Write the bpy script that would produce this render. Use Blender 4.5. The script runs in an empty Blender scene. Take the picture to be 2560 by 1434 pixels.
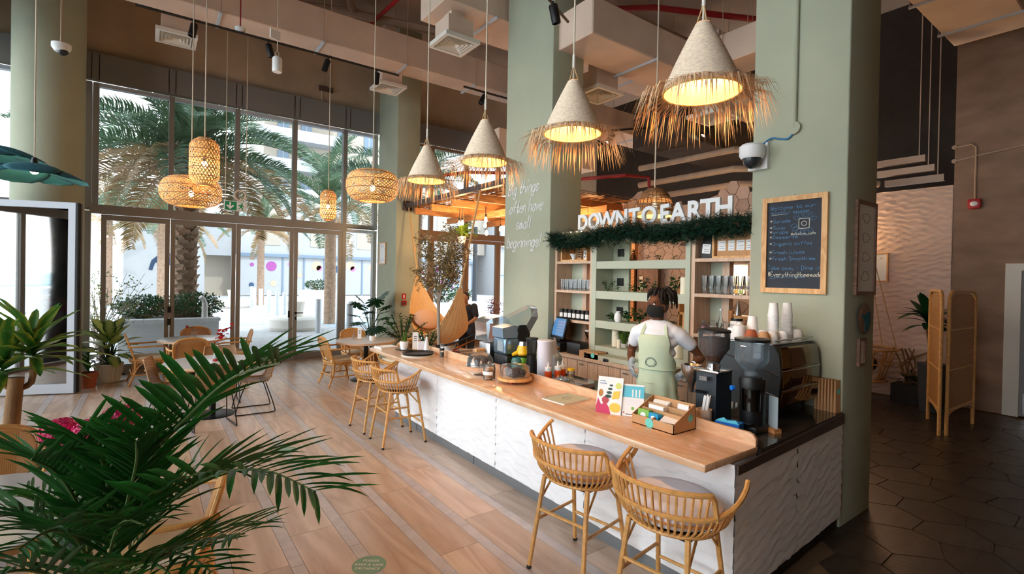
import bpy, bmesh, math, random
from mathutils import Vector as V, Matrix, Euler, noise
rad = math.radians; pi = math.pi; cos = math.cos; sin = math.sin
sc = bpy.context.scene; col = sc.collection
random.seed(11)
rnd = random.uniform

# ------------------------------------------------------------------ camera
YAW, PITCH, ROLL, EYE = rad(36.1), rad(0.45), rad(1.097), 2.0
fw = V((sin(YAW)*cos(PITCH), cos(YAW)*cos(PITCH), -sin(PITCH)))
r0 = V((cos(YAW), -sin(YAW), 0)); u0 = r0.cross(fw)
cr = r0*cos(ROLL) + u0*sin(ROLL); cu = -r0*sin(ROLL) + u0*cos(ROLL)
cd = bpy.data.cameras.new('camera'); cam = bpy.data.objects.new('camera', cd); col.objects.link(cam)
m3 = Matrix((cr, cu, -fw)).transposed()
cam.matrix_world = Matrix.Translation((0, 0, EYE)) @ m3.to_4x4()
cd.sensor_width = 36; cd.lens = 1247/2560*36; cd.shift_y = -14.8/2560; cd.clip_start = .02; cd.clip_end = 500
sc.camera = cam
# ------------------------------------------------------------------ sky, sun, exposure
w = bpy.data.worlds.new('sky'); sc.world = w; w.use_nodes = True
nt = w.node_tree; bg = nt.nodes['Background']
tc = nt.nodes.new('ShaderNodeTexCoord'); sx = nt.nodes.new('ShaderNodeSeparateXYZ'); cr_ = nt.nodes.new('ShaderNodeValToRGB')
nt.links.new(tc.outputs['Generated'], sx.inputs[0]); nt.links.new(sx.outputs['Z'], cr_.inputs[0])
cr_.color_ramp.elements[0].position = 0.0; cr_.color_ramp.elements[0].color = (1.0, .985, .97, 1)
cr_.color_ramp.elements[1].position = 0.7; cr_.color_ramp.elements[1].color = (.74, .87, 1.0, 1)
nt.links.new(cr_.outputs[0], bg.inputs[0]); bg.inputs[1].default_value = 3.0
sd = bpy.data.lights.new('sun', 'SUN'); sd.energy = 1.6; sd.angle = rad(2); sd.color = (1, .97, .92)
so = bpy.data.objects.new('sun', sd); col.objects.link(so)
so.rotation_euler = V((-.25, .62, -.75)).to_track_quat('-Z', 'Y').to_euler(); so.location = (6, -20, 25)
sc.view_settings.view_transform = 'Standard'; sc.view_settings.look = 'None'; sc.view_settings.gamma = 1
sc.view_settings.use_curve_mapping = False; sc.view_settings.exposure = 1.3
try:
    sc.cycles.max_bounces = 10; sc.cycles.diffuse_bounces = 5; sc.cycles.glossy_bounces = 4
    sc.cycles.transmission_bounces = 8; sc.cycles.transparent_max_bounces = 24
    sc.cycles.caustics_reflective = False; sc.cycles.caustics_refractive = False
    sc.cycles.sample_clamp_indirect = 6
except Exception: pass

# ------------------------------------------------------------------ materials
def S(r, g, b):
    f = lambda c: (c/255/12.92 if c <= 10.3 else ((c/255+.055)/1.055)**2.4)
    return (f(r), f(g), f(b))
MATS = {}
def M(name, c, rough=.5, metal=0, var=0, vs=6, bump=0, bs=60, emit=0, ec=None, coat=0, stretch=(1, 1, 1), objrand=0, trans=0, ior=1.45, c2=None, coord='Object', spec=.5, det=3, sub=0):
    m = bpy.data.materials.new(name); m.use_nodes = True; MATS[name] = m
    t = m.node_tree; N = t.nodes; L = t.links; b = N['Principled BSDF']
    b.inputs['Roughness'].default_value = rough; b.inputs['Metallic'].default_value = metal
    b.inputs['Base Color'].default_value = (*c, 1); b.inputs['Coat Weight'].default_value = coat
    b.inputs['Coat Roughness'].default_value = .12; b.inputs['Specular IOR Level'].default_value = spec
    b.inputs['Transmission Weight'].default_value = trans; b.inputs['IOR'].default_value = ior
    if sub: b.inputs['Subsurface Weight'].default_value = sub; b.inputs['Subsurface Radius'].default_value = (.02, .01, .005)
    if emit: b.inputs['Emission Color'].default_value = (*(ec or c), 1); b.inputs['Emission Strength'].default_value = emit
    m.diffuse_color = (*c, 1)
    if var or bump or objrand:
        tc = N.new('ShaderNodeTexCoord'); mp = N.new('ShaderNodeMapping'); mp.inputs['Scale'].default_value = stretch
        L.new(tc.outputs[coord], mp.inputs[0]); vec = mp.outputs[0]
        if objrand:
            oi = N.new('ShaderNodeObjectInfo'); ad = N.new('ShaderNodeVectorMath'); ad.operation = 'ADD'
            sc_ = N.new('ShaderNodeVectorMath'); sc_.operation = 'SCALE'; sc_.inputs[3].default_value = 37
            L.new(oi.outputs['Random'], sc_.inputs[0]); L.new(vec, ad.inputs[0]); L.new(sc_.outputs[0], ad.inputs[1]); vec = ad.outputs[0]
        if var:
            n = N.new('ShaderNodeTexNoise'); n.inputs['Scale'].default_value = vs; n.inputs['Detail'].default_value = det
            L.new(vec, n.inputs[0]); r = N.new('ShaderNodeValToRGB')
            a = c2 or tuple(x*(1-var) for x in c)
            bb = c if c2 else tuple(min(1, x*(1+var)) for x in c)
            r.color_ramp.elements[0].position = .32; r.color_ramp.elements[0].color = (*a, 1)
            r.color_ramp.elements[1].position = .68; r.color_ramp.elements[1].color = (*bb, 1)
            L.new(n.outputs[0], r.inputs[0]); out = r.outputs[0]
            if objrand:
                hs = N.new('ShaderNodeHueSaturation'); mr = N.new('ShaderNodeMapRange')
                mr.inputs[3].default_value = 1-objrand; mr.inputs[4].default_value = 1+objrand
                L.new(oi.outputs['Random'], mr.inputs[0]); L.new(mr.outputs[0], hs.inputs['Value']); L.new(out, hs.inputs['Color']); out = hs.outputs[0]
            L.new(out, b.inputs['Base Color'])
        if bump:
            n2 = N.new('ShaderNodeTexNoise'); n2.inputs['Scale'].default_value = bs; n2.inputs['Detail'].default_value = 4; L.new(vec, n2.inputs[0])
            bp = N.new('ShaderNodeBump'); bp.inputs['Strength'].default_value = bump; bp.inputs['Distance'].default_value = .01
            L.new(n2.outputs[0], bp.inputs['Height']); L.new(bp.outputs[0], b.inputs['Normal'])
    return m
def wood(name, ca, cb, scale=3, stretch=(1, 12, 1), rough=.45, objrand=.1, dist=6, coat=0, coord='Object', bump=.05):
    m = bpy.data.materials.new(name); m.use_nodes = True; MATS[name] = m
    t = m.node_tree; N = t.nodes; L = t.links; b = N['Principled BSDF']; b.inputs['Roughness'].default_value = rough; b.inputs['Coat Weight'].default_value = coat
    tc = N.new('ShaderNodeTexCoord'); mp = N.new('ShaderNodeMapping'); mp.inputs['Scale'].default_value = stretch; L.new(tc.outputs[coord], mp.inputs[0])
    oi = N.new('ShaderNodeObjectInfo'); ad = N.new('ShaderNodeVectorMath'); sv = N.new('ShaderNodeVectorMath'); sv.operation = 'SCALE'; sv.inputs[3].default_value = 61
    L.new(oi.outputs['Random'], sv.inputs[0]); L.new(mp.outputs[0], ad.inputs[0]); L.new(sv.outputs[0], ad.inputs[1])
    n = N.new('ShaderNodeTexNoise'); n.inputs['Scale'].default_value = scale; n.inputs['Detail'].default_value = 2; n.inputs['Distortion'].default_value = .6; L.new(ad.outputs[0], n.inputs[0])
    mu = N.new('ShaderNodeMath'); mu.operation = 'MULTIPLY'; mu.inputs[1].default_value = dist; L.new(n.outputs[0], mu.inputs[0])
    fr = N.new('ShaderNodeMath'); fr.operation = 'PINGPONG'; fr.inputs[1].default_value = .5; L.new(mu.outputs[0], fr.inputs[0])
    n2 = N.new('ShaderNodeTexNoise'); n2.inputs['Scale'].default_value = scale*14; n2.inputs['Detail'].default_value = 3; L.new(ad.outputs[0], n2.inputs[0])
    mx = N.new('ShaderNodeMath'); mx.operation = 'MULTIPLY_ADD'; mx.inputs[1].default_value = .45; L.new(n2.outputs[0], mx.inputs[0]); L.new(fr.outputs[0], mx.inputs[2])
    r = N.new('ShaderNodeValToRGB'); r.color_ramp.elements[0].position = .15; r.color_ramp.elements[0].color = (*ca, 1); r.color_ramp.elements[1].position = .75; r.color_ramp.elements[1].color = (*cb, 1)
    L.new(mx.outputs[0], r.inputs[0])
    hs = N.new('ShaderNodeHueSaturation'); mr = N.new('ShaderNodeMapRange'); mr.inputs[3].default_value = 1-objrand; mr.inputs[4].default_value = 1+objrand
    L.new(oi.outputs['Random'], mr.inputs[0]); L.new(mr.outputs[0], hs.inputs['Value']); L.new(r.outputs[0], hs.inputs['Color']); L.new(hs.outputs[0], b.inputs['Base Color'])
    if bump:
        bp = N.new('ShaderNodeBump'); bp.inputs['Strength'].default_value = bump; bp.inputs['Distance'].default_value = .005; L.new(n2.outputs[0], bp.inputs['Height']); L.new(bp.outputs[0], b.inputs['Normal'])
    m.diffuse_color = (*cb, 1)
    return m
ORD = 'first second third fourth fifth sixth seventh eighth ninth tenth eleventh twelfth thirteenth fourteenth fifteenth sixteenth'.split()
def glassmat(name, tint=(.95, .97, .97), refl=1.0, rough=.02, body=0.0, bc=(1, 1, 1), ior=1.45):
    # thin sheet: clear transmission, fresnel reflection, optional milky body
    m = bpy.data.materials.new(name); m.use_nodes = True; MATS[name] = m
    t = m.node_tree; N = t.nodes; L = t.links; N.remove(N['Principled BSDF']); o = N['Material Output']
    tr = N.new('ShaderNodeBsdfTransparent'); tr.inputs[0].default_value = (*tint, 1)
    gl = N.new('ShaderNodeBsdfGlossy'); gl.inputs['Roughness'].default_value = rough; gl.inputs[0].default_value = (refl, refl, refl, 1)
    fr = N.new('ShaderNodeFresnel'); fr.inputs[0].default_value = ior
    mx = N.new('ShaderNodeMixShader'); L.new(fr.outputs[0], mx.inputs[0]); L.new(tr.outputs[0], mx.inputs[1]); L.new(gl.outputs[0], mx.inputs[2])
    out = mx.outputs[0]
    if body:
        df = N.new('ShaderNodeBsdfDiffuse'); df.inputs[0].default_value = (*bc, 1); m2 = N.new('ShaderNodeMixShader'); m2.inputs[0].default_value = body
        L.new(out, m2.inputs[1]); L.new(df.outputs[0], m2.inputs[2]); out = m2.outputs[0]
    L.new(out, o.inputs[0]); m.diffuse_color = (*tint, .3)
    return m
def leafmat(name, c, c2=None, scale=6, rough=.4, transl=.35, stretch=(1, 1, 1), bandx=None):
    # leaf blade: principled + translucent; c2 patches, or a pale centre along local x when bandx is set
    m = bpy.data.materials.new(name); m.use_nodes = True; MATS[name] = m
    t = m.node_tree; N = t.nodes; L = t.links; b = N['Principled BSDF']; o = N['Material Output']; b.inputs['Roughness'].default_value = rough
    tl = N.new('ShaderNodeBsdfTranslucent'); mx = N.new('ShaderNodeMixShader'); mx.inputs[0].default_value = transl
    tc = N.new('ShaderNodeTexCoord'); oi = N.new('ShaderNodeObjectInfo')
    r = N.new('ShaderNodeValToRGB'); a = c2 or tuple(x*.6 for x in c)
    n = N.new('ShaderNodeTexNoise'); n.inputs['Scale'].default_value = scale; n.inputs['Detail'].default_value = 3
    mp = N.new('ShaderNodeMapping'); mp.inputs['Scale'].default_value = stretch; L.new(tc.outputs['Object'], mp.inputs[0]); L.new(mp.outputs[0], n.inputs[0])
    if bandx:
        sx = N.new('ShaderNodeSeparateXYZ'); L.new(tc.outputs['Object'], sx.inputs[0]); ab = N.new('ShaderNodeMath'); ab.operation = 'ABSOLUTE'; L.new(sx.outputs[0], ab.inputs[0])
        di = N.new('ShaderNodeMath'); di.operation = 'MULTIPLY_ADD'; di.inputs[1].default_value = 1/bandx; L.new(ab.outputs[0], di.inputs[0])
        sb = N.new('ShaderNodeMath'); sb.operation = 'MULTIPLY_ADD'; sb.inputs[1].default_value = 1.2; sb.inputs[2].default_value = -.6; L.new(n.outputs[0], sb.inputs[0]); L.new(sb.outputs[0], di.inputs[2])
        L.new(di.outputs[0], r.inputs[0]); r.color_ramp.elements[0].color = (*a, 1); r.color_ramp.elements[1].color = (*c, 1); r.color_ramp.elements[0].position = .25; r.color_ramp.elements[1].position = .8
    else:
        L.new(n.outputs[0], r.inputs[0]); r.color_ramp.elements[0].color = (*a, 1); r.color_ramp.elements[1].color = (*c, 1); r.color_ramp.elements[0].position = .35; r.color_ramp.elements[1].position = .65
    hs = N.new('ShaderNodeHueSaturation'); mr = N.new('ShaderNodeMapRange'); mr.inputs[3].default_value = .75; mr.inputs[4].default_value = 1.25
    L.new(oi.outputs['Random'], mr.inputs[0]); L.new(mr.outputs[0], hs.inputs['Value']); L.new(r.outputs[0], hs.inputs['Color'])
    L.new(hs.outputs[0], b.inputs['Base Color']); L.new(hs.outputs[0], tl.inputs[0])
    L.new(b.outputs[0], mx.inputs[1]); L.new(tl.outputs[0], mx.inputs[2]); L.new(mx.outputs[0], o.inputs[0]); m.diffuse_color = (*c, 1)
    return m
def canemat(name, c, scale=60, hole=.3, dark=.55):
    # woven cane: object-space lattice of strands with real see-through holes
    m = bpy.data.materials.new(name); m.use_nodes = True; MATS[name] = m
    t = m.node_tree; N = t.nodes; L = t.links; b = N['Principled BSDF']; o = N['Material Output']; b.inputs['Roughness'].default_value = .5
    uv = N.new('ShaderNodeUVMap'); s = N.new('ShaderNodeSeparateXYZ'); mp = N.new('ShaderNodeMapping'); mp.inputs['Scale'].default_value = (scale, scale, scale); L.new(uv.outputs[0], mp.inputs[0]); L.new(mp.outputs[0], s.inputs[0])
    def tri(sock):
        p = N.new('ShaderNodeMath'); p.operation = 'PINGPONG'; p.inputs[1].default_value = .5; L.new(sock, p.inputs[0]); return p.outputs[0]
    a, c_ = tri(s.outputs[0]), tri(s.outputs[1])
    mn = N.new('ShaderNodeMath'); mn.operation = 'MINIMUM'; L.new(a, mn.inputs[0]); L.new(c_, mn.inputs[1])
    gt = N.new('ShaderNodeMath'); gt.operation = 'GREATER_THAN'; gt.inputs[1].default_value = hole; L.new(mn.outputs[0], gt.inputs[0])
    r = N.new('ShaderNodeValToRGB'); r.color_ramp.elements[0].color = (*c, 1); r.color_ramp.elements[1].color = (*[x*dark for x in c], 1); r.color_ramp.elements[1].position = hole
    L.new(mn.outputs[0], r.inputs[0]); L.new(r.outputs[0], b.inputs['Base Color'])
    tr = N.new('ShaderNodeBsdfTransparent'); mx = N.new('ShaderNodeMixShader'); L.new(gt.outputs[0], mx.inputs[0]); L.new(b.outputs[0], mx.inputs[1]); L.new(tr.outputs[0], mx.inputs[2]); L.new(mx.outputs[0], o.inputs[0])
    m.diffuse_color = (*c, 1)
    return m

# ------------------------------------------------------------------ mesh builder
class MB:
    def __init__(s): s.v = []; s.f = []; s.uv = None
    def add(s, vs, fs):
        n = len(s.v); s.v += [tuple(p) for p in vs]; s.f += [tuple(i+n for i in f) for f in fs]; return s
    def box(s, x0, y0, z0, x1, y1, z1):
        return s.add([(x0, y0, z0), (x1, y0, z0), (x1, y1, z0), (x0, y1, z0), (x0, y0, z1), (x1, y0, z1), (x1, y1, z1), (x0, y1, z1)],
                     [(0, 3, 2, 1), (4, 5, 6, 7), (0, 1, 5, 4), (1, 2, 6, 5), (2, 3, 7, 6), (3, 0, 4, 7)])
    def xf(s, mat, start=0):
        s.v[start:] = [tuple(mat @ V(p)) for p in s.v[start:]]; return s
    def rbox(s, x0, y0, z0, x1, y1, z1, r=.01, seg=2):
        bm = bmesh.new(); bmesh.ops.create_cube(bm, size=1)
        for v in bm.verts: v.co = V(((x0+x1)/2+v.co.x*(x1-x0), (y0+y1)/2+v.co.y*(y1-y0), (z0+z1)/2+v.co.z*(z1-z0)))
        bmesh.ops.bevel(bm, geom=bm.edges[:], offset=r, segments=seg, affect='EDGES', profile=.5)
        bm.verts.index_update(); s.add([v.co[:] for v in bm.verts], [[v.index for v in f.verts] for f in bm.faces]); bm.free(); return s
    def tube(s, pts, r=.01, n=6, closed=False, cap=True, flat=1):
        P = [V(p) for p in pts]; k = len(P); R_ = r if isinstance(r, (list, tuple)) else [r]*k
        T = []
        for i in range(k):
            a = P[i-1] if (i > 0 or closed) else P[i]; b = P[(i+1) % k] if (i < k-1 or closed) else P[i]
            d = b-a; T.append(d.normalized() if d.length > 1e-9 else V((0, 0, 1)))
        up = V((0, 0, 1)) if abs(T[0].z) < .9 else V((1, 0, 0)); nrm = (up - T[0]*up.dot(T[0])).normalized()
        vs = []
        for i in range(k):
            nrm = nrm - T[i]*nrm.dot(T[i]); nrm = nrm.normalized() if nrm.length > 1e-6 else T[i].orthogonal().normalized(); bn = T[i].cross(nrm)
            for j in range(n):
                a = 2*pi*j/n; vs.append(P[i] + nrm*(cos(a)*R_[i]*flat) + bn*(sin(a)*R_[i]))
        fs = []
        for i in range(k if closed else k-1):
            for j in range(n):
                a, b = i*n+j, i*n+(j+1) % n; c, d = ((i+1) % k)*n+(j+1) % n, ((i+1) % k)*n+j; fs.append((a, b, c, d))
        if cap and not closed: fs += [tuple(range(n-1, -1, -1)), tuple(range((k-1)*n, k*n))]
        return s.add(vs, fs)
    def cyl(s, p0, p1, r0, r1=None, n=16): return s.tube([p0, p1], [r0, r0 if r1 is None else r1], n)
    def lathe(s, prof, n=24, c=(0, 0, 0), cap=True, a0=0, a1=2*pi):
        full = abs(a1-a0-2*pi) < 1e-6; m = n if full else n+1; k = len(prof); vs = []
        for (r, z) in prof:
            for j in range(m):
                a = a0+(a1-a0)*j/n; vs.append((c[0]+r*cos(a), c[1]+r*sin(a), c[2]+z))
        fs = []
        for i in range(k-1):
            for j in range(n):
                a, b = i*m+j, i*m+(j+1) % m; fs.append((a, b, b+m, a+m))
        if cap and full:
            if prof[0][0] > 1e-5: fs.append(tuple(range(n-1, -1, -1)))
            if prof[-1][0] > 1e-5: fs.append(tuple(range((k-1)*n, k*n)))
        return s.add(vs, fs)
    def ell(s, c, rx, ry=None, rz=None, nu=14, nv=9, rot=None):
        ry = rx if ry is None else ry; rz = rx if rz is None else rz; st = len(s.v)
        s.lathe([(max(1e-4, sin(pi*i/nv)), -cos(pi*i/nv)) for i in range(nv+1)], nu, cap=False)
        mt = Matrix.Translation(c) @ (rot.to_matrix().to_4x4() if rot else Matrix()) @ Matrix.Diagonal((rx, ry, rz, 1)); return s.xf(mt, st)
    def prism(s, o, z0, z1, mat=None):
        n = len(o); st = len(s.v)
        s.add([(x, y, z0) for x, y in o]+[(x, y, z1) for x, y in o], [tuple(range(n-1, -1, -1)), tuple(range(n, 2*n))]+[(i, (i+1) % n, n+(i+1) % n, n+i) for i in range(n)])
        return s.xf(mat, st) if mat else s
    def grid(s, fn, nu, nv, uvs=False):
        st = len(s.v); vs = [fn(i/nu, j/nv) for i in range(nu+1) for j in range(nv+1)]
        return s.add(vs, [(i*(nv+1)+j, (i+1)*(nv+1)+j, (i+1)*(nv+1)+j+1, i*(nv+1)+j+1) for i in range(nu) for j in range(nv)])
    def mesh(s, name, smooth=35):
        me = bpy.data.meshes.new(name); me.from_pydata(s.v, [], s.f); me.validate(); me.update()
        if smooth and len(me.polygons):
            me.polygons.foreach_set('use_smooth', [True]*len(me.polygons))
            if smooth < 180:
                try: me.set_sharp_from_angle(angle=rad(smooth))
                except Exception: pass
        return me
    def build(s, name, mat, parent=None, loc=None, smooth=35, kind=None, rot=None, label=None):
        return obj(name, s.mesh(name, smooth), mat, parent, loc, kind, rot, label)
def obj(name, me, mat=None, parent=None, loc=None, kind=None, rot=None, label=None, scale=None):
    o = bpy.data.objects.new(name, me); col.objects.link(o)
    if mat is not None and me is not None and not len(me.materials): me.materials.append(MATS[mat] if isinstance(mat, str) else mat)
    if parent is not None: o.parent = parent
    if loc is not None: o.location = loc
    if rot is not None: o.rotation_euler = rot
    if scale is not None: o.scale = scale if isinstance(scale, (tuple, list)) else (scale,)*3
    if kind: o['kind'] = kind
    if label: o['label'] = label
    return o
def solid(o, t, off=-1):
    md = o.modifiers.new('thick', 'SOLIDIFY'); md.thickness = t; md.offset = off; return o
def tag(o, label, cat, group=None):
    o['label'] = label; o['category'] = cat
    if group: o['group'] = group
    return o
def thing(name, label, cat, loc=(0, 0, 0), rz=0, group=None):
    o = bpy.data.objects.new(name, None); o.empty_display_size = .1; col.objects.link(o); o.location = loc; o.rotation_euler = (0, 0, rz)
    return tag(o, label, cat, group)
def dup(root, loc, rz, label, group=None, scale=None):
    r = root.copy(); col.objects.link(r); r.location = loc; r.rotation_euler = (0, 0, rz); r['label'] = label
    if group: r['group'] = group
    if scale: r.scale = (scale,)*3
    for ch in root.children:
        c = ch.copy(); col.objects.link(c); c.parent = r
        for g in ch.children:
            d = g.copy(); col.objects.link(d); d.parent = c
    return r
def struct(o): o['kind'] = 'structure'; return o
def bez(p0, p1, p2, p3, n=10):
    P = [V(p) for p in (p0, p1, p2, p3)]
    return [P[0]*(1-t)**3+P[1]*3*t*(1-t)**2+P[2]*3*t*t*(1-t)+P[3]*t**3 for t in [i/n for i in range(n+1)]]
def smooth_path(pts, sub=4, closed=False):
    P = [V(p) for p in pts]; n = len(P); out = []
    for i in range(n if closed else n-1):
        g = (lambda k: P[k % n]) if closed else (lambda k: P[max(0, min(n-1, k))])
        a, b, c, d = g(i-1), g(i), g(i+1), g(i+2)
        for q in range(sub):
            t = q/sub; out.append(.5*((2*b)+(c-a)*t+(2*a-5*b+4*c-d)*t*t+(3*b-a-3*c+d)*t**3))
    if not closed: out.append(P[-1])
    return out
def arcpts(c, r, a0, a1, n, z=0, ry=None):
    ry = ry or r
    return [(c[0]+r*cos(a0+(a1-a0)*i/n), c[1]+ry*sin(a0+(a1-a0)*i/n), z) for i in range(n+1)]
def uvproj(o, fu, fv):
    me = o.data
    if me.uv_layers: return o
    uv = me.uv_layers.new(name='UVMap')
    for l in me.loops:
        c = me.vertices[l.vertex_index].co; uv.data[l.index].uv = (fu(c), fv(c))
    return o
def text_mesh(txt, size, ext=0, off=0, shear=0, align='CENTER', space=1.0, bev=0):
    cu_ = bpy.data.curves.new('t', 'FONT'); cu_.body = txt; cu_.size = size; cu_.extrude = ext; cu_.offset = off; cu_.shear = shear; cu_.align_x = align; cu_.space_character = space; cu_.bevel_depth = bev
    cu_.resolution_u = 4; o = bpy.data.objects.new('t', cu_); col.objects.link(o)
    dg = bpy.context.evaluated_depsgraph_get(); me = bpy.data.meshes.new_from_object(o.evaluated_get(dg)); bpy.data.objects.remove(o); bpy.data.curves.remove(cu_)
    return me
# orientation matrices: local xy plane onto a wall.  face -X wall: text runs towards -Y ; face -Y wall: text runs towards +X
ROT_NX = Matrix(((0, 0, -1), (-1, 0, 0), (0, 1, 0))).to_4x4()
ROT_NY = Matrix(((1, 0, 0), (0, 0, -1), (0, 1, 0))).to_4x4()
# ------------------------------------------------------------------ material library
wood('plank', S(178, 148, 124), S(208, 182, 160), scale=1.3, stretch=(2.2, .3, 1), rough=.3, objrand=.11, dist=6, bump=.02)
M('strip', S(190, 180, 178), .35, var=.1, vs=9, objrand=.05)
M('subfloor', S(60, 48, 42), .8)
M('darktile', S(52, 44, 38), .3, var=.35, vs=5, bump=.25, bs=30, objrand=.25, stretch=(1, 3, 1))
M('tilegrout', S(110, 88, 66), .7)
M('ceiling', S(166, 142, 124), .9, var=.12, vs=.8)
M('brownwall', S(182, 160, 136), .9, var=.1, vs=1.5, bump=.15, bs=30)
M('rawwall', S(150, 122, 104), .9, var=.18, vs=2.2, bump=.5, bs=18, stretch=(1, 1, 2))
M('sage', S(172, 175, 153), .85, var=.05, vs=2, bump=.2, bs=26)
M('sage2', S(182, 188, 168), .6)
M('duct', S(222, 196, 176), .7, var=.06, vs=2)
M('ductshaded', S(62, 52, 46), .8, var=.1)  # duct tone with the darkness of the unlit void put into the colour
M('blind', S(128, 124, 122), .8)
M('alu', S(150, 146, 142), .4, metal=.35)
M('alulight', S(196, 202, 212), .4, metal=.2)
M('aluwarmlit', S(150, 118, 92), .45, metal=.2)  # same frames as alu, with the warm bulb light put into the colour
M('blackplastic', S(22, 22, 24), .45)
M('blackmetal', S(20, 20, 22), .35, metal=.3)
M('white', S(240, 240, 240), .5)
M('offwhite', S(228, 222, 212), .6)
M('wavewhite', S(240, 240, 242), .75, var=.03, bump=.25, bs=90)
M('wavepink', S(222, 192, 176), .8, var=.04, bump=.25, bs=60)
M('plinth', S(150, 158, 165), .3, metal=.7)
wood('oak', S(206, 160, 122), S(228, 190, 154), scale=2.2, stretch=(9, .7, 4), rough=.25, objrand=.02, dist=5, coat=.3, bump=.02)
wood('oakpale', S(196, 160, 132), S(219, 188, 162), scale=2, stretch=(6, 6, .7), rough=.5, objrand=.05, dist=5)
wood('pine', S(206, 146, 84), S(232, 182, 120), scale=3, stretch=(3, 3, .6), rough=.5, objrand=.06)
wood('pinewarm', S(176, 112, 60), S(212, 150, 92), scale=3, stretch=(.6, .6, 3), rough=.6, objrand=.1)
wood('darkwood', S(96, 66, 50), S(136, 98, 76), scale=3, stretch=(3, 3, .6), rough=.5)
M('worktop', S(48, 46, 44), .12, var=.5, vs=5, coat=.5)
M('steelbeam', S(92, 76, 72), .45, metal=.4, var=.1)
M('rattan', S(206, 152, 88), .4, var=.16, vs=26, bump=.1, bs=120, objrand=.07)
M('rattandark', S(160, 108, 62), .45, var=.2, vs=24)
M('wire', S(176, 136, 96), .5, var=.12, vs=18)
M('cushion', S(230, 230, 240), .9, bump=.15, bs=160)
M('cream', S(222, 206, 178), .9, bump=.15, bs=160)
M('tabletop', S(190, 190, 190), .28, var=.05, vs=3)
M('tableedge', S(206, 166, 132), .5)
M('terracotta', S(168, 92, 62), .8, var=.1)
M('potwhite', S(232, 226, 214), .5)
M('soil', S(52, 38, 28), 1, bump=.6, bs=40)
M('bark', S(138, 104, 70), .9, var=.25, vs=14, bump=.6, bs=30, stretch=(1, 1, .3))
M('greybark', S(150, 138, 126), .9, var=.2, vs=14, bump=.4, bs=30, stretch=(1, 1, .3))
M('palmbark', S(168, 140, 118), .95, var=.25, vs=10, bump=.6, bs=18)
M('straw', S(238, 216, 190), .85, var=.15, vs=40, bump=.3, bs=90, stretch=(1, 1, 3))
M('strawfringe', S(224, 184, 140), .8, var=.2, vs=20)
M('strawin', S(248, 208, 128), .8, var=.12, vs=30)
M('weave', S(230, 186, 128), .6, var=.15, vs=30)
M('bulb', (1, .8, .5), .4, emit=25, ec=(1, .72, .38))
M('cord', S(212, 198, 176), .7)
M('wicker', S(120, 84, 50), .6, var=.3, vs=30)
M('teal', S(26, 90, 102), .75, var=.1, vs=5)
M('chrome', S(210, 210, 212), .12, metal=1)
M('steel', S(190, 190, 192), .25, metal=1)
M('gold', S(112, 86, 54), .08, metal=1)
M('red', S(178, 32, 38), .4)
M('redpipe', S(150, 30, 34), .5)
M('pipe', S(176, 150, 130), .6, var=.08)
M('green', S(30, 140, 90), .5)
M('blackboard', S(44, 50, 60), .7, var=.12, vs=3)
M('chalkblue', S(110, 160, 205), .9)
M('chalkwhite', S(238, 232, 210), .9)
M('paper', S(240, 238, 236), .8)
M('kraft', S(196, 150, 106), .85, var=.06, vs=8)
M('coffee', S(70, 40, 26), .5, var=.5, vs=60, bump=1, bs=80)
M('choc', S(62, 34, 24), .7, var=.3, vs=20, bump=.6, bs=40)
M('cookie', S(186, 132, 76), .9, var=.4, vs=30, bump=.5, bs=50)
M('yellow', S(246, 186, 30), .35)
M('lime', S(120, 176, 60), .35)
M('orange', S(230, 84, 30), .4)
M('tealglass', S(60, 120, 120), .2)
M('smoke', S(50, 52, 56), .2)
M('dkgrey', S(56, 60, 64), .5)
M('hextile', S(186, 160, 146), .8, var=.12, vs=3, objrand=.1)
M('hexgrout', S(216, 196, 178), .9)
M('hammock', S(222, 182, 130), .95, var=.1, vs=30, bump=.4, bs=60, stretch=(1, 4, 4))
M('pillow', S(216, 178, 152), .9)
M('rope', S(206, 166, 116), .9)
M('needle', S(22, 62, 46), .6, var=.4, vs=20)
M('cone_', S(110, 70, 44), .8)
M('paving', S(194, 192, 190), .85, var=.06, vs=.5)
M('bldwhite', S(180, 182, 184), .85, var=.02, vs=.3)
M('bldcream', S(184, 174, 160), .85)
M('winblue', S(120, 140, 160), .15)
M('bollard', S(206, 210, 214), .45, metal=.2)
M('road', S(186, 198, 208), .9)
M('sand', S(236, 228, 214), 1)
M('sea', S(150, 196, 206), .3)
M('candle', S(240, 228, 204), .5, sub=.3)
M('skin', S(98, 58, 38), .5, var=.08, vs=10)
M('hair', S(34, 24, 20), .8, var=.3, vs=40)
M('tshirt', S(226, 228, 236), .9, bump=.1, bs=120)
M('apron', S(190, 206, 180), .9, var=.03, bump=.12, bs=160)
M('maskblack', S(26, 27, 30), .9)
M('trouser', S(40, 42, 50), .9)
M('screenblue', S(60, 100, 140), .2, emit=.5, ec=S(60, 100, 140))
M('lamplit', (1, .9, .7), .3, emit=18, ec=(1, .85, .6))
M('copper', S(190, 120, 80), .25, metal=1)
glassmat('glass'); glassmat('dimglass', (.64, .66, .67)); glassmat('mirrorglass', (.6, .62, .62), ior=4.5); glassmat('glassware', (.98, .99, .99), rough=.01, body=.05, bc=(.9, .95, 1)); glassmat('plasticclear', (.78, .84, .88), rough=.08, body=.1, bc=(.75, .85, .92))  # grey tint of the window-wall panes is added to dim the bright outside
glassmat('frost', (.8, .85, .85), rough=.2, body=.35, bc=(.8, .88, .92)); glassmat('smokeglass', (.25, .26, .28), rough=.05)
canemat('cane', S(226, 180, 118), 70, .3); canemat('canedark', S(196, 138, 74), 90, .36); canemat('wireweave', S(180, 140, 100), 62, .36)
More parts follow.
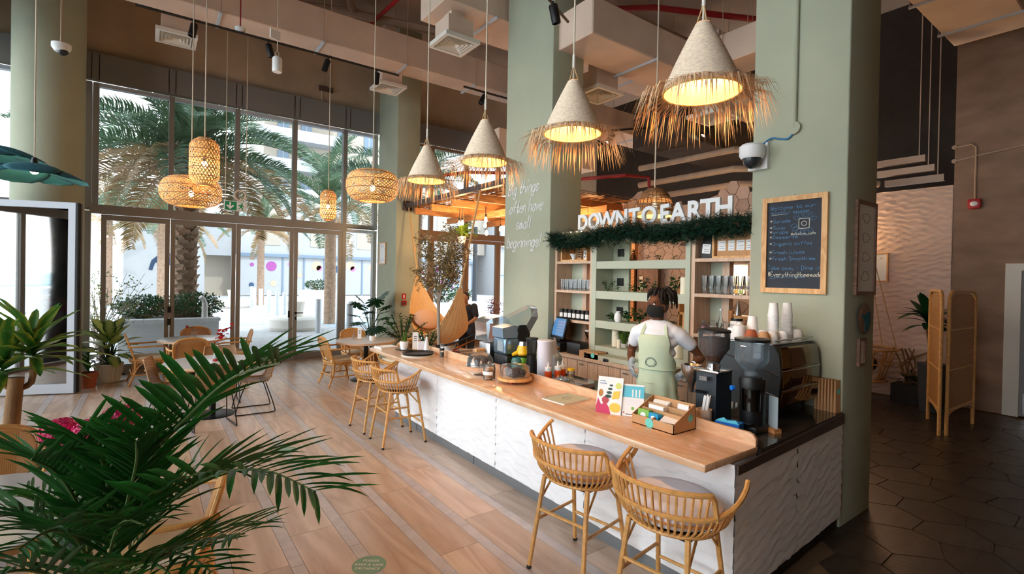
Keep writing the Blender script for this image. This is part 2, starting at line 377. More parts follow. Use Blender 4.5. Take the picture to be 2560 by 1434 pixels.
leafmat('leaf', S(44, 98, 40)); leafmat('leafdark', S(22, 72, 36)); leafmat('areca', S(40, 104, 36), S(22, 66, 24), 5, transl=.4)
leafmat('dracaena', S(186, 176, 56), S(58, 112, 40), bandx=.07, scale=9, transl=.35); leafmat('dief', S(34, 84, 40), S(190, 206, 120), bandx=.09, scale=26, transl=.3)
leafmat('fern', S(110, 138, 46), S(70, 104, 36)); leafmat('olive', S(150, 128, 84), S(118, 104, 70), transl=.2); leafmat('palmleaf', S(112, 138, 104), S(78, 108, 84), 2, transl=.3)
leafmat('palmdry', S(190, 152, 110), S(140, 128, 86), 2); leafmat('hedge', S(54, 98, 46), S(36, 74, 36)); leafmat('pink', S(222, 44, 118), S(180, 24, 84), 14); leafmat('redleaf', S(150, 30, 44), S(196, 40, 44)); leafmat('pinkdry', S(150, 80, 90))
leafmat('bud', S(140, 160, 90)); leafmat('yellowpetal', S(236, 206, 60))

# ------------------------------------------------------------------ floors
YW = 12.3; XL = -3.6; XR = 10.85; ZC = 7.7
fl = struct(MB().box(XL-.3, -4, -.12, 2.86, YW+.2, -.012).box(2.86, 5.6, -.12, XR, YW+.2, -.012).build('floor', 'subfloor', smooth=0))
PW, SW, PL = .322, .088, 1.2
pm = MB().box(0, 0, -.012, PW-.003, PL-.003, 0).mesh('floor_plank', 0); smh = MB().box(0, 0, -.012, SW-.003, PL-.003, 0).mesh('floor_strip', 0)
for k in range(-7, 5):
    x = .892 + k*(PW+SW); off = rnd(0, PL)
    for j in range(-2, 9):
        y = 2.2 + off + j*PL
        if y > YW-.1 or x > 2.75: continue
        if y < .75: continue
        L_ = min(1, (YW-y)/PL); o = obj('floor_plank', pm, 'plank', fl, (x, y, 0)); o.scale.y = L_
        o = obj('floor_strip', smh, 'strip', fl, (x-SW, y-off*.7, 0)); o.scale.y = min(1, (YW-(y-off*.7))/PL)
MB().box(XL-.3, -4, -.012, -2.07, YW, -.001).box(-2.07, -4, -.012, 2.86, 1.9, -.001).box(2.86, 5.6, -.012, XR, YW, -.001).build('floor_boards_beyond', 'plank', fl, smooth=0)
# dark irregular stone tiles right of the bar
f2 = struct(MB().box(2.86, -4, -.12, XR+2, 5.6, -.014).build('floor_dark', 'tilegrout', smooth=0)); f2.name = 'floor_right'
def honey(x0, x1, y0, y1, s, jit, gap, seed=3):
    rg = random.Random(seed); pts = {}; h = s*math.sqrt(3)/2; out = []
    def jv(i, x, y):
        k = (round(x, 2), round(y, 2))
        if k not in pts: pts[k] = (x+rg.uniform(-jit, jit), y+rg.uniform(-jit, jit))
        return pts[k]
    ix = 0; x = x0
    while x < x1+s:
        y = y0 + (h if ix % 2 else 0)
        while y < y1+h:
            poly = [jv(0, x+s*cos(pi/3*k), y+s*sin(pi/3*k)) for k in range(6)]
            cx, cy = sum(p[0] for p in poly)/6, sum(p[1] for p in poly)/6
            out.append((cx, cy, [((p[0]-cx)*(1-gap/s), (p[1]-cy)*(1-gap/s)) for p in poly])); y += 2*h
        ix += 1; x += 1.5*s
    return out
for cx, cy, po in honey(3.2, 10.9, -1.0, 3.6, .27, .06, .006):
    if cx > 10.7 or (cx < 4.7 and cy > 1.55) or cx < 2.95: continue
    MB().prism(po, -.014, 0).build('floor_tile', 'darktile', f2, (cx, cy, 0), smooth=0)
MB().box(4.7, 3.9, -.014, XR, 5.6, -.001).box(2.86, 1.75, -.014, 4.7, 5.6, -.001).box(2.86, -4, -.014, XR, -1.3, -.001).build('floor_tiles_beyond', 'darktile', f2, smooth=0)

# ------------------------------------------------------------------ ceiling and outer walls
struct(MB().box(XL-.3, -4.2, ZC, XR+2, YW+.4, ZC+.2).build('ceiling', 'ceiling', smooth=0))
struct(MB().box(XL-.3, YW-.06, 6.02, XR+1.8, YW+.3, ZC).build('wall_back', 'brownwall', smooth=0))
struct(MB().box(XL-.3, -4.2, 0, XR+.3, -4, ZC).build('wall_front', 'brownwall', smooth=0))
struct(MB().box(XL-.3, -.7, 6.02, XL+.1, YW, ZC).box(XL-.3, -4, 0, XL+.1, -.7, ZC).build('wall_left', 'brownwall', smooth=0))  # solid near stretch is out of view, added to darken the column sides
wr = struct(MB().box(XR, -4, 0, XR+.25, .82, ZC).box(XR, .82, 2.3, XR+.25, 1.66, ZC).box(XR, 1.66, 0, XR+.25, 2.41, ZC).build('wall_right', 'rawwall', smooth=0))
struct(MB().box(XR+1.6, -.5, -.1, XR+1.8, YW+.3, ZC).box(XR+.25, -.5, -.1, XR+1.6, -.3, ZC).build('wall_void', 'ductshaded', smooth=0)).name = 'wall_far_right'
def wavy(name, mat, parent, P0, P1, z0, z1, nrm, pitch=.085, amp=.011, du=.03, dz=.0095, seed=0):
    P0, P1, nrm = V(P0), V(P1), V(nrm); L_ = (P1-P0).length; nu, nv = max(2, int(L_/du)), int((z1-z0)/dz)
    def fn(u, v):
        p = P0.lerp(P1, u); z = z0+(z1-z0)*v; q = V((p.x*1+p.y*1.0, z*1.2, seed))
        t = z/pitch + .55*sin((p.x+p.y)*2*pi/.27 + 4*noise.noise(V((q.x*.9, z*3, seed)))) * .5 + 1.3*noise.noise(V((q.x*1.6, z*1.5, seed+9)))
        h = amp*(1-(t % 1.0))**1.5 + .0015*noise.noise(V((q.x*14, z*30, seed)))
        return (p.x+nrm.x*h, p.y+nrm.y*h, z)
    return MB().grid(fn, nu, nv).build(name, mat, parent, smooth=60)
pk = struct(MB().box(XR+.0, 2.415, 0, XR+.12, 8.6, 3.68).build('wall_pink_panel', 'wavepink', smooth=0)); pk.name = 'wall_right_partition'
for i, (a, b) in enumerate(((2.42, 3.62), (3.624, 4.82), (4.824, 6.0))):
    wavy('relief_panel', 'wavepink', pk, (XR-.002, b, 0), (XR-.002, a, 0), .05, 3.68, (-1, 0, 0), pitch=.1, amp=.016, du=.04, dz=.014, seed=i)
# service door in the right wall
d9 = struct(MB().box(XR-.03, 1.58, 0, XR+.1, 1.76, 2.25).box(XR-.03, .72, 0, XR+.1, .86, 2.25).box(XR-.03, .72, 2.25, XR+.1, 1.76, 2.36).build('door_5', 'offwhite', smooth=0))
MB().box(XR+.02, .86, .01, XR+.06, 1.58, 2.25).build('door_leaf', M('doorgrey', S(150, 148, 150), .6), d9, smooth=0)
MB().box(XR+.012, .9, .03, XR+.022, 1.54, .36).build('kick_plate', 'steel', d9, smooth=0)
MB().tube([(XR+.02, 1.5, 1.02), (XR-.05, 1.5, 1.02), (XR-.05, 1.36, 1.02)], .011, 8).cyl((XR+.02, 1.5, .9), (XR-.005, 1.5, .9), .03).cyl((XR+.02, 1.5, 1.02), (XR+.005, 1.5, 1.02), .028).build('door_handle', 'steel', d9)

# ------------------------------------------------------------------ window wall at the back
def frame_bar(name, mat, par, x0, x1, z0, z1, y0=YW-.05, y1=YW+.1): return MB().box(x0, y0, z0, x1, y1, z1).build(name, mat, par, smooth=0)
def pane(par, x0, x1, z0, z1, y=YW+.03): return MB().box(x0, y-.006, z0, x1, y+.006, z1).build('pane', 'dimglass', par, smooth=0)
wi = 0
def bay(xs, z0, z1, mat, extra=()):
    global wi; wi += 1
    w_ = struct(MB().box(xs[0]-.02, YW-.02, z0-.0, xs[-1]+.02, YW+.08, z0+.04).build('window_%d' % wi, mat, smooth=0))
    for x in xs: frame_bar('mullion', mat, w_, x-.045, x+.045, z0, z1)
    for a, b in zip(xs, xs[1:]): pane(w_, a+.045, b-.045, z0+.04, z1-.06); frame_bar('head_bar', 'alulight' if mat == 'alu' else mat, w_, a+.045, b-.045, z1-.07, z1, YW-.045, YW+.09)
    return w_
bay([-3.55, -2.2, -.93], 3.12, 5.52, 'alu'); bay([-.83, .35, 1.53, 2.70, 3.85, 4.62], 3.12, 5.52, 'alu'); bay([5.17, 6.2, 7.3, 8.4, 9.5], 3.12, 5.52, 'aluwarmlit')
bay([-3.55, -2.2, -.93], .02, 3.1, 'alu'); bay([3.85, 4.62], .02, 3.1, 'alu')
for nm, x0, x1, mt in (('trim_1', -.9, 3.9, 'alu'), ('trim_2', 5.17, 9.5, 'aluwarmlit'), ('trim_3', -3.6, -.9, 'alu'), ('trim_4', 3.9, 4.66, 'alu')):
    h = .17 if nm in ('trim_1', 'trim_2') else .07
    struct(frame_bar(nm, mt, None, x0, x1, 3.22-h, 3.22, YW-.09, YW+.13))
bl = struct(MB().box(XL, YW-.2, 5.52, 4.66, YW-.06, 6.02).box(5.14, YW-.2, 5.52, XR, YW-.06, 6.02).build('trim_5', 'blind', smooth=0))
for x in (-.83, .35, 1.53, 2.7, 3.85): MB().box(x-.06, YW-.205, 5.53, x-.05, YW-.199, 6.0).box(x+.05, YW-.205, 5.53, x+.06, YW-.199, 6.0).build('blind_joint', 'blackplastic', bl, smooth=0)
di = 0
def door(x0, x1, mat, handle=None, hinge=None, z1=3.04):
    global di; di += 1; f = .085
    d = struct(MB().box(x0+.006, YW-.06, .03, x0+f, YW+.02, z1).box(x1-f, YW-.06, .03, x1-.006, YW+.02, z1).box(x0+f, YW-.06, .03, x1-f, YW+.02, .16).box(x0+f, YW-.06, z1-.1, x1-f, YW+.02, z1).build('door_%d' % di if di < 5 else 'door_%d' % (di+1), mat, smooth=0))
    MB().box(x0+f, YW-.025, .16, x1-f, YW-.015, z1-.1).build('pane', 'dimglass', d, smooth=0)
    if handle is not None:
        x = handle; MB().tube([(x, YW-.06, 1.08), (x, YW-.11, 1.08), (x+.15, YW-.11, 1.08)], .012, 8).cyl((x, YW-.058, 1.08), (x, YW-.072, 1.08), .028).rbox(x-.014, YW-.07, .92, x+.014, YW-.058, .99, .01).build('door_handle', 'blackmetal', d)
        MB().box(x-.17, YW-.075, .98, x-.13, YW-.058, 1.13).build('lock_plate', 'blackplastic', d, smooth=0)
        for dx in (-.1, .02): MB().cyl((x+dx, YW-.06, .12), (x+dx, YW-.07, .12), .02).build('bolt', 'blackmetal', d)
    if hinge is not None:
        for z in (.9, 1.15): MB().box(hinge-.03, YW-.085, z, hinge+.03, YW-.055, z+.13).build('hinge', 'blackplastic', d, smooth=0)
    return d
xs = [-.74, .35, 1.53, 2.70, 3.8]
door(xs[0], xs[1], 'alu', hinge=xs[1]); door(xs[1], xs[2], 'alu'); door(xs[2], xs[3], 'alu'); door(xs[3], xs[4], 'alu', handle=xs[3]+.06)
for a, b in ((5.2, 6.2), (6.2, 7.3), (7.3, 8.4), (8.4, 9.5)): door(a, b, 'aluwarmlit')
struct(MB().box(-.8, YW-.12, 0, 4.66, YW+.14, .03).box(5.15, YW-.12, 0, 9.5, YW+.14, .03).build('trim_6', 'alu', smooth=0))
struct(MB().box(9.5, YW-.06, 0, XR+1.8, YW+.3, 6.02).build('wall_back_right', 'brownwall', smooth=0))
# glazed left side (daylight comes in here)
gl_ = struct(MB().box(XL-.06, -.7, 0, XL+.06, YW, .06).box(XL-.06, -.7, 3.05, XL+.06, YW, 3.22).box(XL-.06, -.7, 5.95, XL+.06, YW, 6.02).build('window_9', 'alu', smooth=0))
for k in range(2, 11):
    y = -3.95+k*1.62; MB().box(XL-.05, y-.045, .06, XL+.05, y+.045, 5.95).build('mullion', 'alu', gl_, smooth=0)
    if k < 10:
        for z0, z1 in ((.06, 3.05), (3.22, 5.95)): MB().box(XL-.006, y+.045, z0, XL+.006, y+1.575, z1).build('pane', 'glass', gl_, smooth=0)

# ------------------------------------------------------------------ columns
def column(x0, y0, x1, y1, name='column'):
    return struct(MB().rbox(x0, y0, -.01, x1, y1, ZC+.02, .012, 2).build(name, 'sage', smooth=50))
colA = column(4.6, 1.69, 5.24, 2.49); colB = column(4.6, 5.42, 5.2, 6.54); colC = column(4.6, 10.88, 5.17, 12.02)
for o, l in ((colA, 'sage green square column with the framed blackboard'), (colB, 'sage green square column with the white handwritten quote'), (colC, 'sage green square column beside the far glass doors')): o['label'] = l
rc = struct(MB().lathe([(.475, 0), (.475, ZC)], 48, (-1.4, 11.63, 0)).build('column', 'sage', smooth=50)); rc['label'] = 'thick round sage column by the folded glass door'
MB().box(4.62, 1.672, 0, 5.23, 1.69, .0).build('x', 'sage') if 0 else None
# ------------------------------------------------------------------ open folding door leaf at left
P0 = V((-.93, 10.55, 0)); dv = V((-.94, .34, 0)).normalized(); W_ = 1.15
fd = struct(bpy.data.objects.new('door_12', None)); col.objects.link(fd); fd.location = P0; fd.rotation_euler = (0, 0, math.atan2(dv.y, dv.x))
H_ = 3.05; f = .1
MB().box(0, -.035, .02, f, .035, H_).box(W_-f, -.035, .02, W_, .035, H_).box(f, -.035, .02, W_-f, .035, .17).box(f, -.035, H_-.1, W_-f, .035, H_).build('frame', 'alulight', fd, smooth=0)
MB().box(f, -.006, .17, W_-f, .006, H_-.1).build('pane', 'mirrorglass', fd, smooth=0)
MB().box(-.03, -.045, .02, 0, .045, H_).build('rubber_seal', 'blackplastic', fd, smooth=0)
MB().box(-.05, -.075, .02, .02, -.05, H_).build('edge_profile', 'alu', fd, smooth=0)
# ------------------------------------------------------------------ outside: plaza, palms, buildings
g = MB().box(-60, YW+.2, -.3, 60, 48, -.02).build('ground', 'paving', smooth=0); struct(g)
struct(MB().box(5.6, 19, -.02, 60, 34, -.012).build('ground_road', 'road', smooth=0))
struct(MB().box(-120, 48, -.35, 160, 75, -.05).build('ground_beach', 'sand', smooth=0))
struct(MB().box(-400, 75, -.4, 460, 420, -.2).build('ground_sea', 'sea', smooth=0))
struct(MB().box(-400, -200, -.4, -60, 75, -.2).build('ground_sea_left', 'sea', smooth=0))
struct(MB().box(-60, -30, -.3, XL-.3, YW+.2, -.04).build('ground_terrace', 'paving', smooth=0))
def joints(name, segs): return MB()
# paving joints near the doors
mb = MB()
for k in range(16): mb.box(-4, 12.9+k*.8, -.02, 9, 12.915+k*.8, -.0175)
for k in range(14): mb.box(-3.5+k*.9, 12.6, -.02, -3.488+k*.9, 25, -.0175)
mb.build('paving_joint', M('joint', S(205, 202, 198), .9), g, smooth=0)

def frond_mesh(L=3.2, n=46, lw=.035, ll=.55, droop=.9, seed=0, rach=.022, stiff=.55, vee=.5):
    rg = random.Random(seed); mb = MB(); pts = []
    for i in range(13):
        t = i/12; pts.append(V((L*t*(1-.18*droop*t*t), 0, L*(.10*sin(pi*t)-droop*.42*t**2.2))))
    mb.tube(pts, [rach*(1-.85*i/12) for i in range(13)], 4)
    def at_(t):
        x = t*12; i = min(11, int(x)); q = x-i; return pts[i].lerp(pts[i+1], q), (pts[i+1]-pts[i]).normalized()
    for k in range(n):
        t = .16+.84*k/n
        for s in (-1, 1):
            p, d = at_(min(.999, t+rg.uniform(-.006, .006))); l = ll*(sin(pi*min(1, .2+.75*t))**.7)*rg.uniform(.8, 1.1)
            side = V((0, s, 0)); up = side.cross(d)*s if s > 0 else d.cross(side)*1
            up = V((-d.z, 0, d.x))
            dr = (d*stiff + side*.85 + up*(vee*rg.uniform(.5, 1.2)) ).normalized(); tip = p+dr*l+V((0, 0, -.25*l*l/ll*rg.uniform(.4, 1.2)))
            mid = p+dr*(l*.5)+V((0, 0, .01)); wv = d.cross(dr).cross(dr).normalized()*lw*.5
            mb.add([p-wv*.4, p+wv*.4, mid+wv, mid-wv, tip], [(0, 1, 2, 3), (3, 2, 4)])
    return mb.mesh('frond', 0)
FM = [frond_mesh(seed=1, n=66, lw=.04, droop=.55), frond_mesh(L=3.0, droop=.8, seed=2, n=66, lw=.04), frond_mesh(L=3.3, droop=.3, seed=3, n=66, lw=.04)]
FD = [m_.copy() for m_ in FM[:2]]
def trunk(mb, h, r, scales=True, seed=0, lean=0):
    rg = random.Random(seed)
    mb.tube([(lean*t*t, 0, h*t) for t in [i/8 for i in range(9)]], [r*(1.05-.1*i/8) for i in range(9)], 12)
def palm(name, loc, h, r, nf, label, cat='palm tree', scale=1.0, dry=8, scales=True, seed=0):
    rg = random.Random(seed); t = thing(name, label, cat, loc)
    mb = MB(); trunk(mb, h, r, seed=seed); tr = mb.build('trunk', 'palmbark', t)
    if scales:
        sm = MB().add([(-.13, 0, 0), (.13, 0, 0), (.1, -.07, .07), (-.1, -.07, .07), (0, -.09, .085), (-.12, .02, -.05), (.12, .02, -.05)], [(0, 1, 2, 3), (3, 2, 4), (5, 6, 1, 0)]).mesh('bark_scale', 0); sm.materials.append(MATS['palmbark'])
        nz = int(h/.13)
        for i in range(nz):
            for j in range(7):
                if len(tr.children) > 280: break
                a = 2*pi*(j+.5*(i % 2))/7 + rg.uniform(-.1, .1); z = .15+i*.13
                if cos(a-pi*1.45) < -.1: continue
                obj('bark_scale', sm, None, tr, (cos(a)*r*.97, sin(a)*r*.97, z), rot=(rg.uniform(-.25, .1), 0, a+pi/2), scale=rg.uniform(.85, 1.15))
    ga = 2.39996
    for k in range(nf):
        q = k/nf; el = 1.42-1.85*q**.8 + rg.uniform(-.12, .12); az = k*ga+rg.uniform(-.15, .15)
        isdry = k >= nf-dry
        me = (FD if isdry else FM)[k % (2 if isdry else 3)]
        o = obj('frond', me, 'palmdry' if isdry else 'palmleaf', t, (0, 0, h-.05+.12*(1-q)), scale=scale*rg.uniform(.85, 1.1))
        o.rotation_euler = Euler((rg.uniform(-.3, .3), -el, az), 'XYZ'); o.rotation_euler = (Matrix.Rotation(az, 3, 'Z') @ Matrix.Rotation(-el, 3, 'Y') @ Matrix.Rotation(rg.uniform(-.4, .4), 3, 'X')).to_euler()
    return t
palm('date_palm', (.82, 16.1, -.02), 4.95, .25, 70, 'large date palm with shaggy trunk in the white planter', dry=14, seed=2, scale=1.15)
palm('date_palm', (7.3, 15.6, -.02), 5.0, .22, 26, 'date palm just outside the doors behind the hammock', dry=4, scales=False, seed=5)
palm('date_palm', (5.9, 20.5, -.02), 4.6, .22, 26, 'date palm standing beyond the row of bollards', dry=4, scales=False, seed=6, scale=1.1)
palm('date_palm', (.55, 31, -.02), 4.4, .2, 22, 'slim distant palm in front of the mural wall', dry=5, scales=False, seed=7)
palm('date_palm', (-1.9, 36.3, -.02), 4.9, .25, 22, 'distant palm left of the mural wall, nearer of two', dry=10, scales=False, seed=8)
palm('date_palm', (-4.9, 46.5, -.02), 5.6, .3, 20, 'farthest distant palm left of the mural wall', dry=8, scales=False, seed=9)
palm('date_palm', (5.6, 34, -.02), 4.6, .2, 22, 'distant palm behind the middle of the glass doors', dry=6, scales=False, seed=12)

# planter with hedge
pl = thing('planter', 'long low white stone planter outside the glass doors', 'planter', (.45, 14.5, -.02))
MB().box(-1.0, 0, 0, 1.0, 3.2, .78).build('planter_wall', 'white', pl, smooth=0)
for k in range(4): MB().rbox(-1.04+k*.52, -.04, .78, -1.04+k*.52+.515, .3, .86, .01, 1).build('coping_stone', 'white', pl)
MB().box(-1.0, .3, .7, 1.0, 3.2, .8).build('soil', 'soil', pl, smooth=0)
def bush(name, loc, rx, ry, rz, n, lf, mat, label, cat='shrub', seed=0, group=None, twig=True, hollow=.6):
    rg = random.Random(seed); t = thing(name, label, cat, loc, group=group); mb = MB()
    for i in range(n):
        d = V((rg.gauss(0, 1), rg.gauss(0, 1), rg.gauss(0, 1))).normalized(); rr = hollow+(1-hollow)*rg.random()**.5
        p = V((d.x*rx*rr, d.y*ry*rr, rz+d.z*rz*rr)); a = V((rg.uniform(-1, 1), rg.uniform(-1, 1), rg.uniform(-.3, 1))).normalized(); b = a.cross(d).normalized() if a.cross(d).length > .1 else a.orthogonal().normalized()
        l = lf*rg.uniform(.7, 1.3); mb.add([p, p+a*l*.5+b*l*.28, p+a*l, p+a*l*.5-b*l*.28], [(0, 1, 2, 3)])
    mb.build('foliage', mat, t, smooth=0)
    if twig:
        tm = MB()
        for i in range(14):
            d = V((rg.uniform(-1, 1)*rx, rg.uniform(-1, 1)*ry, rz*rg.uniform(1, 1.7))); tm.tube([(d.x*.15, d.y*.15, 0), (d.x*.5, d.y*.5, d.z*.5), (d.x*.85, d.y*.85, d.z)], [.014, .01, .005], 5)
        tm.build('stem', 'bark', t)
    return t
bush('hedge_shrub', (-.1, 15.15, .78), .55, .45, .3, 1100, .08, 'hedge', 'dark green clipped shrub at left end of the stone planter', seed=1)
bush('hedge_shrub', (1.0, 15.15, .78), .62, .45, .34, 1300, .08, 'hedge', 'dark green clipped shrub below the big palm trunk', seed=2)
bush('hedge_shrub', (.45, 16.0, .78), .6, .45, .3, 700, .08, 'hedge', 'dark green clipped shrub in the middle behind the palm', seed=3)
sp = thing('garden_spotlight', 'white garden spotlight in the hedge by the palm', 'spotlight', (1.15, 14.62, .8)); MB().cyl((0, 0, 0), (0, 0, .42), .07, .06).build('post', 'frost' if 0 else 'offwhite', sp); MB().tube([(0, 0, .4), (-.03, -.02, .5), (-.1, -.05, .56)], .055, 10).build('head', 'offwhite', sp)
# bare-branched shrub beside the planter
rg = random.Random(5); t = thing('bare_shrub', 'bare twiggy shrub with sparse pale leaves outside the first glass door', 'shrub', (-.85, 14.1, -.02)); tm = MB(); lm = MB()
for i in range(26):
    a = rg.uniform(0, 2*pi); d = V((cos(a), sin(a)*.7, 0)); h = rg.uniform(1.0, 2.1); pts = [V((0, 0, .02))+d*(.9*q*q*rg.uniform(.7, 1.2))+V((rg.uniform(-.04, .04), rg.uniform(-.04, .04), h*q)) for q in (0, .25, .5, .75, 1)]
    tm.tube(pts, [.012, .01, .008, .006, .003], 5)
    for k in range(5):
        p = pts[2].lerp(pts[4], rg.random()); e = p+V((rg.uniform(-.3, .3), rg.uniform(-.3, .3), rg.uniform(.05, .3))); tm.tube([p, e], [.005, .002], 4)
        for q in range(5):
            c = p.lerp(e, rg.random())+V((rg.uniform(-.04, .04),)*3); u = V((rg.uniform(-1, 1), rg.uniform(-1, 1), rg.uniform(-1, 1))).normalized()*.05; v = u.orthogonal().normalized()*.02; lm.add([c, c+u*.5+v, c+u, c+u*.5-v], [(0, 1, 2, 3)])
tm.build('branches', 'greybark', t); lm.build('leaves', 'bud', t, smooth=0)
# bollards, bench planter
bp = [(4.69, 17.58, 'nearest steel bollard on the plaza, beside the round white seat'), (4.80, 14.65, 'steel bollard close behind the narrow fixed window'), (4.92, 23.9, 'front bollard of the distant row'), (4.9, 25.4, 'second bollard of the distant row'), (4.87, 27.2, 'third bollard of the distant row'), (4.83, 29.2, 'fourth bollard of the distant row'), (4.85, 31.4, 'fifth bollard of the distant row'), (5.2, 34.5, 'last bollard of the distant row')]
bo = None
for x, y, l in bp:
    if bo is None:
        bo = thing('bollard', l, 'bollard', (x, y, -.02), 0, 'steel bollards on the plaza'); MB().lathe([(.1, 0), (.1, 1.13), (.09, 1.15), (0, 1.152)], 16).build('post', 'bollard', bo); MB().lathe([(.14, 0), (.14, .01), (.1, .012)], 16).build('base_plate', 'bollard', bo)
    else: dup(bo, (x, y, -.02), 0, l)
rs = thing('round_concrete_bench', 'round white concrete seat with a tapered planter on top', 'seat', (4.25, 18.9, -.02)); MB().lathe([(.75, 0), (.86, .12), (.88, .4), (.8, .47), (0, .47)], 28).build('seat', 'offwhite', rs); MB().lathe([(.24, .47), (.32, 1.0), (.28, 1.0), (.25, .9), (0, .9)], 20).build('planter_pot', 'offwhite', rs)
rs2 = thing('round_concrete_bench', 'distant round white seat beside the row of bollards', 'seat', (3.9, 32, -.02)); MB().lathe([(.75, 0), (.86, .12), (.88, .4), (.8, .47), (0, .47)], 24).build('seat', 'offwhite', rs2); MB().lathe([(.24, .47), (.32, 1.0), (0, 1.0)], 16).build('planter_pot', 'offwhite', rs2)
pb = thing('planter_box', 'white planter box with greenery in front of the dotted facade', 'planter', (9.4, 35, -.02)); MB().box(-1.2, -.6, 0, 1.2, .6, .9).build('box', 'white', pb, smooth=0)
bush('planter_plant', (9.4, 35, .85), 1.0, .5, .35, 500, .14, 'hedge', 'leafy plant growing in the white planter box', seed=8)
pb = thing('planter_box', 'white planter box outside the doors behind the hammock', 'planter', (11, 20.6, -.02)); MB().box(-2.0, -.5, 0, 2.0, .5, .8).build('box', 'white', pb, smooth=0)
bush('planter_plant', (11, 20.6, .75), 1.7, .5, .4, 900, .12, 'hedge', 'leafy plants in the planter behind the hammock', seed=9)
lp = thing('lamp_post', 'slim grey lamp post on the pavement by the doors', 'lamp post', (17.0, 27.4, -.02)); MB().cyl((0, 0, 0), (0, 0, 5.2), .16, .14).build('post', 'dkgrey', lp); MB().cyl((0, 0, 2.3), (.6, .2, 2.4), .06).build('arm', 'dkgrey', lp)

# buildings
def building(name, label, loc): return thing(name, label, 'building', loc)
b = building('mural_building', 'tall white building with a painted climbing figure and birds', (.8, 40, -.05))
MB().box(-2.1, 0, 0, 2.3, 7, 7.2).build('wall', 'bldwhite', b, smooth=0); MB().box(-2.1, -.03, 4.6, 2.3, 0, 4.66).build('panel_joint', 'winblue', b, smooth=0)
mu = M('mural', S(52, 70, 98), .9)
MB().prism([(-.5, 0), (-.3, .1), (-.18, 1.1), (.1, 1.1), (.3, .1), (.5, .0), (.45, .55), (.55, 1.3), (.4, 1.5), (.1, 1.55), (.12, 1.75), (0, 1.9), (-.15, 1.88), (-.2, 1.6), (-.7, 1.7), (-1.0, 1.4), (-1.15, .8), (-.95, .75), (-.8, 1.25), (-.5, 1.3), (-.35, .6)], 0, .02, Matrix.Translation((.35, -.01, 1.3)) @ ROT_NY).build('mural_figure', mu, b, smooth=0)
rg = random.Random(4)
for k in range(12):
    x, z = 1.2+rg.uniform(-.45, .45), 1.6+k*.19; s = rg.uniform(.12, .22)
    MB().prism([(-s, s*.5), (-s*.4, .05), (0, 0), (s*.5, .1), (s, s*.6), (s*.3, -.05), (0, -.08), (-s*.4, -.05)], 0, .02, Matrix.Translation((x, -.01, z)) @ ROT_NY).build('mural_bird', mu, b, smooth=0)
b = building('shop_building', 'low cream building with deep overhang beyond the plaza', (4.4, 49, -.05))
MB().box(-1.6, 0, 0, 1.4, 6, 3.4).build('wall', 'bldcream', b, smooth=0); MB().box(-1.8, -1.5, 3.4, 1.45, 6, 6.5).build('overhang', 'bldwhite', b, smooth=0)
b = building('dotted_building', 'long white pavilion with coloured dots on its glazed panels', (6.0, 46.8, -.05))
MB().box(0, 0, 3.65, 23, 6, 9.5).build('upper_wall', 'bldwhite', b, smooth=0); MB().box(-.1, -.25, 3.4, 23, 0, 3.65).build('head_rail', 'winblue', b, smooth=0)
for k in range(6): MB().box(1.5+k*4.2, -.05, 4.4, 3.2+k*4.2, 0, 9.2).build('facade_panel', 'bldcream', b, smooth=0)
dots = [M('dotpink', S(236, 130, 200), .8), M('dotblue', S(66, 90, 120), .8), M('dotorange', S(246, 190, 160), .8), M('dotplum', S(170, 90, 160), .8)]
rg = random.Random(3)
for k in range(13):
    x = k*1.75; MB().box(x, .0, .1, x+1.62, .08, 3.4).build('glazed_panel', 'bldwhite', b, smooth=0); MB().box(x+1.62, -.06, .0, x+1.75, .08, 3.4).build('panel_post', 'winblue', b, smooth=0)
    for q in range(2):
        r = rg.choice((.16, .2, .25, .42)); MB().lathe([(r, 0), (r, .02), (0, .02)], 18).xf(Matrix.Translation((x+rg.uniform(.3, 1.5), -.005, rg.uniform(.7, 2.9))) @ Matrix.Rotation(pi/2, 4, 'X')).build('painted_dot', dots[(k+q*2+rg.randint(0, 1)) % 4], b, smooth=0)
b = building('apartment_block', 'pale apartment block with stepped balconies above the plaza', (10.5, 57, -.05))
MB().box(-1, 0, 0, 20, 9, 22).build('wall', 'bldcream', b, smooth=0)
for k in range(4):
    z = 9.5+k*3.1
    MB().box(-1.5, -2.2, z, 5.5+k*.3, 0, z+1.1).build('balcony', 'bldwhite', b, smooth=0); MB().box(-1.5, -2.0, z+1.1, 5.5, -1.95, z+1.15).build('balcony_rail', 'winblue', b, smooth=0)
    for x in (.3, 2.6, 6.5, 9.5): w_ = MB().box(x, -.12, z+.2, x+1.1, -.02, z+2.3).build('window', 'winblue', b, smooth=0); MB().box(x+.5, -.14, z+.2, x+.58, -.12, z+2.3).build('glazing_bar', 'bldwhite', w_, smooth=0)
b = building('white_terrace', 'long white building seen through the doors behind the hammock', (39.5, 44, -.05))
MB().box(-9, 0, 0, 30, 8, 10).build('wall', 'bldwhite', b, smooth=0); MB().box(-9, -.4, 5.2, 30, 0, 5.7).build('ledge', 'bldcream', b, smooth=0)
MB().box(-9, -.05, 2.2, 30, 0, 2.25).build('joint', 'winblue', b, smooth=0)
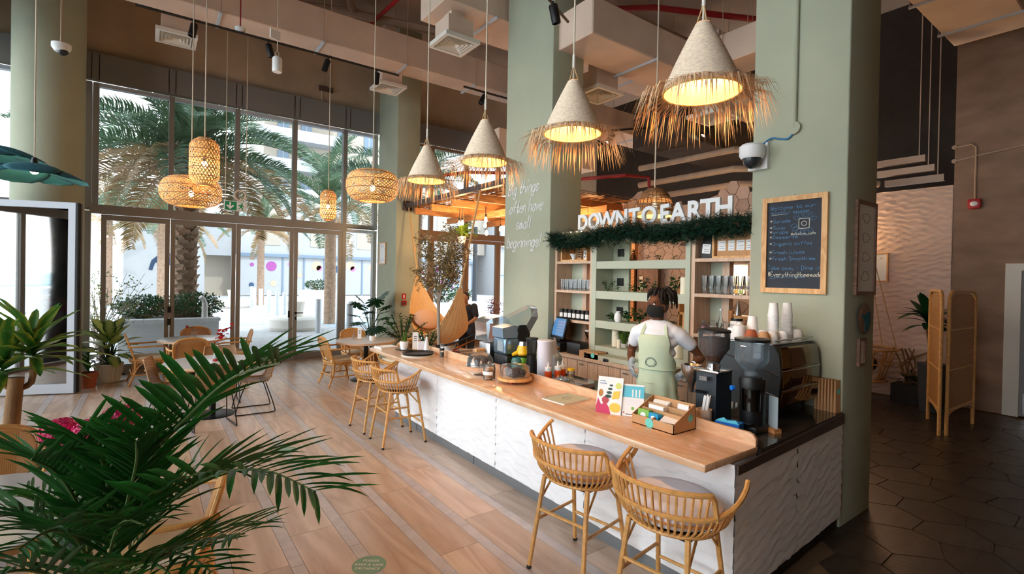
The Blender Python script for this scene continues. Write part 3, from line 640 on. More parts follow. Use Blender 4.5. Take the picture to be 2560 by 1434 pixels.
# ------------------------------------------------------------------ ceiling services
def duct(loc, sx, sy, sz, label, mat='duct', seams='x', n=3, cutz=None):
    t = thing('ceiling_duct', label, 'duct', loc); MB().rbox(0, 0, 0, sx, sy, sz, .015, 1).build('casing', mat, t)
    for k in range(n):
        q = (k+.5)/n
        if seams == 'x': MB().box(sx*q-.02, -.05, -.03, sx*q+.02, sy+.05, 0).build('hanger_bar', 'alulight', t, smooth=0)
        else: MB().box(-.05, sy*q-.02, -.03, sx+.05, sy*q+.02, 0).build('hanger_bar', 'alulight', t, smooth=0)
        for s in (0, 1):
            if seams == 'x': MB().cyl((sx*q, -.04 if s == 0 else sy+.04, -.02), (sx*q, -.04 if s == 0 else sy+.04, ZC-loc[2]), .006, n=5).build('hanger_rod', 'pipe', t)
            else: MB().cyl((-.04 if s == 0 else sx+.04, sy*q, -.02), (-.04 if s == 0 else sx+.04, sy*q, ZC-loc[2]), .006, n=5).build('hanger_rod', 'pipe', t)
    return t
duct((-3.2, 9.62, 6.3), 13.2, .55, .62, 'long beige air duct above the track lights by the windows', n=8)
duct((3.5, 6.6, 6.1), 5.4, .85, .55, 'beige air duct crossing above the quote column', n=3)
duct((4.7, 4.75, 5.25), 5.2, .75, .5, 'beige air duct crossing behind the bar columns', n=2)
duct((7.0, 2.7, 5.3), .62, 2.1, .45, 'short side duct joining the crossing duct', seams='y', n=2)
duct((6.3, 7.9, 5.4), 4.2, .8, .5, 'beige air duct over the pergola corner', n=2)
duct((6.6, 1.5, 5.9), 4.0, .9, .75, 'wide beige duct at upper right above the entrance', n=3)
duct((6.2, 9.1, 4.75), 3.0, .9, .55, 'low duct with rounded end over the pergola', n=1)
duct((7.8, 5.5, 4.6), 2.6, 1.2, .6, 'dim low duct behind the brown dome lamp', 'ductshaded', n=1)
rd = thing('round_duct', 'fat round insulated duct beside the blackboard column', 'duct', (6.9, 3.1, 4.9)); MB().lathe([(.0, 0), (.3, 0), (.36, .06), (.36, 1.1), (.3, 1.18), (0, 1.18)], 24).build('casing', 'offwhite', rd); MB().cyl((0, 0, 1.1), (0, 0, ZC-4.9), .05).build('hanger', 'pipe', rd)
# pipes
def pipe(pts, r, mat, label, n=10):
    o = MB().tube(pts, r, n).build('ceiling_pipe', mat); return tag(o, label, 'pipe')
pipe([(1.3, 11.2, 7.42), (3.1, 10.42, 7.38), (4.28, 10.1, 7.36), (5.8, 9.7, 7.33), (6.7, 9.45, 7.33)], .085, 'pipe', 'insulated beige pipe running along the ceiling above the duct')
pipe([(2.9, 9.4, 7.45), (3.3, 10.25, 7.42), (3.6, 10.65, 7.4), (3.9, 11.2, 7.4)], .08, 'pipe', 'insulated beige branch pipe crossing the ceiling')
pipe([(2.5, 11.0, 7.35), (3.5, 10.5, 7.33)], .06, 'pipe', 'short beige side pipe at the top of the picture')
pipe([(3.72, 11.0, 7.3), (3.85, 9.3, 7.35), (4.0, 7.5, 7.4)], .04, 'redpipe', 'thin red sprinkler pipe under the beige ceiling')
pipe([(5.2, 7.4, 6.75), (7.0, 5.6, 6.7), (9.0, 4.6, 6.7)], .05, 'redpipe', 'dark red sprinkler pipe between the two columns')
pipe([(5.2, 6.4, 6.95), (8.5, 6.2, 6.9), (10.5, 6.1, 6.9)], .035, 'pipe', 'thin grey conduit between the two columns')
pipe([(6.6, 10.6, 3.9), (6.6, 8.0, 3.98), (7.4, 6.5, 4.0), (7.9, 6.35, 4.0), (7.95, 6.35, 3.4)], .035, 'redpipe', 'red fire pipe above the pergola')
pipe([(5.4, 11.4, 3.9), (5.45, 11.3, 4.4), (6.4, 10.8, 4.6), (7.5, 10.0, 4.6)], .04, 'redpipe', 'red fire pipe by the far windows')
for k, (x, y, z) in enumerate(((8.6, 5.0, 4.0), (8.6, 5.0, 4.35), (8.8, 5.0, 3.75))): pipe([(x-.2, y+2.0, z), (x, y, z+.05), (x+1.8, y-1.6, z+.05)], .06, 'pipe', ('lower', 'upper', 'lowest')[k]+' of three beige pipes in the dark behind the sign')
# slatted dark stair / tray beyond the blackboard column
for k in range(3):
    o = MB().box(0, 0, 0, .1, .9, .12).cyl((.05, .1, .1), (.05, .1, ZC-4.3+k*.2), .01, n=6).build('cable_tray_bar', 'duct'); o.location = (11.6, 3.0-k*.14, 4.3-k*.2); tag(o, ('top', 'middle', 'bottom')[k]+' beige bar in the dark opening above the pink panel', 'bar')
# diffusers
df = None
def diffuser(x, y, z, label, h=.3, s=1):
    global df
    if df is None:
        df = thing('air_diffuser', label, 'air vent', (x, y, z), 0, 'square ceiling air diffusers')
        MB().box(-.3, -.3, .05, .3, .3, .06).box(-.3, -.3, 0, -.24, .3, .05).box(.24, -.3, 0, .3, .3, .05).box(-.24, -.3, 0, .24, -.24, .05).box(-.24, .24, 0, .24, .3, .05).build('frame', 'offwhite', df, smooth=0)
        for k in range(4):
            a = .215-.05*k; b = a-.035
            MB().add([(-a, -a, 0), (a, -a, 0), (a, a, 0), (-a, a, 0), (-b, -b, .045), (b, -b, .045), (b, b, .045), (-b, b, .045)], [(0, 1, 5, 4), (1, 2, 6, 5), (2, 3, 7, 6), (3, 0, 4, 7)]).build('louver', 'offwhite', df, smooth=0)
        MB().box(-.25, -.25, .052, .25, .25, .054).build('dark_throat', 'blackplastic', df, smooth=0)
        MB().box(-.22, -.22, .06, .22, .22, .06+h).box(-.12, -.12, .06+h, .12, .12, 1.35).build('neck_box', 'duct', df, smooth=0); return df
    return dup(df, (x, y, z), 0, label)
diffuser(.35, 10.55, 6.02, 'square air diffuser at far left above the track lights'); diffuser(4.12, 10.3, 5.98, 'square air diffuser beside the far column top'); diffuser(3.85, 6.95, 5.62, 'square air diffuser left of the quote column top'); diffuser(5.95, 5.85, 5.0, 'square air diffuser right of the quote column'); diffuser(5.9, 2.62, 4.72, 'square air diffuser left of the blackboard column top'); diffuser(7.3, 4.6, 4.6, 'square air diffuser behind the straw fringe')
# track lights
def rail(p0, p1, label):
    o = MB().tube([p0, p1], .022, 4).build('track_rail', 'blackplastic', smooth=0); return tag(o, label, 'light track')
spot0 = None
def spot(p, label, tilt=(0, 0), lit=False):
    global spot0
    t = thing('track_spotlight', label, 'spotlight', p, 0, 'black track spotlights'); 
    st = MB().cyl((0, 0, 0), (0, 0, -.05), .012, n=8).build('stem', 'blackplastic', t)
    ca = MB().lathe([(.0, 0), (.05, 0), (.055, -.01), (.055, -.21), (.048, -.215), (.045, -.18), (0, -.18)][::-1], 16).build('can', 'blackplastic', t, (0, 0, -.045)); ca.rotation_euler = (tilt[0], tilt[1], 0)
    ln = MB().lathe([(0, -.19), (.044, -.188)], 14, cap=False).build('lens', 'lamplit' if lit else 'steel', ca)
    return t
rail((-.2, 9.45, 5.98), (4.0, 9.45, 5.98), 'long black light track in front of the windows')
for x, l in ((.55, 'leftmost black spotlight on the window track'), (1.62, 'second black spotlight on the window track'), (2.62, 'third black spotlight on the window track'), (3.55, 'rightmost black spotlight on the window track')): spot((x, 9.45, 5.96), l, tilt=(rnd(-.2, .2), rnd(-.3, .3)))
rail((5.0, 8.6, 5.75), (6.6, 8.6, 5.75), 'short black light track left of the quote column'); spot((5.5, 8.6, 5.73), 'black spotlight just left of the quote column', (0, .5))
rail((2.9, 4.2, 5.35), (4.4, 4.9, 5.35), 'short black light track at the top of the quote column'); spot((3.9, 4.62, 5.33), 'black spotlight at the top beside the quote column', (0, -.3))
rail((6.2, 8.3, 4.9), (8.6, 4.9, 4.9), 'black light track behind the dome lamp'); spot((7.3, 6.75, 4.88), 'lit black spotlight behind the dome lamp', (.3, .5), True); spot((6.55, 7.7, 4.88), 'black spotlight above the pergola', (0, 0)); spot((8.3, 5.3, 4.88), 'small lit spotlight in the dark right of the dome lamp', (.4, .5), True)
# smoke detectors, white hanging sensor, exit sign
def cable(p, z1, mat='cord', r=.006): return MB().cyl((0, 0, 0), (0, 0, z1-p[2]), r, n=6)
t = thing('smoke_detector', 'white smoke detector on a red conduit at top left', 'smoke detector', (1.2, 9.5, 6.05)); MB().lathe([(0, -.05), (.05, -.05), (.07, -.02), (.08, 0), (.08, .03), (.0, .035)], 18).build('housing', 'white', t); MB().cyl((0, 0, .03), (0, 0, ZC-6.05), .01, n=6).build('conduit', 'redpipe', t)
t = thing('smoke_detector', 'white smoke detector hanging behind the second straw lamp', 'smoke detector', (6.2, 6.6, 4.3)); MB().lathe([(0, -.05), (.05, -.05), (.07, -.02), (.08, 0), (.08, .03), (.0, .035)], 18).build('housing', 'white', t); MB().cyl((0, 0, .03), (0, 0, ZC-4.3), .01, n=6).build('conduit', 'pipe', t)
t = thing('pendant_speaker', 'white cylinder pendant speaker hanging on a cord', 'speaker', (1.55, 8.3, 5.05)); MB().lathe([(0, 0), (.065, 0), (.07, .015), (.07, .2), (.055, .225), (.01, .235), (0, .235)], 18).build('body', 'white', t); MB().tube([(0, 0, .23), (.03, 0, .28), (0, 0, .33), (-.03, 0, .28), (0, 0, .23)], .007, 6).cyl((0, 0, .32), (0, 0, ZC-5.05), .006, n=6).build('cord', 'cord', t); MB().box(-.12, -.01, .48, .04, .01, .62).xf(Matrix.Rotation(.4, 4, 'Z')).build('tag_card', 'white', t, smooth=0)
t = thing('exit_sign', 'green running-man exit sign hanging on two ropes', 'exit sign', (1.4, 11.4, 3.22)); MB().box(-.2, -.015, 0, .2, .015, .2).build('panel', 'white', t, smooth=0); MB().box(-.185, -.018, .015, .185, -.014, .185).build('green_face', 'green', t, smooth=0)
MB().prism([(-.11, .17), (-.08, .17), (-.08, .09), (-.045, .12), (-.025, .1), (-.095, .03), (-.165, .1), (-.145, .12), (-.11, .09)], 0, .003, Matrix.Translation((0, -.018, 0)) @ ROT_NY).build('arrow', 'white', t, smooth=0)
MB().prism([(.02, .02), (.18, .02), (.18, .18), (.02, .18)], 0, .003, Matrix.Translation((0, -.018, 0)) @ ROT_NY).build('door_symbol', 'white', t, smooth=0)
MB().prism([(.1, .165), (.125, .165), (.125, .142), (.1, .142)], 0, .003, Matrix.Translation((0, -.021, 0)) @ ROT_NY).prism([(.06, .13), (.12, .138), (.14, .1), (.155, .1), (.15, .085), (.13, .085), (.12, .105), (.11, .08), (.135, .06), (.125, .025), (.11, .025), (.115, .055), (.085, .07), (.07, .04), (.04, .04), (.04, .055), (.065, .055), (.085, .11), (.07, .112), (.06, .095), (.045, .1)], 0, .003, Matrix.Translation((0, -.021, 0)) @ ROT_NY).build('running_figure', 'green', t, smooth=0)
for s in (-.18, .18): MB().cyl((s, 0, .2), (s, 0, ZC-3.22), .008, n=6).build('rope', 'cord', t)
MB().tube(arcpts((.08, 0), .1, 0, 2*pi, 20)[:-1], .018, 8, closed=True).xf(Matrix.Translation((0, 0, .32)) @ Matrix.Rotation(pi/2, 4, 'X')).build('rope_coil', 'cord', t)
# wall conduit and junction box on the brown back wall
t = thing('junction_box', 'grey conduit with junction box on the brown wall above the windows', 'conduit', (3.35, YW-.075, 6.35)); MB().box(-.16, -.04, -.05, .16, 0, .06).build('box', 'steelbeam', t, smooth=0); MB().cyl((.05, -.02, .06), (.05, -.02, 1.3), .014, n=6).build('conduit', 'pipe', t); MB().tube([(-.1, -.02, -.05), (-.1, -.02, -.25), (.0, -.02, -.36), (.1, -.02, -.4)], .012, 6).build('cable', 'cord', t)
# dome cameras
t = thing('dome_camera', 'white dome camera on a conduit in front of the round column', 'security camera', (-1.12, 10.35, 5.33)); MB().lathe([(0, -.02), (.08, .0), (.12, .06), (.12, .12), (0, .13)], 20).build('housing', 'white', t); MB().ell((.02, -.02, .0), .07, .07, .06).build('lens_dome', 'smoke', t); MB().cyl((0, 0, .12), (0, 0, ZC-5.33), .014, n=6).build('conduit', 'pipe', t)
t = thing('dome_camera', 'white dome camera on the left edge of the blackboard column', 'security camera', (4.5, 2.43, 3.16)); MB().box(.06, -.1, -.12, .1, .08, .12).build('bracket', 'white', t, smooth=0); MB().lathe([(0, -.03), (.09, -.03), (.11, 0), (.11, .08), (.09, .1), (0, .1)], 20).build('housing', 'white', t, (-.02, 0, 0)); MB().ell((-.02, 0, -.03), .085, .085, .09).build('lens_dome', 'smoke', t)
MB().tube(smooth_path([(.05, -.06, .1), (.08, -.12, .15), (.085, -.2, .13), (.085, -.27, .12), (.085, -.32, .17), (.085, -.33, .2)], 4), .008, 6).build('blue_cable', M('bluecable', S(40, 120, 170), .5), t)
t = thing('conduit', 'green painted conduit with round box on the blackboard column', 'conduit', (4.585, 2.11, 3.36)); MB().cyl((0, 0, 0), (0, 0, ZC-3.36), .02, n=8).build('pipe', 'sage', t); MB().lathe([(.055, 0), (.055, .03), (0, .032)], 18).xf(Matrix.Translation((.014, 0, 0)) @ ROT_NX).build('round_box', 'sage', t)
# ------------------------------------------------------------------ bar counter
bc = thing('bar_counter', 'long white bar counter with rippled plaster panels and steel plinth', 'counter', (0, 0, 0))
MB().add([(2.815, 1.6, .1), (4.59, 1.71, .1), (4.59, 2.5, .1), (3.72, 2.5, .1), (3.72, 6.6, .1), (2.815, 6.6, .1), (2.815, 1.6, .91), (4.59, 1.71, .91), (4.59, 2.5, .91), (3.72, 2.5, .91), (3.72, 6.6, .91), (2.815, 6.6, .91)], [(5, 4, 3, 2, 1, 0), (6, 7, 8, 9, 10, 11)]+[(i, (i+1) % 6, 6+(i+1) % 6, 6+i) for i in range(6)]).build('carcass', 'wavewhite', bc, smooth=0)
ys = [1.583, 2.83, 4.08, 5.33, 6.62]
for i in range(4): wavy('front_panel', 'wavewhite', bc, (2.81, ys[i+1]-.004, 0), (2.81, ys[i], 0), .1, .915, (-1, 0, 0), pitch=.088, amp=.007, seed=i*3, dz=.0085)
a, b, c_ = V((2.80, 1.575, 0)), V((3.7, 1.63, 0)), V((4.595, 1.683, 0)); nn = V((.06, -1, 0)).normalized()
wavy('end_panel', 'wavewhite', bc, a, b-V((.003, 0, 0)), .1, .865, nn, pitch=.088, amp=.008, seed=21, dz=.0085); wavy('end_panel', 'wavewhite', bc, b, c_, .1, .865, nn, pitch=.088, amp=.008, seed=27, dz=.0085)
MB().box(2.825, 1.62, 0, 2.84, 6.6, .1).build('plinth', 'plinth', bc, smooth=0)
for y in (2.95, 4.5, 5.9): MB().box(2.822, y, 0, 2.826, y+.004, .1).build('plinth_joint', 'blackplastic', bc, smooth=0)
MB().add([(2.83, 1.6, 0), (4.59, 1.705, 0), (4.59, 1.72, 0), (2.83, 1.615, 0), (2.83, 1.6, .1), (4.59, 1.705, .1), (4.59, 1.72, .1), (2.83, 1.615, .1)], [(0, 1, 5, 4), (4, 5, 6, 7), (1, 2, 6, 5), (3, 0, 4, 7), (2, 3, 7, 6)]).build('end_plinth', 'blackmetal', bc, smooth=0)
ct = thing('countertop', 'pale oak bar ledge with low upstand on the bar counter', 'countertop', (0, 0, 0))
MB().rbox(2.53, 1.60, .92, 3.105, 6.86, .97, .012, 2).build('ledge', 'oak', ct)
up = MB().prism([(1.61, 0), (6.5, 0), (6.5, .075), (1.66, .075), (1.63, .065), (1.61, .04)], 0, .022, Matrix.Translation((3.09, 0, .97)) @ Matrix(((0, 0, 1), (1, 0, 0), (0, 1, 0))).to_4x4()).build('upstand', 'oak', ct, smooth=0)
wk = thing('worktop', 'dark glossy L-shaped worktop behind the oak ledge', 'worktop', (0, 0, 0))
MB().add([(3.113, 1.59, .875), (4.6, 1.68, .875), (4.6, 2.5, .875), (3.74, 2.5, .875), (3.74, 6.6, .875), (3.113, 6.6, .875), (3.113, 1.59, .95), (4.6, 1.68, .95), (4.6, 2.5, .95), (3.74, 2.5, .95), (3.74, 6.6, .95), (3.113, 6.6, .95)], [(5, 4, 3, 2, 1, 0), (6, 7, 8, 9, 10, 11)]+[(i, (i+1) % 6, 6+(i+1) % 6, 6+i) for i in range(6)]).build('slab', 'worktop', wk, smooth=0)
MB().add([(2.81, 1.562, .86), (4.6, 1.668, .86), (4.6, 1.68, .86), (2.81, 1.574, .86), (2.81, 1.562, .915), (4.6, 1.668, .94), (4.6, 1.68, .94), (2.81, 1.574, .915)], [(0, 1, 5, 4), (4, 5, 6, 7), (3, 0, 4, 7), (1, 2, 6, 5), (2, 3, 7, 6), (0, 3, 2, 1)]).build('edge_trim', 'steelbeam', wk, smooth=0)

# ------------------------------------------------------------------ bar stools
def stool_geo(t):
    def P(phi, r, z, kx=1.0, ky=1.16): return V((-cos(phi)*r*kx, -sin(phi)*r*ky, z))
    F_ = rad(114)
    def mid(phi):
        q = abs(phi)/F_; e = max(0, q-.45)/.55; return P(phi, .29+.055*e**1.4, .765+.15*e**1.7)
    def base(phi): return P(phi, .215, .635)
    MB().tube([mid(F_*(-1+i/18)) for i in range(37)], .014, 7).build('arm_rail', 'rattan', t)
    tops = []
    for i in range(29):
        q = -1+2*i/28; phi = q*rad(66); e = max(0, (abs(q)-.84)/.16); tops.append(P(phi, .315-.02*e, .905-(.905-.76)*e**2.4))
    MB().tube(tops, .015, 7).build('top_rail', 'rattan', t)
    MB().tube([base(rad(-180+360*i/32)) for i in range(32)], .014, 7, closed=True).build('seat_ring', 'rattan', t)
    MB().tube([P(F_*(-1+i/16), .262, .71) for i in range(33)], .008, 6).build('binding', 'rattandark', t)
    n = 33
    for i in range(n):
        phi = rad(-110+220*i/(n-1)); pts = [base(phi), P(phi, .262, .69), mid(phi)]
        if abs(phi) < rad(60): pts = pts[:2]+[P(phi, .285, .76), P(phi, .314, .90)]
        MB().tube(pts, .0075, 5).build('spindle', 'rattan', t)
    MB().rbox(-.17, -.19, .61, .17, .19, .628, .004, 1).build('seat_plate', 'blackmetal', t)
    MB().lathe([(0, .762), (.17, .785), (.225, .775), (.255, .745), (.26, .71), (.235, .67), (0, .655)][::-1], 28).xf(Matrix.Diagonal((1, 1.08, 1, 1))).build('seat_cushion', 'cushion', t)
    for sx in (-1, 1):
        for sy in (-1, 1):
            MB().tube([(sx*.165, sy*.18, .63), (sx*.265, sy*.225, 0)], [.0165, .015], 8).build('leg', 'rattan', t)
            MB().cyl((sx*.2655, sy*.2255, 0), (sx*.262, sy*.223, .02), .017, n=8).build('foot_cap', 'blackplastic', t)
    L = lambda sx, sy, z: V((sx*(.265-.1*z/.63), sy*(.225-.045*z/.63), z))
    for z, a, b in ((.24, (1, -1), (1, 1)), (.40, (-1, -1), (-1, 1)), (.33, (-1, -1), (1, -1)), (.33, (-1, 1), (1, 1))): MB().tube([L(*a, z), L(*b, z)], .011, 7).build('stretcher', 'rattan', t)
    for sx in (-1, 1):
        for sy in (-1, 1): MB().tube([L(sx, sy, .46), V((sx*.05, sy*.18, .62))], .008, 6).build('brace', 'rattan', t)
st = thing('bar_stool', 'rattan bar stool nearest the end of the bar', 'bar stool', (2.46, 1.76, 0), rad(8), 'rattan bar stools along the counter')
stool_geo(st)
for x, y, a, l in ((2.44, 2.50, 10, 'rattan bar stool second from the near end of the bar'), (2.46, 5.66, -2, 'rattan bar stool at far end of the bar, the nearer of that pair'), (2.45, 6.34, 4, 'rattan bar stool at far end of the bar, the one beside the round table')): dup(st, (x, y, 0), rad(a), l)

# ------------------------------------------------------------------ round tables
def table(loc, r, label, first=[None]):
    t = thing('round_table', label, 'table', loc, 0, 'round cafe tables')
    MB().lathe([(0, .722), (r-.03, .722), (r-.004, .726), (r-.004, .748), (r-.012, .75), (0, .75)], 48).build('table_top', 'tabletop', t)
    MB().lathe([(r-.006, .712), (r, .714), (r, .746), (r-.006, .7475)], 48, cap=False).build('edge_band', 'tableedge', t)
    MB().cyl((0, 0, .015), (0, 0, .722), .042, n=18).build('pedestal', 'blackmetal', t); MB().lathe([(.28, 0), (.28, .008), (.26, .014), (.05, .02), (0, .02)], 36).build('base_plate', 'blackmetal', t)
    MB().lathe([(0, .705), (.16, .705), (.16, .722), (0, .722)], 20).build('top_plate', 'blackmetal', t)
    return t
table((.68, 10.97, 0), .55, 'round grey table farthest left, against the glass doors'); table((.745, 8.08, 0), .59, 'round grey table with red leaves, ringed by wire chairs'); table((3.37, 9.3, 0), .55, 'round grey table near the monstera'); table((-.80, 3.62, 0), .62, 'round grey table in the left foreground behind the palm fronds')

# ------------------------------------------------------------------ rattan armchairs
def armchair_geo(t):
    S_ = .42; hw = .25
    # back frame arch (leans back)
    def B(y, z): return V((-.2-.14*(z-.4)/.45, y, z))
    arch = [B(-hw*.92, .40), B(-hw*.98, .58), B(-hw, .72)]+[B(-hw*cos(a), .72+.13*sin(a)**.8) for a in [pi*i/10 for i in range(1, 10)]]+[B(hw, .72), B(hw*.98, .58), B(hw*.92, .40)]
    MB().tube(smooth_path(arch, 2), .0165, 8).build('back_frame', 'rattan', t)
    ins = [p*1.0 for p in arch]; MB().tube(smooth_path([V((p.x+.004, p.y*.9, .40+(p.z-.40)*.955)) for p in arch], 2), .008, 6).build('inner_frame', 'rattan', t)
    def fn(u, v):
        y = (-1+2*u); top = .72+.125*max(0, 1-y*y)**.45; z = .43+(top-.43)*v; p = B(y*hw*.93, z); p.x += .02*(y*y); return p
    pn = MB().grid(fn, 12, 10).build('back_panel', 'canedark', t); uvproj(pn, lambda c: c.y, lambda c: c.z)
    seat = smooth_path([(-.22, -hw*.9, S_), (.2, -hw, S_), (.25, -hw*.8, S_), (.25, hw*.8, S_), (.2, hw, S_), (-.22, hw*.9, S_)], 3, closed=True)
    MB().tube(seat, .018, 8, closed=True).build('seat_frame', 'rattan', t); MB().tube([V((p.x, p.y*.97, p.z-.035)) for p in seat], .013, 7, closed=True).build('under_ring', 'rattan', t)
    MB().rbox(-.21, -.225, S_-.01, .24, .225, S_+.055, .028, 3).build('seat_cushion', 'cream', t)
    for s in (-1, 1):
        arm = smooth_path([(-.315, s*(hw-.0), .66), (-.2, s*(hw+.05), .655), (.05, s*(hw+.06), .655), (.2, s*(hw+.055), .65), (.275, s*(hw+.04), .60), (.285, s*(hw+.03), .52), (.24, s*(hw+.01), .455), (.1, s*hw, .42)], 3)
        MB().tube(arm, .015, 8).build('arm', 'rattan', t)
        for sx, x1 in ((-1, -.3), (1, .27)):
            MB().tube(smooth_path([(sx*.2, s*hw*.93, S_+.0), (sx*.215, s*hw*.98, .2), (x1, s*hw*1.08, 0)], 3), .0165, 8).build('leg', 'rattan', t)
            MB().tube(smooth_path([(sx*.19-sx*.02, s*hw*.86, S_-.02), (sx*.2, s*hw*.9, .2), (x1*.96, s*hw*1.0, .01)], 3), .011, 7).build('leg_doubler', 'rattandark' if 0 else 'rattan', t)
        MB().tube([(-.26, s*hw*1.02, .17), (.24, s*hw*1.02, .17)], .011, 7).build('stretcher', 'rattan', t)
        MB().tube(smooth_path([(-.24, s*hw*1.0, .12), (-.15, s*hw, .32), (0, s*hw*.98, .375), (.15, s*hw, .32), (.24, s*hw*1.0, .12)], 4), .01, 7).build('arch_brace', 'rattan', t)
    for x in (-.255, .235): MB().tube([(x, -hw, .2), (x, hw, .2)], .011, 7).build('stretcher', 'rattan', t)
    for x in (-.22, .22): MB().tube(smooth_path([(x*1.1, -hw*.98, .14), (x, -hw*.55, .34), (x, 0, .378), (x, hw*.55, .34), (x*1.1, hw*.98, .14)], 4), .009, 7).build('arch_brace', 'rattan', t)
ac = thing('rattan_armchair', 'rattan armchair left of the farthest left table', 'chair', (.02, 11.05, 0), rad(4), 'rattan armchairs with woven backs'); armchair_geo(ac); ac.scale = (1, 1, 1.02)
for x, y, a, l in ((.58, 10.28, 93, 'rattan armchair with its back to us, in front of the farthest left table'), (.78, 11.62, -92, 'rattan armchair behind the farthest left table, against the glass'), (1.33, 11.0, 176, 'rattan armchair right of the farthest left table'),
                   (2.85, 9.2, 4, 'rattan armchair left of the table near the monstera'), (3.42, 10.0, -95, 'rattan armchair behind the table near the monstera'), (3.72, 8.55, 100, 'rattan armchair behind the far end of the bar, turned to the monstera table'),
                   (-.86, 4.66, -86, 'cane-backed chair behind the left foreground table'), (.06, 3.42, 170, 'cane chair right of the foreground table, behind the palm fronds')): dup(ac, (x, y, 0), rad(a), l)

# ------------------------------------------------------------------ woven wire chairs with black sled legs
def wirechair_geo(t):
    prof = [(.22, .475), (.20, .455), (.1, .44), (-.05, .43), (-.15, .435), (-.205, .48), (-.235, .56), (-.265, .68), (-.29, .78), (-.30, .83)]
    sp_ = smooth_path([(x, 0, z) for x, z in prof], 3)
    wd = lambda q: .235*(1-.05*q-.14*max(0, q-.75)*4*.6) if q > .3 else .235*(.88+.4*q)
    n = len(sp_)-1
    def fn(u, v):
        i = u*n; k = min(n-1, int(i)); p = sp_[k].lerp(sp_[k+1], i-k); y = -1+2*v; curl = .035*y**4
        return (p.x+ (curl if u > .45 else 0), y*wd(u), p.z+(curl*.6 if u <= .5 else 0))
    sh = MB().grid(fn, n*1, 14).build('woven_shell', 'wireweave', t); uvproj(sh, lambda c: c.y*1.25, lambda c: (c.z+c.x)*.55)
    rim = [V(fn(i/20, 0)) for i in range(21)]+[V(fn(1, j/8)) for j in range(1, 8)]+[V(fn(1-i/20, 1)) for i in range(21)]+[V(fn(0, 1-j/8)) for j in range(1, 8)]
    MB().tube(rim, .0085, 6, closed=True).build('rim', 'wire', t)
    for q in (.45, .6, .8): MB().tube([V(fn(q, j/10))+V((-.006, 0, -.004)) for j in range(11)], .005, 5).build('cross_wire', 'wire', t)
    for s in (-1, 1):
        MB().tube(smooth_path([(.12, s*.2, .435), (.2, s*.225, .22), (.245, s*.235, .04), (.225, s*.236, .009), (0, s*.238, .009), (-.225, s*.236, .009), (-.25, s*.235, .04), (-.2, s*.225, .22), (-.13, s*.2, .43)], 3), .0075, 7).build('sled_leg', 'blackmetal', t)
        for x in (-.18, .18): MB().cyl((x, s*.238, 0), (x, s*.238, .012), .011, n=8).build('glide', 'blackplastic', t)
    for x in (-.1, .1): MB().tube([(x, -.21, .428), (x, .21, .428)], .007, 6).build('cross_bar', 'blackmetal', t)
wc = thing('wire_chair', 'woven wire chair with black sled legs, left of the red-leaf table', 'chair', (.27, 8.12, 0), rad(-12), 'woven wire chairs around one table'); wirechair_geo(wc)
for x, y, a, l in ((.68, 7.50, 97, 'woven wire chair with its back to us at the red-leaf table'), (1.25, 8.02, 178, 'woven wire chair right of the red-leaf table, turned sideways'), (.92, 8.78, -92, 'woven wire chair behind the red-leaf table')): dup(wc, (x, y, 0), rad(a), l)
# ------------------------------------------------------------------ pendant lamps
def lamp_light(parent, loc, energy, colr=(1, .62, .28), r=.03):
    l = bpy.data.lights.new('bulb_light', 'POINT'); l.energy = energy; l.color = colr; l.shadow_soft_size = r
    o = bpy.data.objects.new('bulb_light', l); col.objects.link(o); o.parent = parent; o.location = loc; return o
def cone_lamp(loc, label, rz):
    t = thing('straw_cone_lamp', label, 'pendant lamp', loc, rz, 'straw cone lamps over the bar'); rg = random.Random(int(loc[1]*100))
    h = .40; prof = []
    for i in range(49):
        q = i/48; r = .225*(1-q)+.04*q+.006*sin(pi*q); z = h*q; prof.append((r+(.003 if i % 2 else -.002), z))
    MB().lathe(prof, 40, cap=False).build('woven_cone', 'straw', t, smooth=80)
    MB().lathe([(.04, h), (.034, h+.004), (0, h+.005)], 20, cap=False).build('cap', 'straw', t)
    inn = [(max(.034, .214*(1-q)+.03*q)+(.003 if i % 2 else -.002), .005+.37*q) for i, q in enumerate([k/14 for k in range(15)])]
    MB().lathe(inn[::-1], 32, cap=False).build('inner_lining', 'strawin', t)
    MB().tube([(.219*cos(a), .219*sin(a), .0) for a in [2*pi*k/32 for k in range(32)]], .008, 6, closed=True).build('rim', 'strawin', t)
    f = MB()
    for k in range(300):
        a = 2*pi*k/300+rg.uniform(-.03, .03); l = rg.uniform(.2, .36); out = rg.uniform(.2, .85); tw = rg.uniform(-.5, .5); w = rg.uniform(.0022, .004)
        p0 = V((.222*cos(a), .222*sin(a), .03)); d = V((cos(a+tw), sin(a+tw), 0)); p1 = p0+d*(l*.42*(.5+out))+V((0, 0, -l*.18)); p2 = p1+d*(l*.3*out)+V((0, 0, -l*(.75-.35*out)))
        s = V((-sin(a), cos(a), 0))*w; f.add([p0-s, p0+s, p1+s, p1-s, p2], [(0, 1, 2, 3), (3, 2, 4)])
    f.build('fringe', 'strawfringe', t, smooth=0, kind='stuff')
    for s in (0, 2.1, 4.2): MB().tube([(.04*cos(s), .04*sin(s), h-.01), (.0, 0, h+.12)], .004, 5).build('hanging_string', 'rope', t)
    MB().cyl((0, 0, h), (0, 0, ZC-loc[2]), .007, n=8).build('cord', 'cord', t); MB().cyl((0, 0, h+.1), (0, 0, h+.2), .011, n=8).build('cord_sleeve', 'offwhite', t)
    MB().ell((0, 0, .2), .03, .03, .04).build('bulb', 'bulb', t)
    lamp_light(t, (0, 0, .13), 7.5); return t
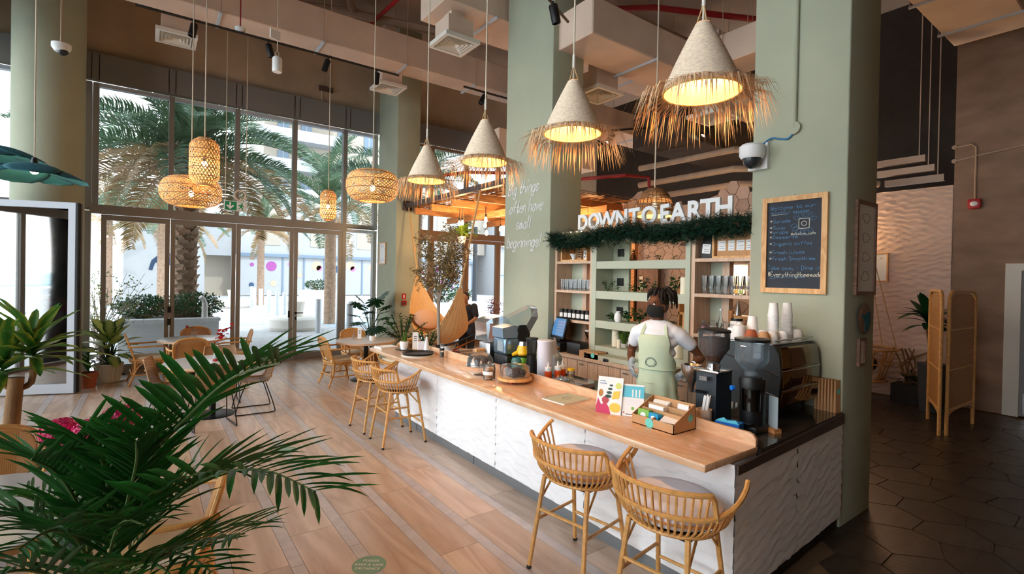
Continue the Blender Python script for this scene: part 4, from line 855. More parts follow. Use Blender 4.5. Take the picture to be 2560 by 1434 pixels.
for y, l, a in ((1.72, 'nearest and largest straw cone lamp with long fringe', 0), (2.82, 'second straw cone lamp, hanging before the quote column edge', 1), (4.05, 'third straw cone lamp, left of the quote column', 2), (5.29, 'farthest straw cone lamp beside the far column', 3)): cone_lamp((2.6, y, 3.10), l, a)
def rattan_lamp(name, loc, R_, H_, kind, label, n=40, turns=.35, energy=3.2):
    t = thing(name, label, 'pendant lamp', loc, 0, 'woven rattan lamps'); rows = 20
    def prof(s):
        th = pi*(s*.9+.05)
        if kind == 'disc': return R_*(.22+.78*sin(th)**.55) if 1 else 0, -cos(th)*H_/2*1.02
        z = (s-.5)*H_; e = max(0, abs(s-.5)-.3)/.2; return R_*(1-.55*e**2.2), z
    mb = MB(); mb2 = MB(); w = 2*pi*R_/n*.17
    for dr in (1, -1):
        for k in range(n):
            pts = []; a0 = 2*pi*k/n
            for i in range(rows+1):
                s = i/rows; r, z = prof(s); a = a0+dr*turns*2*pi*s; rr = r+.0025*dr*(1 if (i+k) % 2 else -1); pts.append(V((rr*cos(a), rr*sin(a), z)))
            m_ = mb if dr > 0 else mb2
            for i in range(rows):
                p, q = pts[i], pts[i+1]; sd = V((-p.y, p.x, 0)).normalized()*w; se = V((-q.y, q.x, 0)).normalized()*w; m_.add([p-sd, p+sd, q+se, q-se], [(0, 1, 2, 3)])
    mb.build('weave_right', 'weave', t, smooth=0, kind='stuff'); mb2.build('weave_left', 'weave', t, smooth=0, kind='stuff')
    for s in ([.0, .18, .36, .55, .74, .9, 1.0] if kind != 'disc' else [0, .2, .4, .6, .8, 1.0]):
        r, z = prof(s); MB().tube([(r*1.005*cos(a), r*1.005*sin(a), z) for a in [2*pi*k/32 for k in range(32)]], .006, 5, closed=True).build('hoop', 'rattandark', t)
    MB().ell((0, 0, -.03), .035, .035, .045).build('bulb', 'bulb', t); MB().cyl((0, 0, .01), (0, 0, .09), .02, n=10).build('socket', 'blackplastic', t)
    MB().cyl((0, 0, .05), (0, 0, ZC-loc[2]), .007, n=6).build('cord', 'cord', t); lamp_light(t, (0, 0, -.09), energy); return t
rattan_lamp('rattan_drum_lamp', (.50, 8.78, 3.17), .40, .42, 'disc', 'wide flattened rattan lamp at left, below the tall lantern')
rattan_lamp('rattan_lantern', (.62, 8.22, 3.53), .185, .66, 'tall', 'tall cylindrical rattan lantern hanging at left', n=26)
rattan_lamp('rattan_drum_lamp', (2.53, 6.83, 3.24), .36, .42, 'disc', 'wide flattened rattan lamp in front of the far column')
rattan_lamp('rattan_lantern', (2.75, 9.75, 3.30), .145, .57, 'tall', 'small cylindrical rattan lantern before the window', n=20, energy=3)
# brown woven dome lamp
t = thing('dome_basket_lamp', 'brown woven dome basket lamp behind the white letters', 'pendant lamp', (5.35, 4.2, 2.90)); mb = MB()
R_ = .235
for k in range(16):
    z = .30*k/16; r = R_*math.sqrt(max(.02, 1-(z/.31)**2))
    if 5 <= k <= 7: continue
    MB().tube([(r*cos(a), r*sin(a), z) for a in [2*pi*q/28 for q in range(28)]], .0085, 5, closed=True).build('wicker_hoop', 'wicker', t)
for k in range(24):
    a = 2*pi*k/24; mb.tube([(R_*math.sqrt(max(.001, 1-(z/.31)**2))*cos(a), R_*math.sqrt(max(.001, 1-(z/.31)**2))*sin(a), z) for z in [.3*i/8 for i in range(9)]], .006, 4)
mb.build('ribs', 'wicker', t); MB().lathe([(R_*.97, -.07), (R_*.97, .0)], 28, cap=False).build('lit_band', 'strawin', t)
MB().ell((0, 0, .06), .035, .035, .045).build('bulb', 'bulb', t); MB().cyl((0, 0, .1), (0, 0, ZC-2.9), .009, n=8).build('cord', 'cord', t); lamp_light(t, (0, 0, .0), 5)
# teal petal lamps
def petal_lamp(loc, r, label, rz, tilt):
    t = thing('petal_lamp', label, 'pendant lamp', loc, rz, 'teal petal lamps')
    for k in range(7):
        a = 2*pi*k/7; up = .012*(k % 2)
        def fn(u, v):
            x = .03+r*u; w = .20*r/.4*math.sqrt(max(0, 1-((u-.52)/.53)**2)) if u < .999 else 0; y = (-1+2*v)*w; return (x, y, up-.30*r*u*u-.2*u*r*.3-.9*y*y)
        o = MB().grid(fn, 10, 8).build('petal', 'teal', t); o.rotation_euler = (0, 0, a); solid(o, .003)
    MB().lathe([(0, .07), (.02, .07), (.028, .03), (.03, 0), (0, 0)][::-1], 14).build('socket', 'blackplastic', t); MB().ell((0, 0, -.05), .04, .04, .045).build('bulb', 'bulb', t)
    MB().cyl((0, 0, .06), (0, 0, ZC-loc[2]), .006, n=6).build('cord', 'cord', t); lamp_light(t, (0, 0, -.12), 3); t.rotation_euler = (0, tilt, rz); 
    return t
petal_lamp((-.93, 6.85, 3.03), .40, 'teal petal lamp hanging in front of the round column', .3, 0); petal_lamp((-1.5, 8.5, 3.45), .47, 'teal petal lamp cut off at the left edge', 1.2, 0)
# loose hanging cables
for x, y, z, l in ((.34, 9.0, 3.3, 'thin cord beside the left rattan lamps'),): pass
# ------------------------------------------------------------------ back shelving between the columns (front plane x = 4.70)
SX, SD = 4.70, .34
def shelf_unit(name, label, y0, y1, zs, mat, post, top=2.6, bot=1.0, zt=.035):
    t = thing(name, label, 'shelving', (SX, 0, 0)); 
    for y in (y0, y1-post if y1 > y0 else y1): MB().box(0, y, bot, SD, y+post, top).build('side_post', mat, t, smooth=0)
    for z in zs: MB().box(0, y0+post, z-zt, SD, y1-post, z).build('shelf', mat, t, smooth=0)
    MB().box(0, y0+post, top-zt, SD, y1-post, top).build('top_board', mat, t, smooth=0)
    return t
sl = shelf_unit('wooden_shelf_unit', 'narrow oak shelf unit with glasses beside the quote column', 4.66, 5.41, (2.235, 1.835, 1.43), 'oakpale', .045)
MB().box(.29, 5.1, 1.02, .335, 5.36, 2.2).build('back_upright', 'sage2', sl, smooth=0); MB().box(.25, 5.02, 1.02, .33, 5.1, 2.2).build('back_post', 'oakpale', sl, smooth=0)
sr = shelf_unit('wooden_shelf_unit', 'oak shelf unit with coffee bags beside the blackboard column', 2.50, 3.19, (2.235, 1.865, 1.44), 'oakpale', .045)
MB().box(.29, 2.98, 1.02, .335, 3.14, 2.2).build('back_upright', 'sage2', sr, smooth=0); MB().box(.25, 2.9, 1.02, .33, 2.98, 2.2).build('back_post', 'oakpale', sr, smooth=0)
sg = thing('green_shelf_unit', 'sage green open shelf unit with niches in the middle', 'shelving', (SX, 0, 0))
y0, y1 = 3.19, 4.66; gz = [(2.13, 2.225), (1.745, 1.845), (1.37, 1.465), (1.04, 1.14)]
for y, w_ in ((y0, .06), (y1-.085, .085)): MB().box(-.02, y, 1.0, SD, y+w_, 2.6).build('side_post', 'sage2', sg, smooth=0)
for a, b in gz: MB().box(-.015, y0+.06, a, SD, y1-.085, b).build('shelf', 'sage2', sg, smooth=0)
MB().box(-.02, y0+.06, 2.47, SD, y1-.085, 2.6).build('header', 'sage2', sg, smooth=0)
for a, b in ((2.225, 2.47), (1.845, 2.13), (1.465, 1.745), (1.14, 1.37)):
    MB().box(.3, y1-.085-.27, a, SD, y1-.085, b).build('back_panel', 'sage', sg, smooth=0); MB().box(.284, y1-.27, a+.07, .299, y1-.17, a+.17).build('black_socket', 'blackplastic', sg, smooth=0)
# back counter with cabinets
bk = thing('back_counter', 'oak back counter with cabinet doors behind the barista', 'cabinet', (0, 0, 0))
MB().box(4.47, 2.50, .96, 5.04, 5.41, 1.0).build('counter_slab', 'oakpale', bk, smooth=0); MB().box(4.51, 2.50, .1, 5.04, 5.41, .96).build('carcass', 'oakpale', bk, smooth=0); MB().box(4.53, 2.5, 0, 5.04, 5.41, .1).build('plinth', 'blackplastic', bk, smooth=0)
for k in range(4):
    a = 2.52+k*.725; d = MB().box(4.492, a+.004, .12, 4.512, a+.716, .945).build('cabinet_door', 'oakpale', bk, smooth=0)
    for q in (.25, .5, .75): MB().box(4.489, a+.72*q-.002, .12, 4.493, a+.72*q+.002, .945).build('groove', 'darkwood', d, smooth=0)
    MB().box(4.478, a+.6, .9, 4.492, a+.68, .912).build('handle', 'steel', d, smooth=0)
MB().box(4.48, 3.22, 1.0, 4.695, 4.56, 1.06).build('green_step', 'sage2', bk, smooth=0)
# white letters
lt = thing('letter_sign', 'white letters reading DOWN TO EARTH on top of the shelves', 'sign', (4.78, 0, 2.6))
word = 'DOWNTOEARTH'; ypos = [4.93, 4.72, 4.49, 4.24, 4.04, 3.82, 3.60, 3.42, 3.22, 3.05, 2.87]
for ch, y in zip(word, ypos):
    me = text_mesh(ch, .285, .018, .010); me.transform(ROT_NX); o = obj('letter', me, 'white', lt, (0, y, .065)); o.rotation_euler = (0, 0, rnd(-.12, .12))
MB().box(-.05, 2.52, 0, .06, 5.3, .05).build('base_board', 'oakpale', lt, smooth=0)
# garland
def needles(path, n, r, l, seed, w=.003):
    rg = random.Random(seed); mb = MB(); k = len(path)-1
    for i in range(n):
        q = rg.random()*k; j = min(k-1, int(q)); p = path[j].lerp(path[j+1], q-j); T = (path[j+1]-path[j]).normalized()
        d = V((rg.gauss(0, 1), rg.gauss(0, 1), rg.gauss(0, 1))); d = (d-T*d.dot(T)*.4).normalized(); c = p+d*rg.random()*r*.55+V((0, 0, -rg.random()*r*.15))
        # sprig: a short twig with needles
        tw = (d+V((0, 0, rg.uniform(-.5, .5)))).normalized(); L_ = l*rg.uniform(.7, 1.3)
        for s in range(9):
            b_ = c+tw*L_*(s/9); e = (tw*.7+V((rg.gauss(0, 1), rg.gauss(0, 1), rg.gauss(0, 1))).normalized()).normalized()*.06; sd = e.orthogonal().normalized()*w; mb.add([b_-sd, b_+sd, b_+e], [(0, 1, 2)])
    return mb
gp = [V((4.64, y, 2.555+.03*sin(y*5)-.05*(y > 4.9)+.02*sin(y*13))) for y in [5.42-.0-2.92*i/30 for i in range(31)]]
ga = thing('pine_garland', 'dark green pine garland draped along the shelf top', 'garland', (0, 0, 0))
MB().tube(gp, .012, 6).build('stem', 'bark', ga); needles(gp, 2600, .13, .09, 3, .0045).build('needles', 'needle', ga, smooth=0, kind='stuff')
for y in (4.4, 3.75, 3.42, 3.05, 2.62): MB().lathe([(0, -.03), (.012, -.025), (.018, 0), (.013, .02), (0, .03)], 8).build('pine_cone', 'cone_', ga, (4.60, y, 2.6+rnd(-.05, .07)), rot=(rnd(0, 3), rnd(0, 3), 0))
for y in (4.86, 4.78, 4.98): MB().ell((4.6, y, 2.62), .008).build('fairy_light', 'bulb', ga)

# ---- shelf contents
def glassware(name, prof, loc, label, group, proto={}):
    if name not in proto:
        t = tag(MB().lathe(prof, 16, cap=False).build(name, 'glassware', None, loc), label, 'glass', group); proto[name] = t; return t
    c = proto[name].copy(); col.objects.link(c); c.location = loc; c['label'] = label; c['group'] = group; return c
tum = [(0, .004), (.026, .004), (.027, .0), (.028, .03), (.034, .15), (.033, .15), (.027, .03), (.0, .012)]
i = 0
for i, y in enumerate((5.30, 5.215, 5.13, 5.045, 4.96, 4.875, 4.79, 4.725)):
    for x, rw in ((4.76, 'front'), (4.86, 'back')):
        glassware('drinking_glass', tum, (x, y, 1.836), '%s tumbler from left in the %s row on the narrow left shelf' % (ORD[i], rw), 'glasses on the narrow shelf')
hur = [(0, .004), (.032, .003), (.033, .0), (.02, .02), (.018, .04), (.026, .09), (.03, .14), (.034, .19), (.033, .19), (.025, .09), (0, .05)]
for i, y in enumerate((3.07, 2.99, 2.91, 2.83, 2.75, 2.67, 2.60)):
    for x, rw in ((4.77, 'front'), (4.88, 'back')): glassware('tall_glass', hur, (x, y, 1.866), '%s flared glass from left in the %s row on the right shelf' % (ORD[i], rw), 'glasses on the right shelf')
jar0 = None
for k, y in enumerate((5.31, 5.225, 5.14, 5.055, 4.97, 4.885, 4.8, 4.73)):
    if jar0 is None:
        jar0 = thing('black_jar', 'leftmost black jar with white label above the till screen', 'jar', (4.77, y, 1.431), 0, 'labelled black jars'); MB().lathe([(0, 0), (.034, 0), (.037, .006), (.037, .1), (.03, .112), (0, .112)], 16).build('body', 'blackplastic', jar0); MB().lathe([(.033, .112), (.033, .135), (0, .136)], 16).build('lid', 'blackplastic', jar0); MB().lathe([(.0375, .025), (.0375, .085)], 8, cap=False, a0=pi*.68, a1=pi*1.32).build('paper_label', 'paper', jar0)
    else: dup(jar0, (4.77, y, 1.431), rad(rnd(-8, 8)), '%s black labelled jar from the left above the till screen' % ORD[k])
for y, rw in ((4.98, 'left'), (4.85, 'middle'), (4.76, 'right')): tag(MB().lathe([(.025, 0), (.004, .004), (.004, .05), (.05, .1), (.048, .1), (.0, .055)], 16, cap=False).build('dessert_glass', 'glassware', None, (4.93, y, 1.431)), rw+' stemmed dessert glass behind the black jars', 'glass', 'dessert glasses behind the jars')
# wooden crate, top-left niche
def crate(loc, sy, sz, label, back=True):
    t = thing('wooden_crate', label, 'crate', loc); d = .26
    for z in (0, sz-.02): MB().box(0, 0, z, d, sy, z+.02).build('board', 'pine', t, smooth=0)
    for y in (0, sy-.02): MB().box(0, y, .02, d, y+.02, sz-.02).build('side_board', 'pine', t, smooth=0)
    n = 5
    for k in range(n): MB().box(d, 0, sz*k/n+.004, d+.012, sy, sz*(k+1)/n-.004).build('slat', 'pine', t, smooth=0)
    return t
crate((4.73, 4.80, 2.236), .52, .31, 'small pine crate on the top left shelf'); crate((4.73, 2.53, 2.236), .44, .31, 'pine crate with kraft coffee bags on the top right shelf')
t = thing('coffee_dripper', 'white pour-over dripper in the pine crate', 'dripper', (4.80, 5.13, 2.257)); MB().lathe([(.05, 0), (.05, .006), (.02, .008), (.022, .02), (.058, .085), (.054, .085), (.0, .02)], 18, cap=False).build('cone', 'white', t)
t = thing('spice_rack_pack', 'small brown patterned pack in the pine crate', 'pack', (4.8, 5.0, 2.257)); MB().box(-.02, -.04, 0, .02, .04, .12).build('pack', 'kraft', t, smooth=0)
for z in (.03, .06, .09): MB().box(-.022, -.034, z, -.02, .034, z+.018).build('print_band', 'choc', t, smooth=0)
t = thing('checked_pack', 'black and white checked pack in the pine crate', 'pack', (4.82, 4.9, 2.257)); MB().box(-.02, -.035, 0, .02, .035, .13).build('pack', 'white', t, smooth=0)
for k in range(6): MB().box(-.0215, -.035+.0233*(k % 3), .02+.045*(k//3)+.02*(k % 2), -.02, -.023+.0233*(k % 3), .05+.045*(k//3)).build('check', 'blackplastic', t, smooth=0)
# coffee bags
def bag(loc, mat, label, w_=.115, h=.25, rz=0, tilt=0):
    t = thing('coffee_bag', label, 'coffee bag', loc, rz, 'coffee bags on the top right shelf')
    b = MB().add([(-.03, -w_/2, 0), (.03, -w_/2, 0), (.03, w_/2, 0), (-.03, w_/2, 0), (-.037, -w_/2, h*.45), (.037, -w_/2, h*.45), (.037, w_/2, h*.45), (-.037, w_/2, h*.45), (-.02, -w_/2*.98, h*.85), (.02, -w_/2*.98, h*.85), (.02, w_/2*.98, h*.85), (-.02, w_/2*.98, h*.85), (-.004, -w_/2*.96, h), (.004, -w_/2*.96, h), (.004, w_/2*.96, h), (-.004, w_/2*.96, h)],
        [(0, 3, 2, 1), (12, 13, 14, 15)]+[(a+q, a+(q+1) % 4, a+4+(q+1) % 4, a+4+q) for a in (0, 4, 8) for q in range(4)]).build('pouch', mat, t, smooth=20)
    l = MB().box(-.0375, -w_*.36, h*.2, -.036, w_*.36, h*.58).build('paper_label', 'paper', t, smooth=0)
    for z in (.27, .35, .5): MB().box(-.0385, -w_*.28, h*z, -.0375, w_*.2, h*z+.006).build('print_line', 'winblue', t, smooth=0)
    t.rotation_euler = (tilt, 0, rz); return t
bag((4.79, 3.06, 2.237), 'blackplastic', 'black coffee bag leaning at left of the top right shelf', .13, .26, 0, rad(6))
for y, l in ((2.88, 'leftmost kraft coffee bag in the crate'), (2.78, 'second kraft coffee bag in the crate, half hidden'), (2.68, 'third kraft coffee bag in the crate'), (2.585, 'kraft coffee bag cut off by the blackboard column')): bag((4.80, y, 2.258), 'kraft', l, .115 if y != 2.78 else .09, .27, rad(rnd(-5, 5)))
# plants / things in green niches
def sprig(loc, h, n, label, mat='leaf', lf=.05, pot=None, seed=0, spread=.05):
    rg = random.Random(seed); t = thing('seedling', label, 'plant', loc); st_ = MB(); 
    me = LEAF(lf, lf*.6); 
    for k in range(max(1, n//6)):
        a = rg.uniform(0, 6.28); e = V((cos(a)*spread*rg.random(), sin(a)*spread*rg.random()*1.6, h*rg.uniform(.7, 1))); st_.tube([(0, 0, .0), (e.x*.4, e.y*.4, e.z*.5), e], [.003, .0025, .0015], 5)
        for q in range(6):
            f = rg.uniform(.35, 1); p = V((e.x*f, e.y*f, e.z*f)); az = rg.uniform(0, 6.28); o = obj('leaf', me, mat, t, p, rot=(rg.uniform(-.3, .5), 0, az), scale=rg.uniform(.6, 1.2))
    st_.build('stem', mat, t); return t
def LEAF(l, w, cache={}, fold=.25, droop=.25, n=6):
    k = (l, w, fold, droop)
    if k in cache: return cache[k].copy()
    mb = MB()
    def fn(u, v):
        y = l*u; wv = w*.5*sin(pi*min(1, u*.92+.04))**.8*(1 if u < .999 else .02); x = (-1+2*v)*wv; return (x, y, abs(x)*fold-droop*l*u*u)
    mb.grid(fn, n, 2); cache[k] = mb.mesh('leaf', 60); return cache[k].copy()
t = thing('buddha_figurine', 'small copper seated figurine on the top green shelf', 'figurine', (4.78, 4.05, 2.226)); MB().lathe([(0, 0), (.035, .0), (.045, .02), (.035, .05), (.028, .075), (.012, .085), (0, .085)], 16).build('body', 'copper', t); MB().ell((0, 0, .105), .022, .022, .025).ell((0, 0, .132), .01).build('head', 'copper', t)
for k, (y, z, h, n, l) in enumerate(((3.88, 2.226, .08, 6, 'single sprout right of the copper figurine'), (3.68, 2.226, .08, 12, 'low forked seedling on the top green shelf'), (3.5, 2.226, .08, 6, 'small sprout at right of the top green shelf'), (4.48, 1.846, .16, 24, 'trailing plant before the upper black socket'), (4.3, 1.846, .1, 12, 'tiny herb on the second green shelf'), (4.05, 1.846, .1, 24, 'low bushy herb on the second green shelf'), (3.93, 1.846, .2, 48, 'larger leafy plant on the second green shelf'), (3.7, 1.846, .16, 24, 'leafy plant behind the barista hair'), (3.45, 1.846, .22, 36, 'upright leafy plant beside the white candle'), (4.38, 1.466, .12, 30, 'leafy vine left on the third green shelf'), (4.12, 1.466, .16, 36, 'dense leafy vine beside the white vase'), (3.95, 1.466, .2, 48, 'dense leafy vine behind the barista shoulder'), (3.5, 1.466, .1, 24, 'low vine right of the barista on the third shelf'))): sprig((4.80, y, z), h, n, l, lf=.05 if k < 8 else .07, seed=k, spread=.06 if h < .15 else .1)
t = tag(MB().lathe([(0, 0), (.03, 0), (.05, .04), (.045, .09), (.025, .115), (.03, .13)], 18, cap=False).build('white_vase', 'white', None, (4.76, 4.26, 1.466)), 'round white vase on the third green shelf', 'vase')
for y, z, r, h, l, x in ((3.31, 1.846, .045, .19, 'tall white candle on the second green shelf', 4.76), (4.37, 1.141, .05, .21, 'large slanted white candle behind the calculator', 4.85), (4.22, 1.141, .024, .11, 'short thin cream candle beside the white pot', 4.74), (3.37, 1.141, .055, .22, 'thick white candle right of the barista', 4.76)):
    t = thing('pillar_candle', l, 'candle', (x, y, z)); MB().lathe([(0, 0), (r, 0), (r, h-.005), (r-.006, h), (r*.6, h-.01), (0, h-.012)], 20).build('wax', 'candle', t); MB().cyl((0, 0, h-.012), (.002, 0, h+.008), .0015, n=5).build('wick', 'blackplastic', t)
def grass_pot(loc, r, h, label, lh=.28, seed=0, mat='fern', n=40):
    t = thing('potted_grass', label, 'plant', loc); MB().lathe([(0, 0), (r*.85, 0), (r, h), (r*.93, h), (r*.9, h*.9), (0, h*.9)], 20).build('pot', 'white', t); rg = random.Random(seed); mb = MB()
    for k in range(n):
        a = rg.uniform(0, 6.28); l = lh*rg.uniform(.6, 1.1); o_ = rg.uniform(.2, .9); p0 = V((r*.5*cos(a), r*.5*sin(a), h*.9)); d = V((cos(a), sin(a), 0)); pts = [p0, p0+d*l*.3*o_+V((0, 0, l*.6)), p0+d*l*.8*o_+V((0, 0, l*(.9-.6*o_)))]; s = V((-sin(a), cos(a), 0))*.008
        mb.add([pts[0]-s*.5, pts[0]+s*.5, pts[1]+s, pts[1]-s, pts[2]], [(0, 1, 2, 3), (3, 2, 4)])
    mb.build('blades', mat, t, smooth=0, kind='stuff'); return t
grass_pot((4.80, 4.06, 1.141), .055, .09, 'spider plant in a white pot on the lowest green shelf'); grass_pot((4.86, 4.24, 1.141), .04, .05, 'spider plant behind the slanted candle', .25, 3); grass_pot((4.80, 3.24+.05, 1.141), .04, .1, 'spider plant right of the barista on the lowest shelf', .22, 4)
t = thing('calculator', 'black desk calculator on the lowest green shelf', 'calculator', (4.66, 4.42, 1.061), rad(20)); MB().rbox(-.05, -.08, 0, .05, .08, .015, .004, 1).build('case', 'blackplastic', t)
for a in range(4):
    for b in range(5): MB().box(-.042+.018*a, -.07+.028*b, .015, -.03+.018*a, -.05+.028*b, .019).build('key', 'dkgrey', t, smooth=0)
MB().box(.03, -.07, .015, .045, .07, .018).build('display', 'smoke', t, smooth=0)
# right shelf, third level: packets, jars, tub
t = thing('sweets_bag', 'clear bag of red sweets on the right shelf', 'bag', (4.78, 3.08, 1.441)); MB().ell((0, 0, .055), .035, .045, .055).build('bag', 'plasticclear', t); MB().ell((0, 0, .05), .03, .04, .04).build('sweets', 'red', t); MB().lathe([(.004, .1), (.02, .14), (.012, .14)], 10, cap=False).build('neck', 'plasticclear', t)
for y, mt, l in ((2.97, 'red', 'round glass jar of dried petals on the right shelf'), (2.83, 'cookie', 'round glass jar of oats on the right shelf')):
    t = thing('glass_jar', l, 'jar', (4.78, y, 1.441)); MB().lathe([(0, 0), (.045, 0), (.052, .02), (.052, .09), (.042, .11), (.044, .118)], 18, cap=False).build('jar', 'glassware', t); MB().lathe([(0, .006), (.043, .006), (.046, .07), (0, .075)], 16).build('contents', mt, t); MB().lathe([(.046, .118), (.046, .126), (.012, .135), (.012, .15), (0, .152)], 18).build('lid', 'glassware', t)
t = thing('glass_bottle', 'tall slim glass bottle on the right shelf', 'bottle', (4.84, 2.92, 1.441)); MB().lathe([(0, 0), (.03, 0), (.034, .02), (.03, .12), (.012, .2), (.012, .25)], 16, cap=False).build('bottle', 'glassware', t); MB().lathe([(.014, .25), (.014, .27), (0, .27)], 12).build('cap', 'white', t)
t = thing('bamboo_whisk', 'bamboo matcha whisk on the right shelf', 'whisk', (4.86, 2.82, 1.441)); MB().lathe([(0, 0), (.02, 0), (.02, .14), (.024, .15), (.03, .26), (.0, .24)], 14).build('whisk', 'rattandark', t)
t = thing('white_tub', 'white tub with black lid and green stripe on the right shelf', 'tub', (4.76, 2.70, 1.441)); MB().lathe([(0, 0), (.06, 0), (.063, .02), (.063, .15), (.055, .165), (0, .165)], 24).build('tub', 'white', t); MB().lathe([(.056, .165), (.056, .19), (0, .191)], 24).build('lid', 'blackplastic', t)
MB().lathe([(.0636, .02), (.0636, .07)], 8, cap=False, a0=pi*.95, a1=pi*1.35).build('green_stripe', 'lime', t)
me = text_mesh('TEA', .03); me.transform(Matrix.Translation((-.066, .012, .115)) @ ROT_NX); obj('lettering', me, 'blackplastic', t)
t = thing('green_box', 'small green and black box at right end of the right shelf', 'box', (4.77, 2.585, 1.441)); MB().box(-.03, -.04, 0, .03, .04, .12).build('carton', 'lime', t, smooth=0); MB().box(-.031, -.04, .02, -.0295, .04, .07).build('dark_band', 'blackplastic', t, smooth=0)
for y, rw in ((2.94, 'left'), (2.85, 'right')): tag(MB().box(-.01, -.03, 0, .01, .03, .07).build('sugar_card', 'paper', None, (4.9, y+.1, 1.441), smooth=0), rw+' small white card behind the sweets on the right shelf', 'card', 'white cards on the right shelf')
# books under right shelf
for k in range(5):
    o = MB().box(0, 0, 0, .22, .03, .28+.01*k).build('ring_binder', 'blackplastic' if k != 1 else 'dkgrey', None, (4.74, 2.60+k*.045, 1.001), smooth=0); o.rotation_euler = (rad(-6), 0, 0); tag(o, ('leftmost', 'second', 'third', 'fourth', 'rightmost')[4-k]+' dark binder on the back counter beside the coffee grinder', 'binder', 'binders on the back counter')
    MB().box(-.002, .006, .05, .0, .024, .2).build('spine_label', 'paper', o, smooth=0)
# till screen, cash drawer, printer, kraft box
t = thing('till_screen', 'black touch screen till on the back counter', 'till', (4.62, 5.24, 1.13), rad(-14)); 
sc_ = MB().rbox(-.02, -.19, .03, .02, .19, .33, .008, 2).build('monitor', 'blackplastic', t); sc_.rotation_euler = (0, rad(14), 0)
o = MB().box(-.0225, -.165, .065, -.0205, .165, .31).build('display', 'screenblue', sc_, smooth=0)
for k in range(5): MB().box(-.024, -.16+.0*k, .09+.04*k, -.0225, .05, .115+.04*k).build('screen_row', M('rowblue%d' % k, S(90+10*k, 120, 150), .3, emit=.3, ec=S(90, 120, 150)), sc_, smooth=0)
MB().box(.01, -.06, 0, .1, .06, .1).build('stand', 'blackplastic', t, smooth=0)
t = thing('cash_drawer', 'black cash drawer under the till screen', 'cash drawer', (4.49, 5.03, 1.0)); MB().rbox(0, 0, 0, .38, .37, .12, .005, 1).build('case', 'blackplastic', t); MB().box(-.004, .02, .03, 0, .35, .1).build('drawer_front', 'dkgrey', t, smooth=0); MB().cyl((-.008, .07, .06), (0, .07, .06), .016, n=14).build('lock', 'steel', t)
t = thing('receipt_printer', 'black receipt printer beside the cash drawer', 'printer', (4.54, 4.70, 1.0)); MB().rbox(0, 0, 0, .22, .26, .15, .01, 2).build('case', 'blackplastic', t); MB().box(-.003, .03, .1, 0, .12, .112).build('paper_slot', 'dkgrey', t, smooth=0)
t = thing('kettle_dripper', 'copper dripper with white paper filter behind the printer', 'dripper', (4.86, 4.86, 1.0)); MB().lathe([(.05, 0), (.05, .02), (.012, .04), (.012, .16), (.05, .24), (.06, .28)], 16, cap=False).build('stand', 'copper', t); MB().lathe([(.01, .2), (.06, .3), (.055, .3)], 12, cap=False).build('paper_filter', 'paper', t)
t = thing('kraft_box', 'small kraft box with teal sticker on the back counter', 'box', (4.48, 4.32, 1.0)); MB().box(0, 0, 0, .15, .33, .085).build('carton', 'kraft', t, smooth=0); MB().lathe([(.032, 0), (.032, .002), (0, .002)], 18).xf(Matrix.Translation((-.001, .09, .045)) @ ROT_NX).build('teal_sticker', M('stickerteal', S(110, 206, 196), .6), t, smooth=0); MB().lathe([(.03, 0), (.03, .003), (0, .003)], 18).xf(Matrix.Translation((.07, .16, .085))).build('lid_sticker', 'sage2', t, smooth=0)
MB().box(-.002, .2, .05, -.001, .235, .07).box(-.002, .17, .02, -.001, .24, .03).build('printed_mark', 'choc', t, smooth=0)
t = thing('card_reader', 'black card reader beside the kraft box', 'card reader', (4.50, 4.17, 1.0), rad(25)); MB().rbox(-.03, -.06, 0, .03, .06, .035, .008, 2).build('body', 'blackplastic', t); MB().box(-.02, -.02, .035, .02, .05, .037).build('screen', 'smoke', t, smooth=0)
t = tag(MB().rbox(-.05, -.1, 0, .05, .1, .01, .003, 1).build('tablet', 'dkgrey', None, (4.53, 3.98, 1.0)), 'flat grey tablet lying on the back counter', 'tablet')
t = thing('small_drawer_box', 'small wooden lantern box at right of the green shelves', 'box', (4.78, 3.30, 1.466)); MB().box(0, -.04, 0, .08, .04, .16).build('body', 'rattan', t, smooth=0); MB().box(-.003, -.032, .01, 0, .032, .15).build('screen_front', 'pinewarm', t, smooth=0)
# ------------------------------------------------------------------ things on the oak ledge (z = .97)
Z1, Z2 = .97, .95
t = thing('paper_stack', 'stack of white menus at far end of the oak ledge', 'paper', (2.72, 6.72, Z1), rad(8))
for k in range(4): o = MB().box(-.13, -.1, .006*k, .13, .1, .006*k+.005).build('sheet', 'paper', t, smooth=0); o.rotation_euler = (0, 0, rnd(-.06, .06))
t = thing('potted_sticks', 'white pot of striped upright leaves at far end of the ledge', 'plant', (2.86, 6.42, Z1)); MB().box(-.09, -.09, 0, .09, .09, .008).build('black_coaster', 'blackplastic', t, smooth=0); MB().lathe([(0, .008), (.045, .008), (.06, .12), (.054, .12), (.05, .1), (0, .1)], 20).build('pot', 'white', t)
rg = random.Random(2); me = MB().tube([(0, 0, 0), (.002, 0, .08), (.0, 0, .16)], [.009, .008, .002], 5).mesh('spear'); 
for k in range(16): a = rg.uniform(0, 6.28); r = rg.uniform(0, .035); obj('leaf_spear', me, 'fern', t, (r*cos(a), r*sin(a), .1), rot=(rg.uniform(-.2, .2), rg.uniform(-.2, .2), 0), scale=rg.uniform(.7, 1.05))
tag(MB().lathe([(0, 0), (.05, 0), (.07, .06), (.065, .06), (.045, .01), (0, .01)], 20).build('wooden_bowl', 'oakpale', None, (2.99, 6.74, Z1)), 'small pale wooden bowl behind the white pot', 'bowl')
t = thing('coaster_stack', 'stack of dark wicker coasters on the ledge', 'coasters', (3.02, 6.56, Z1))
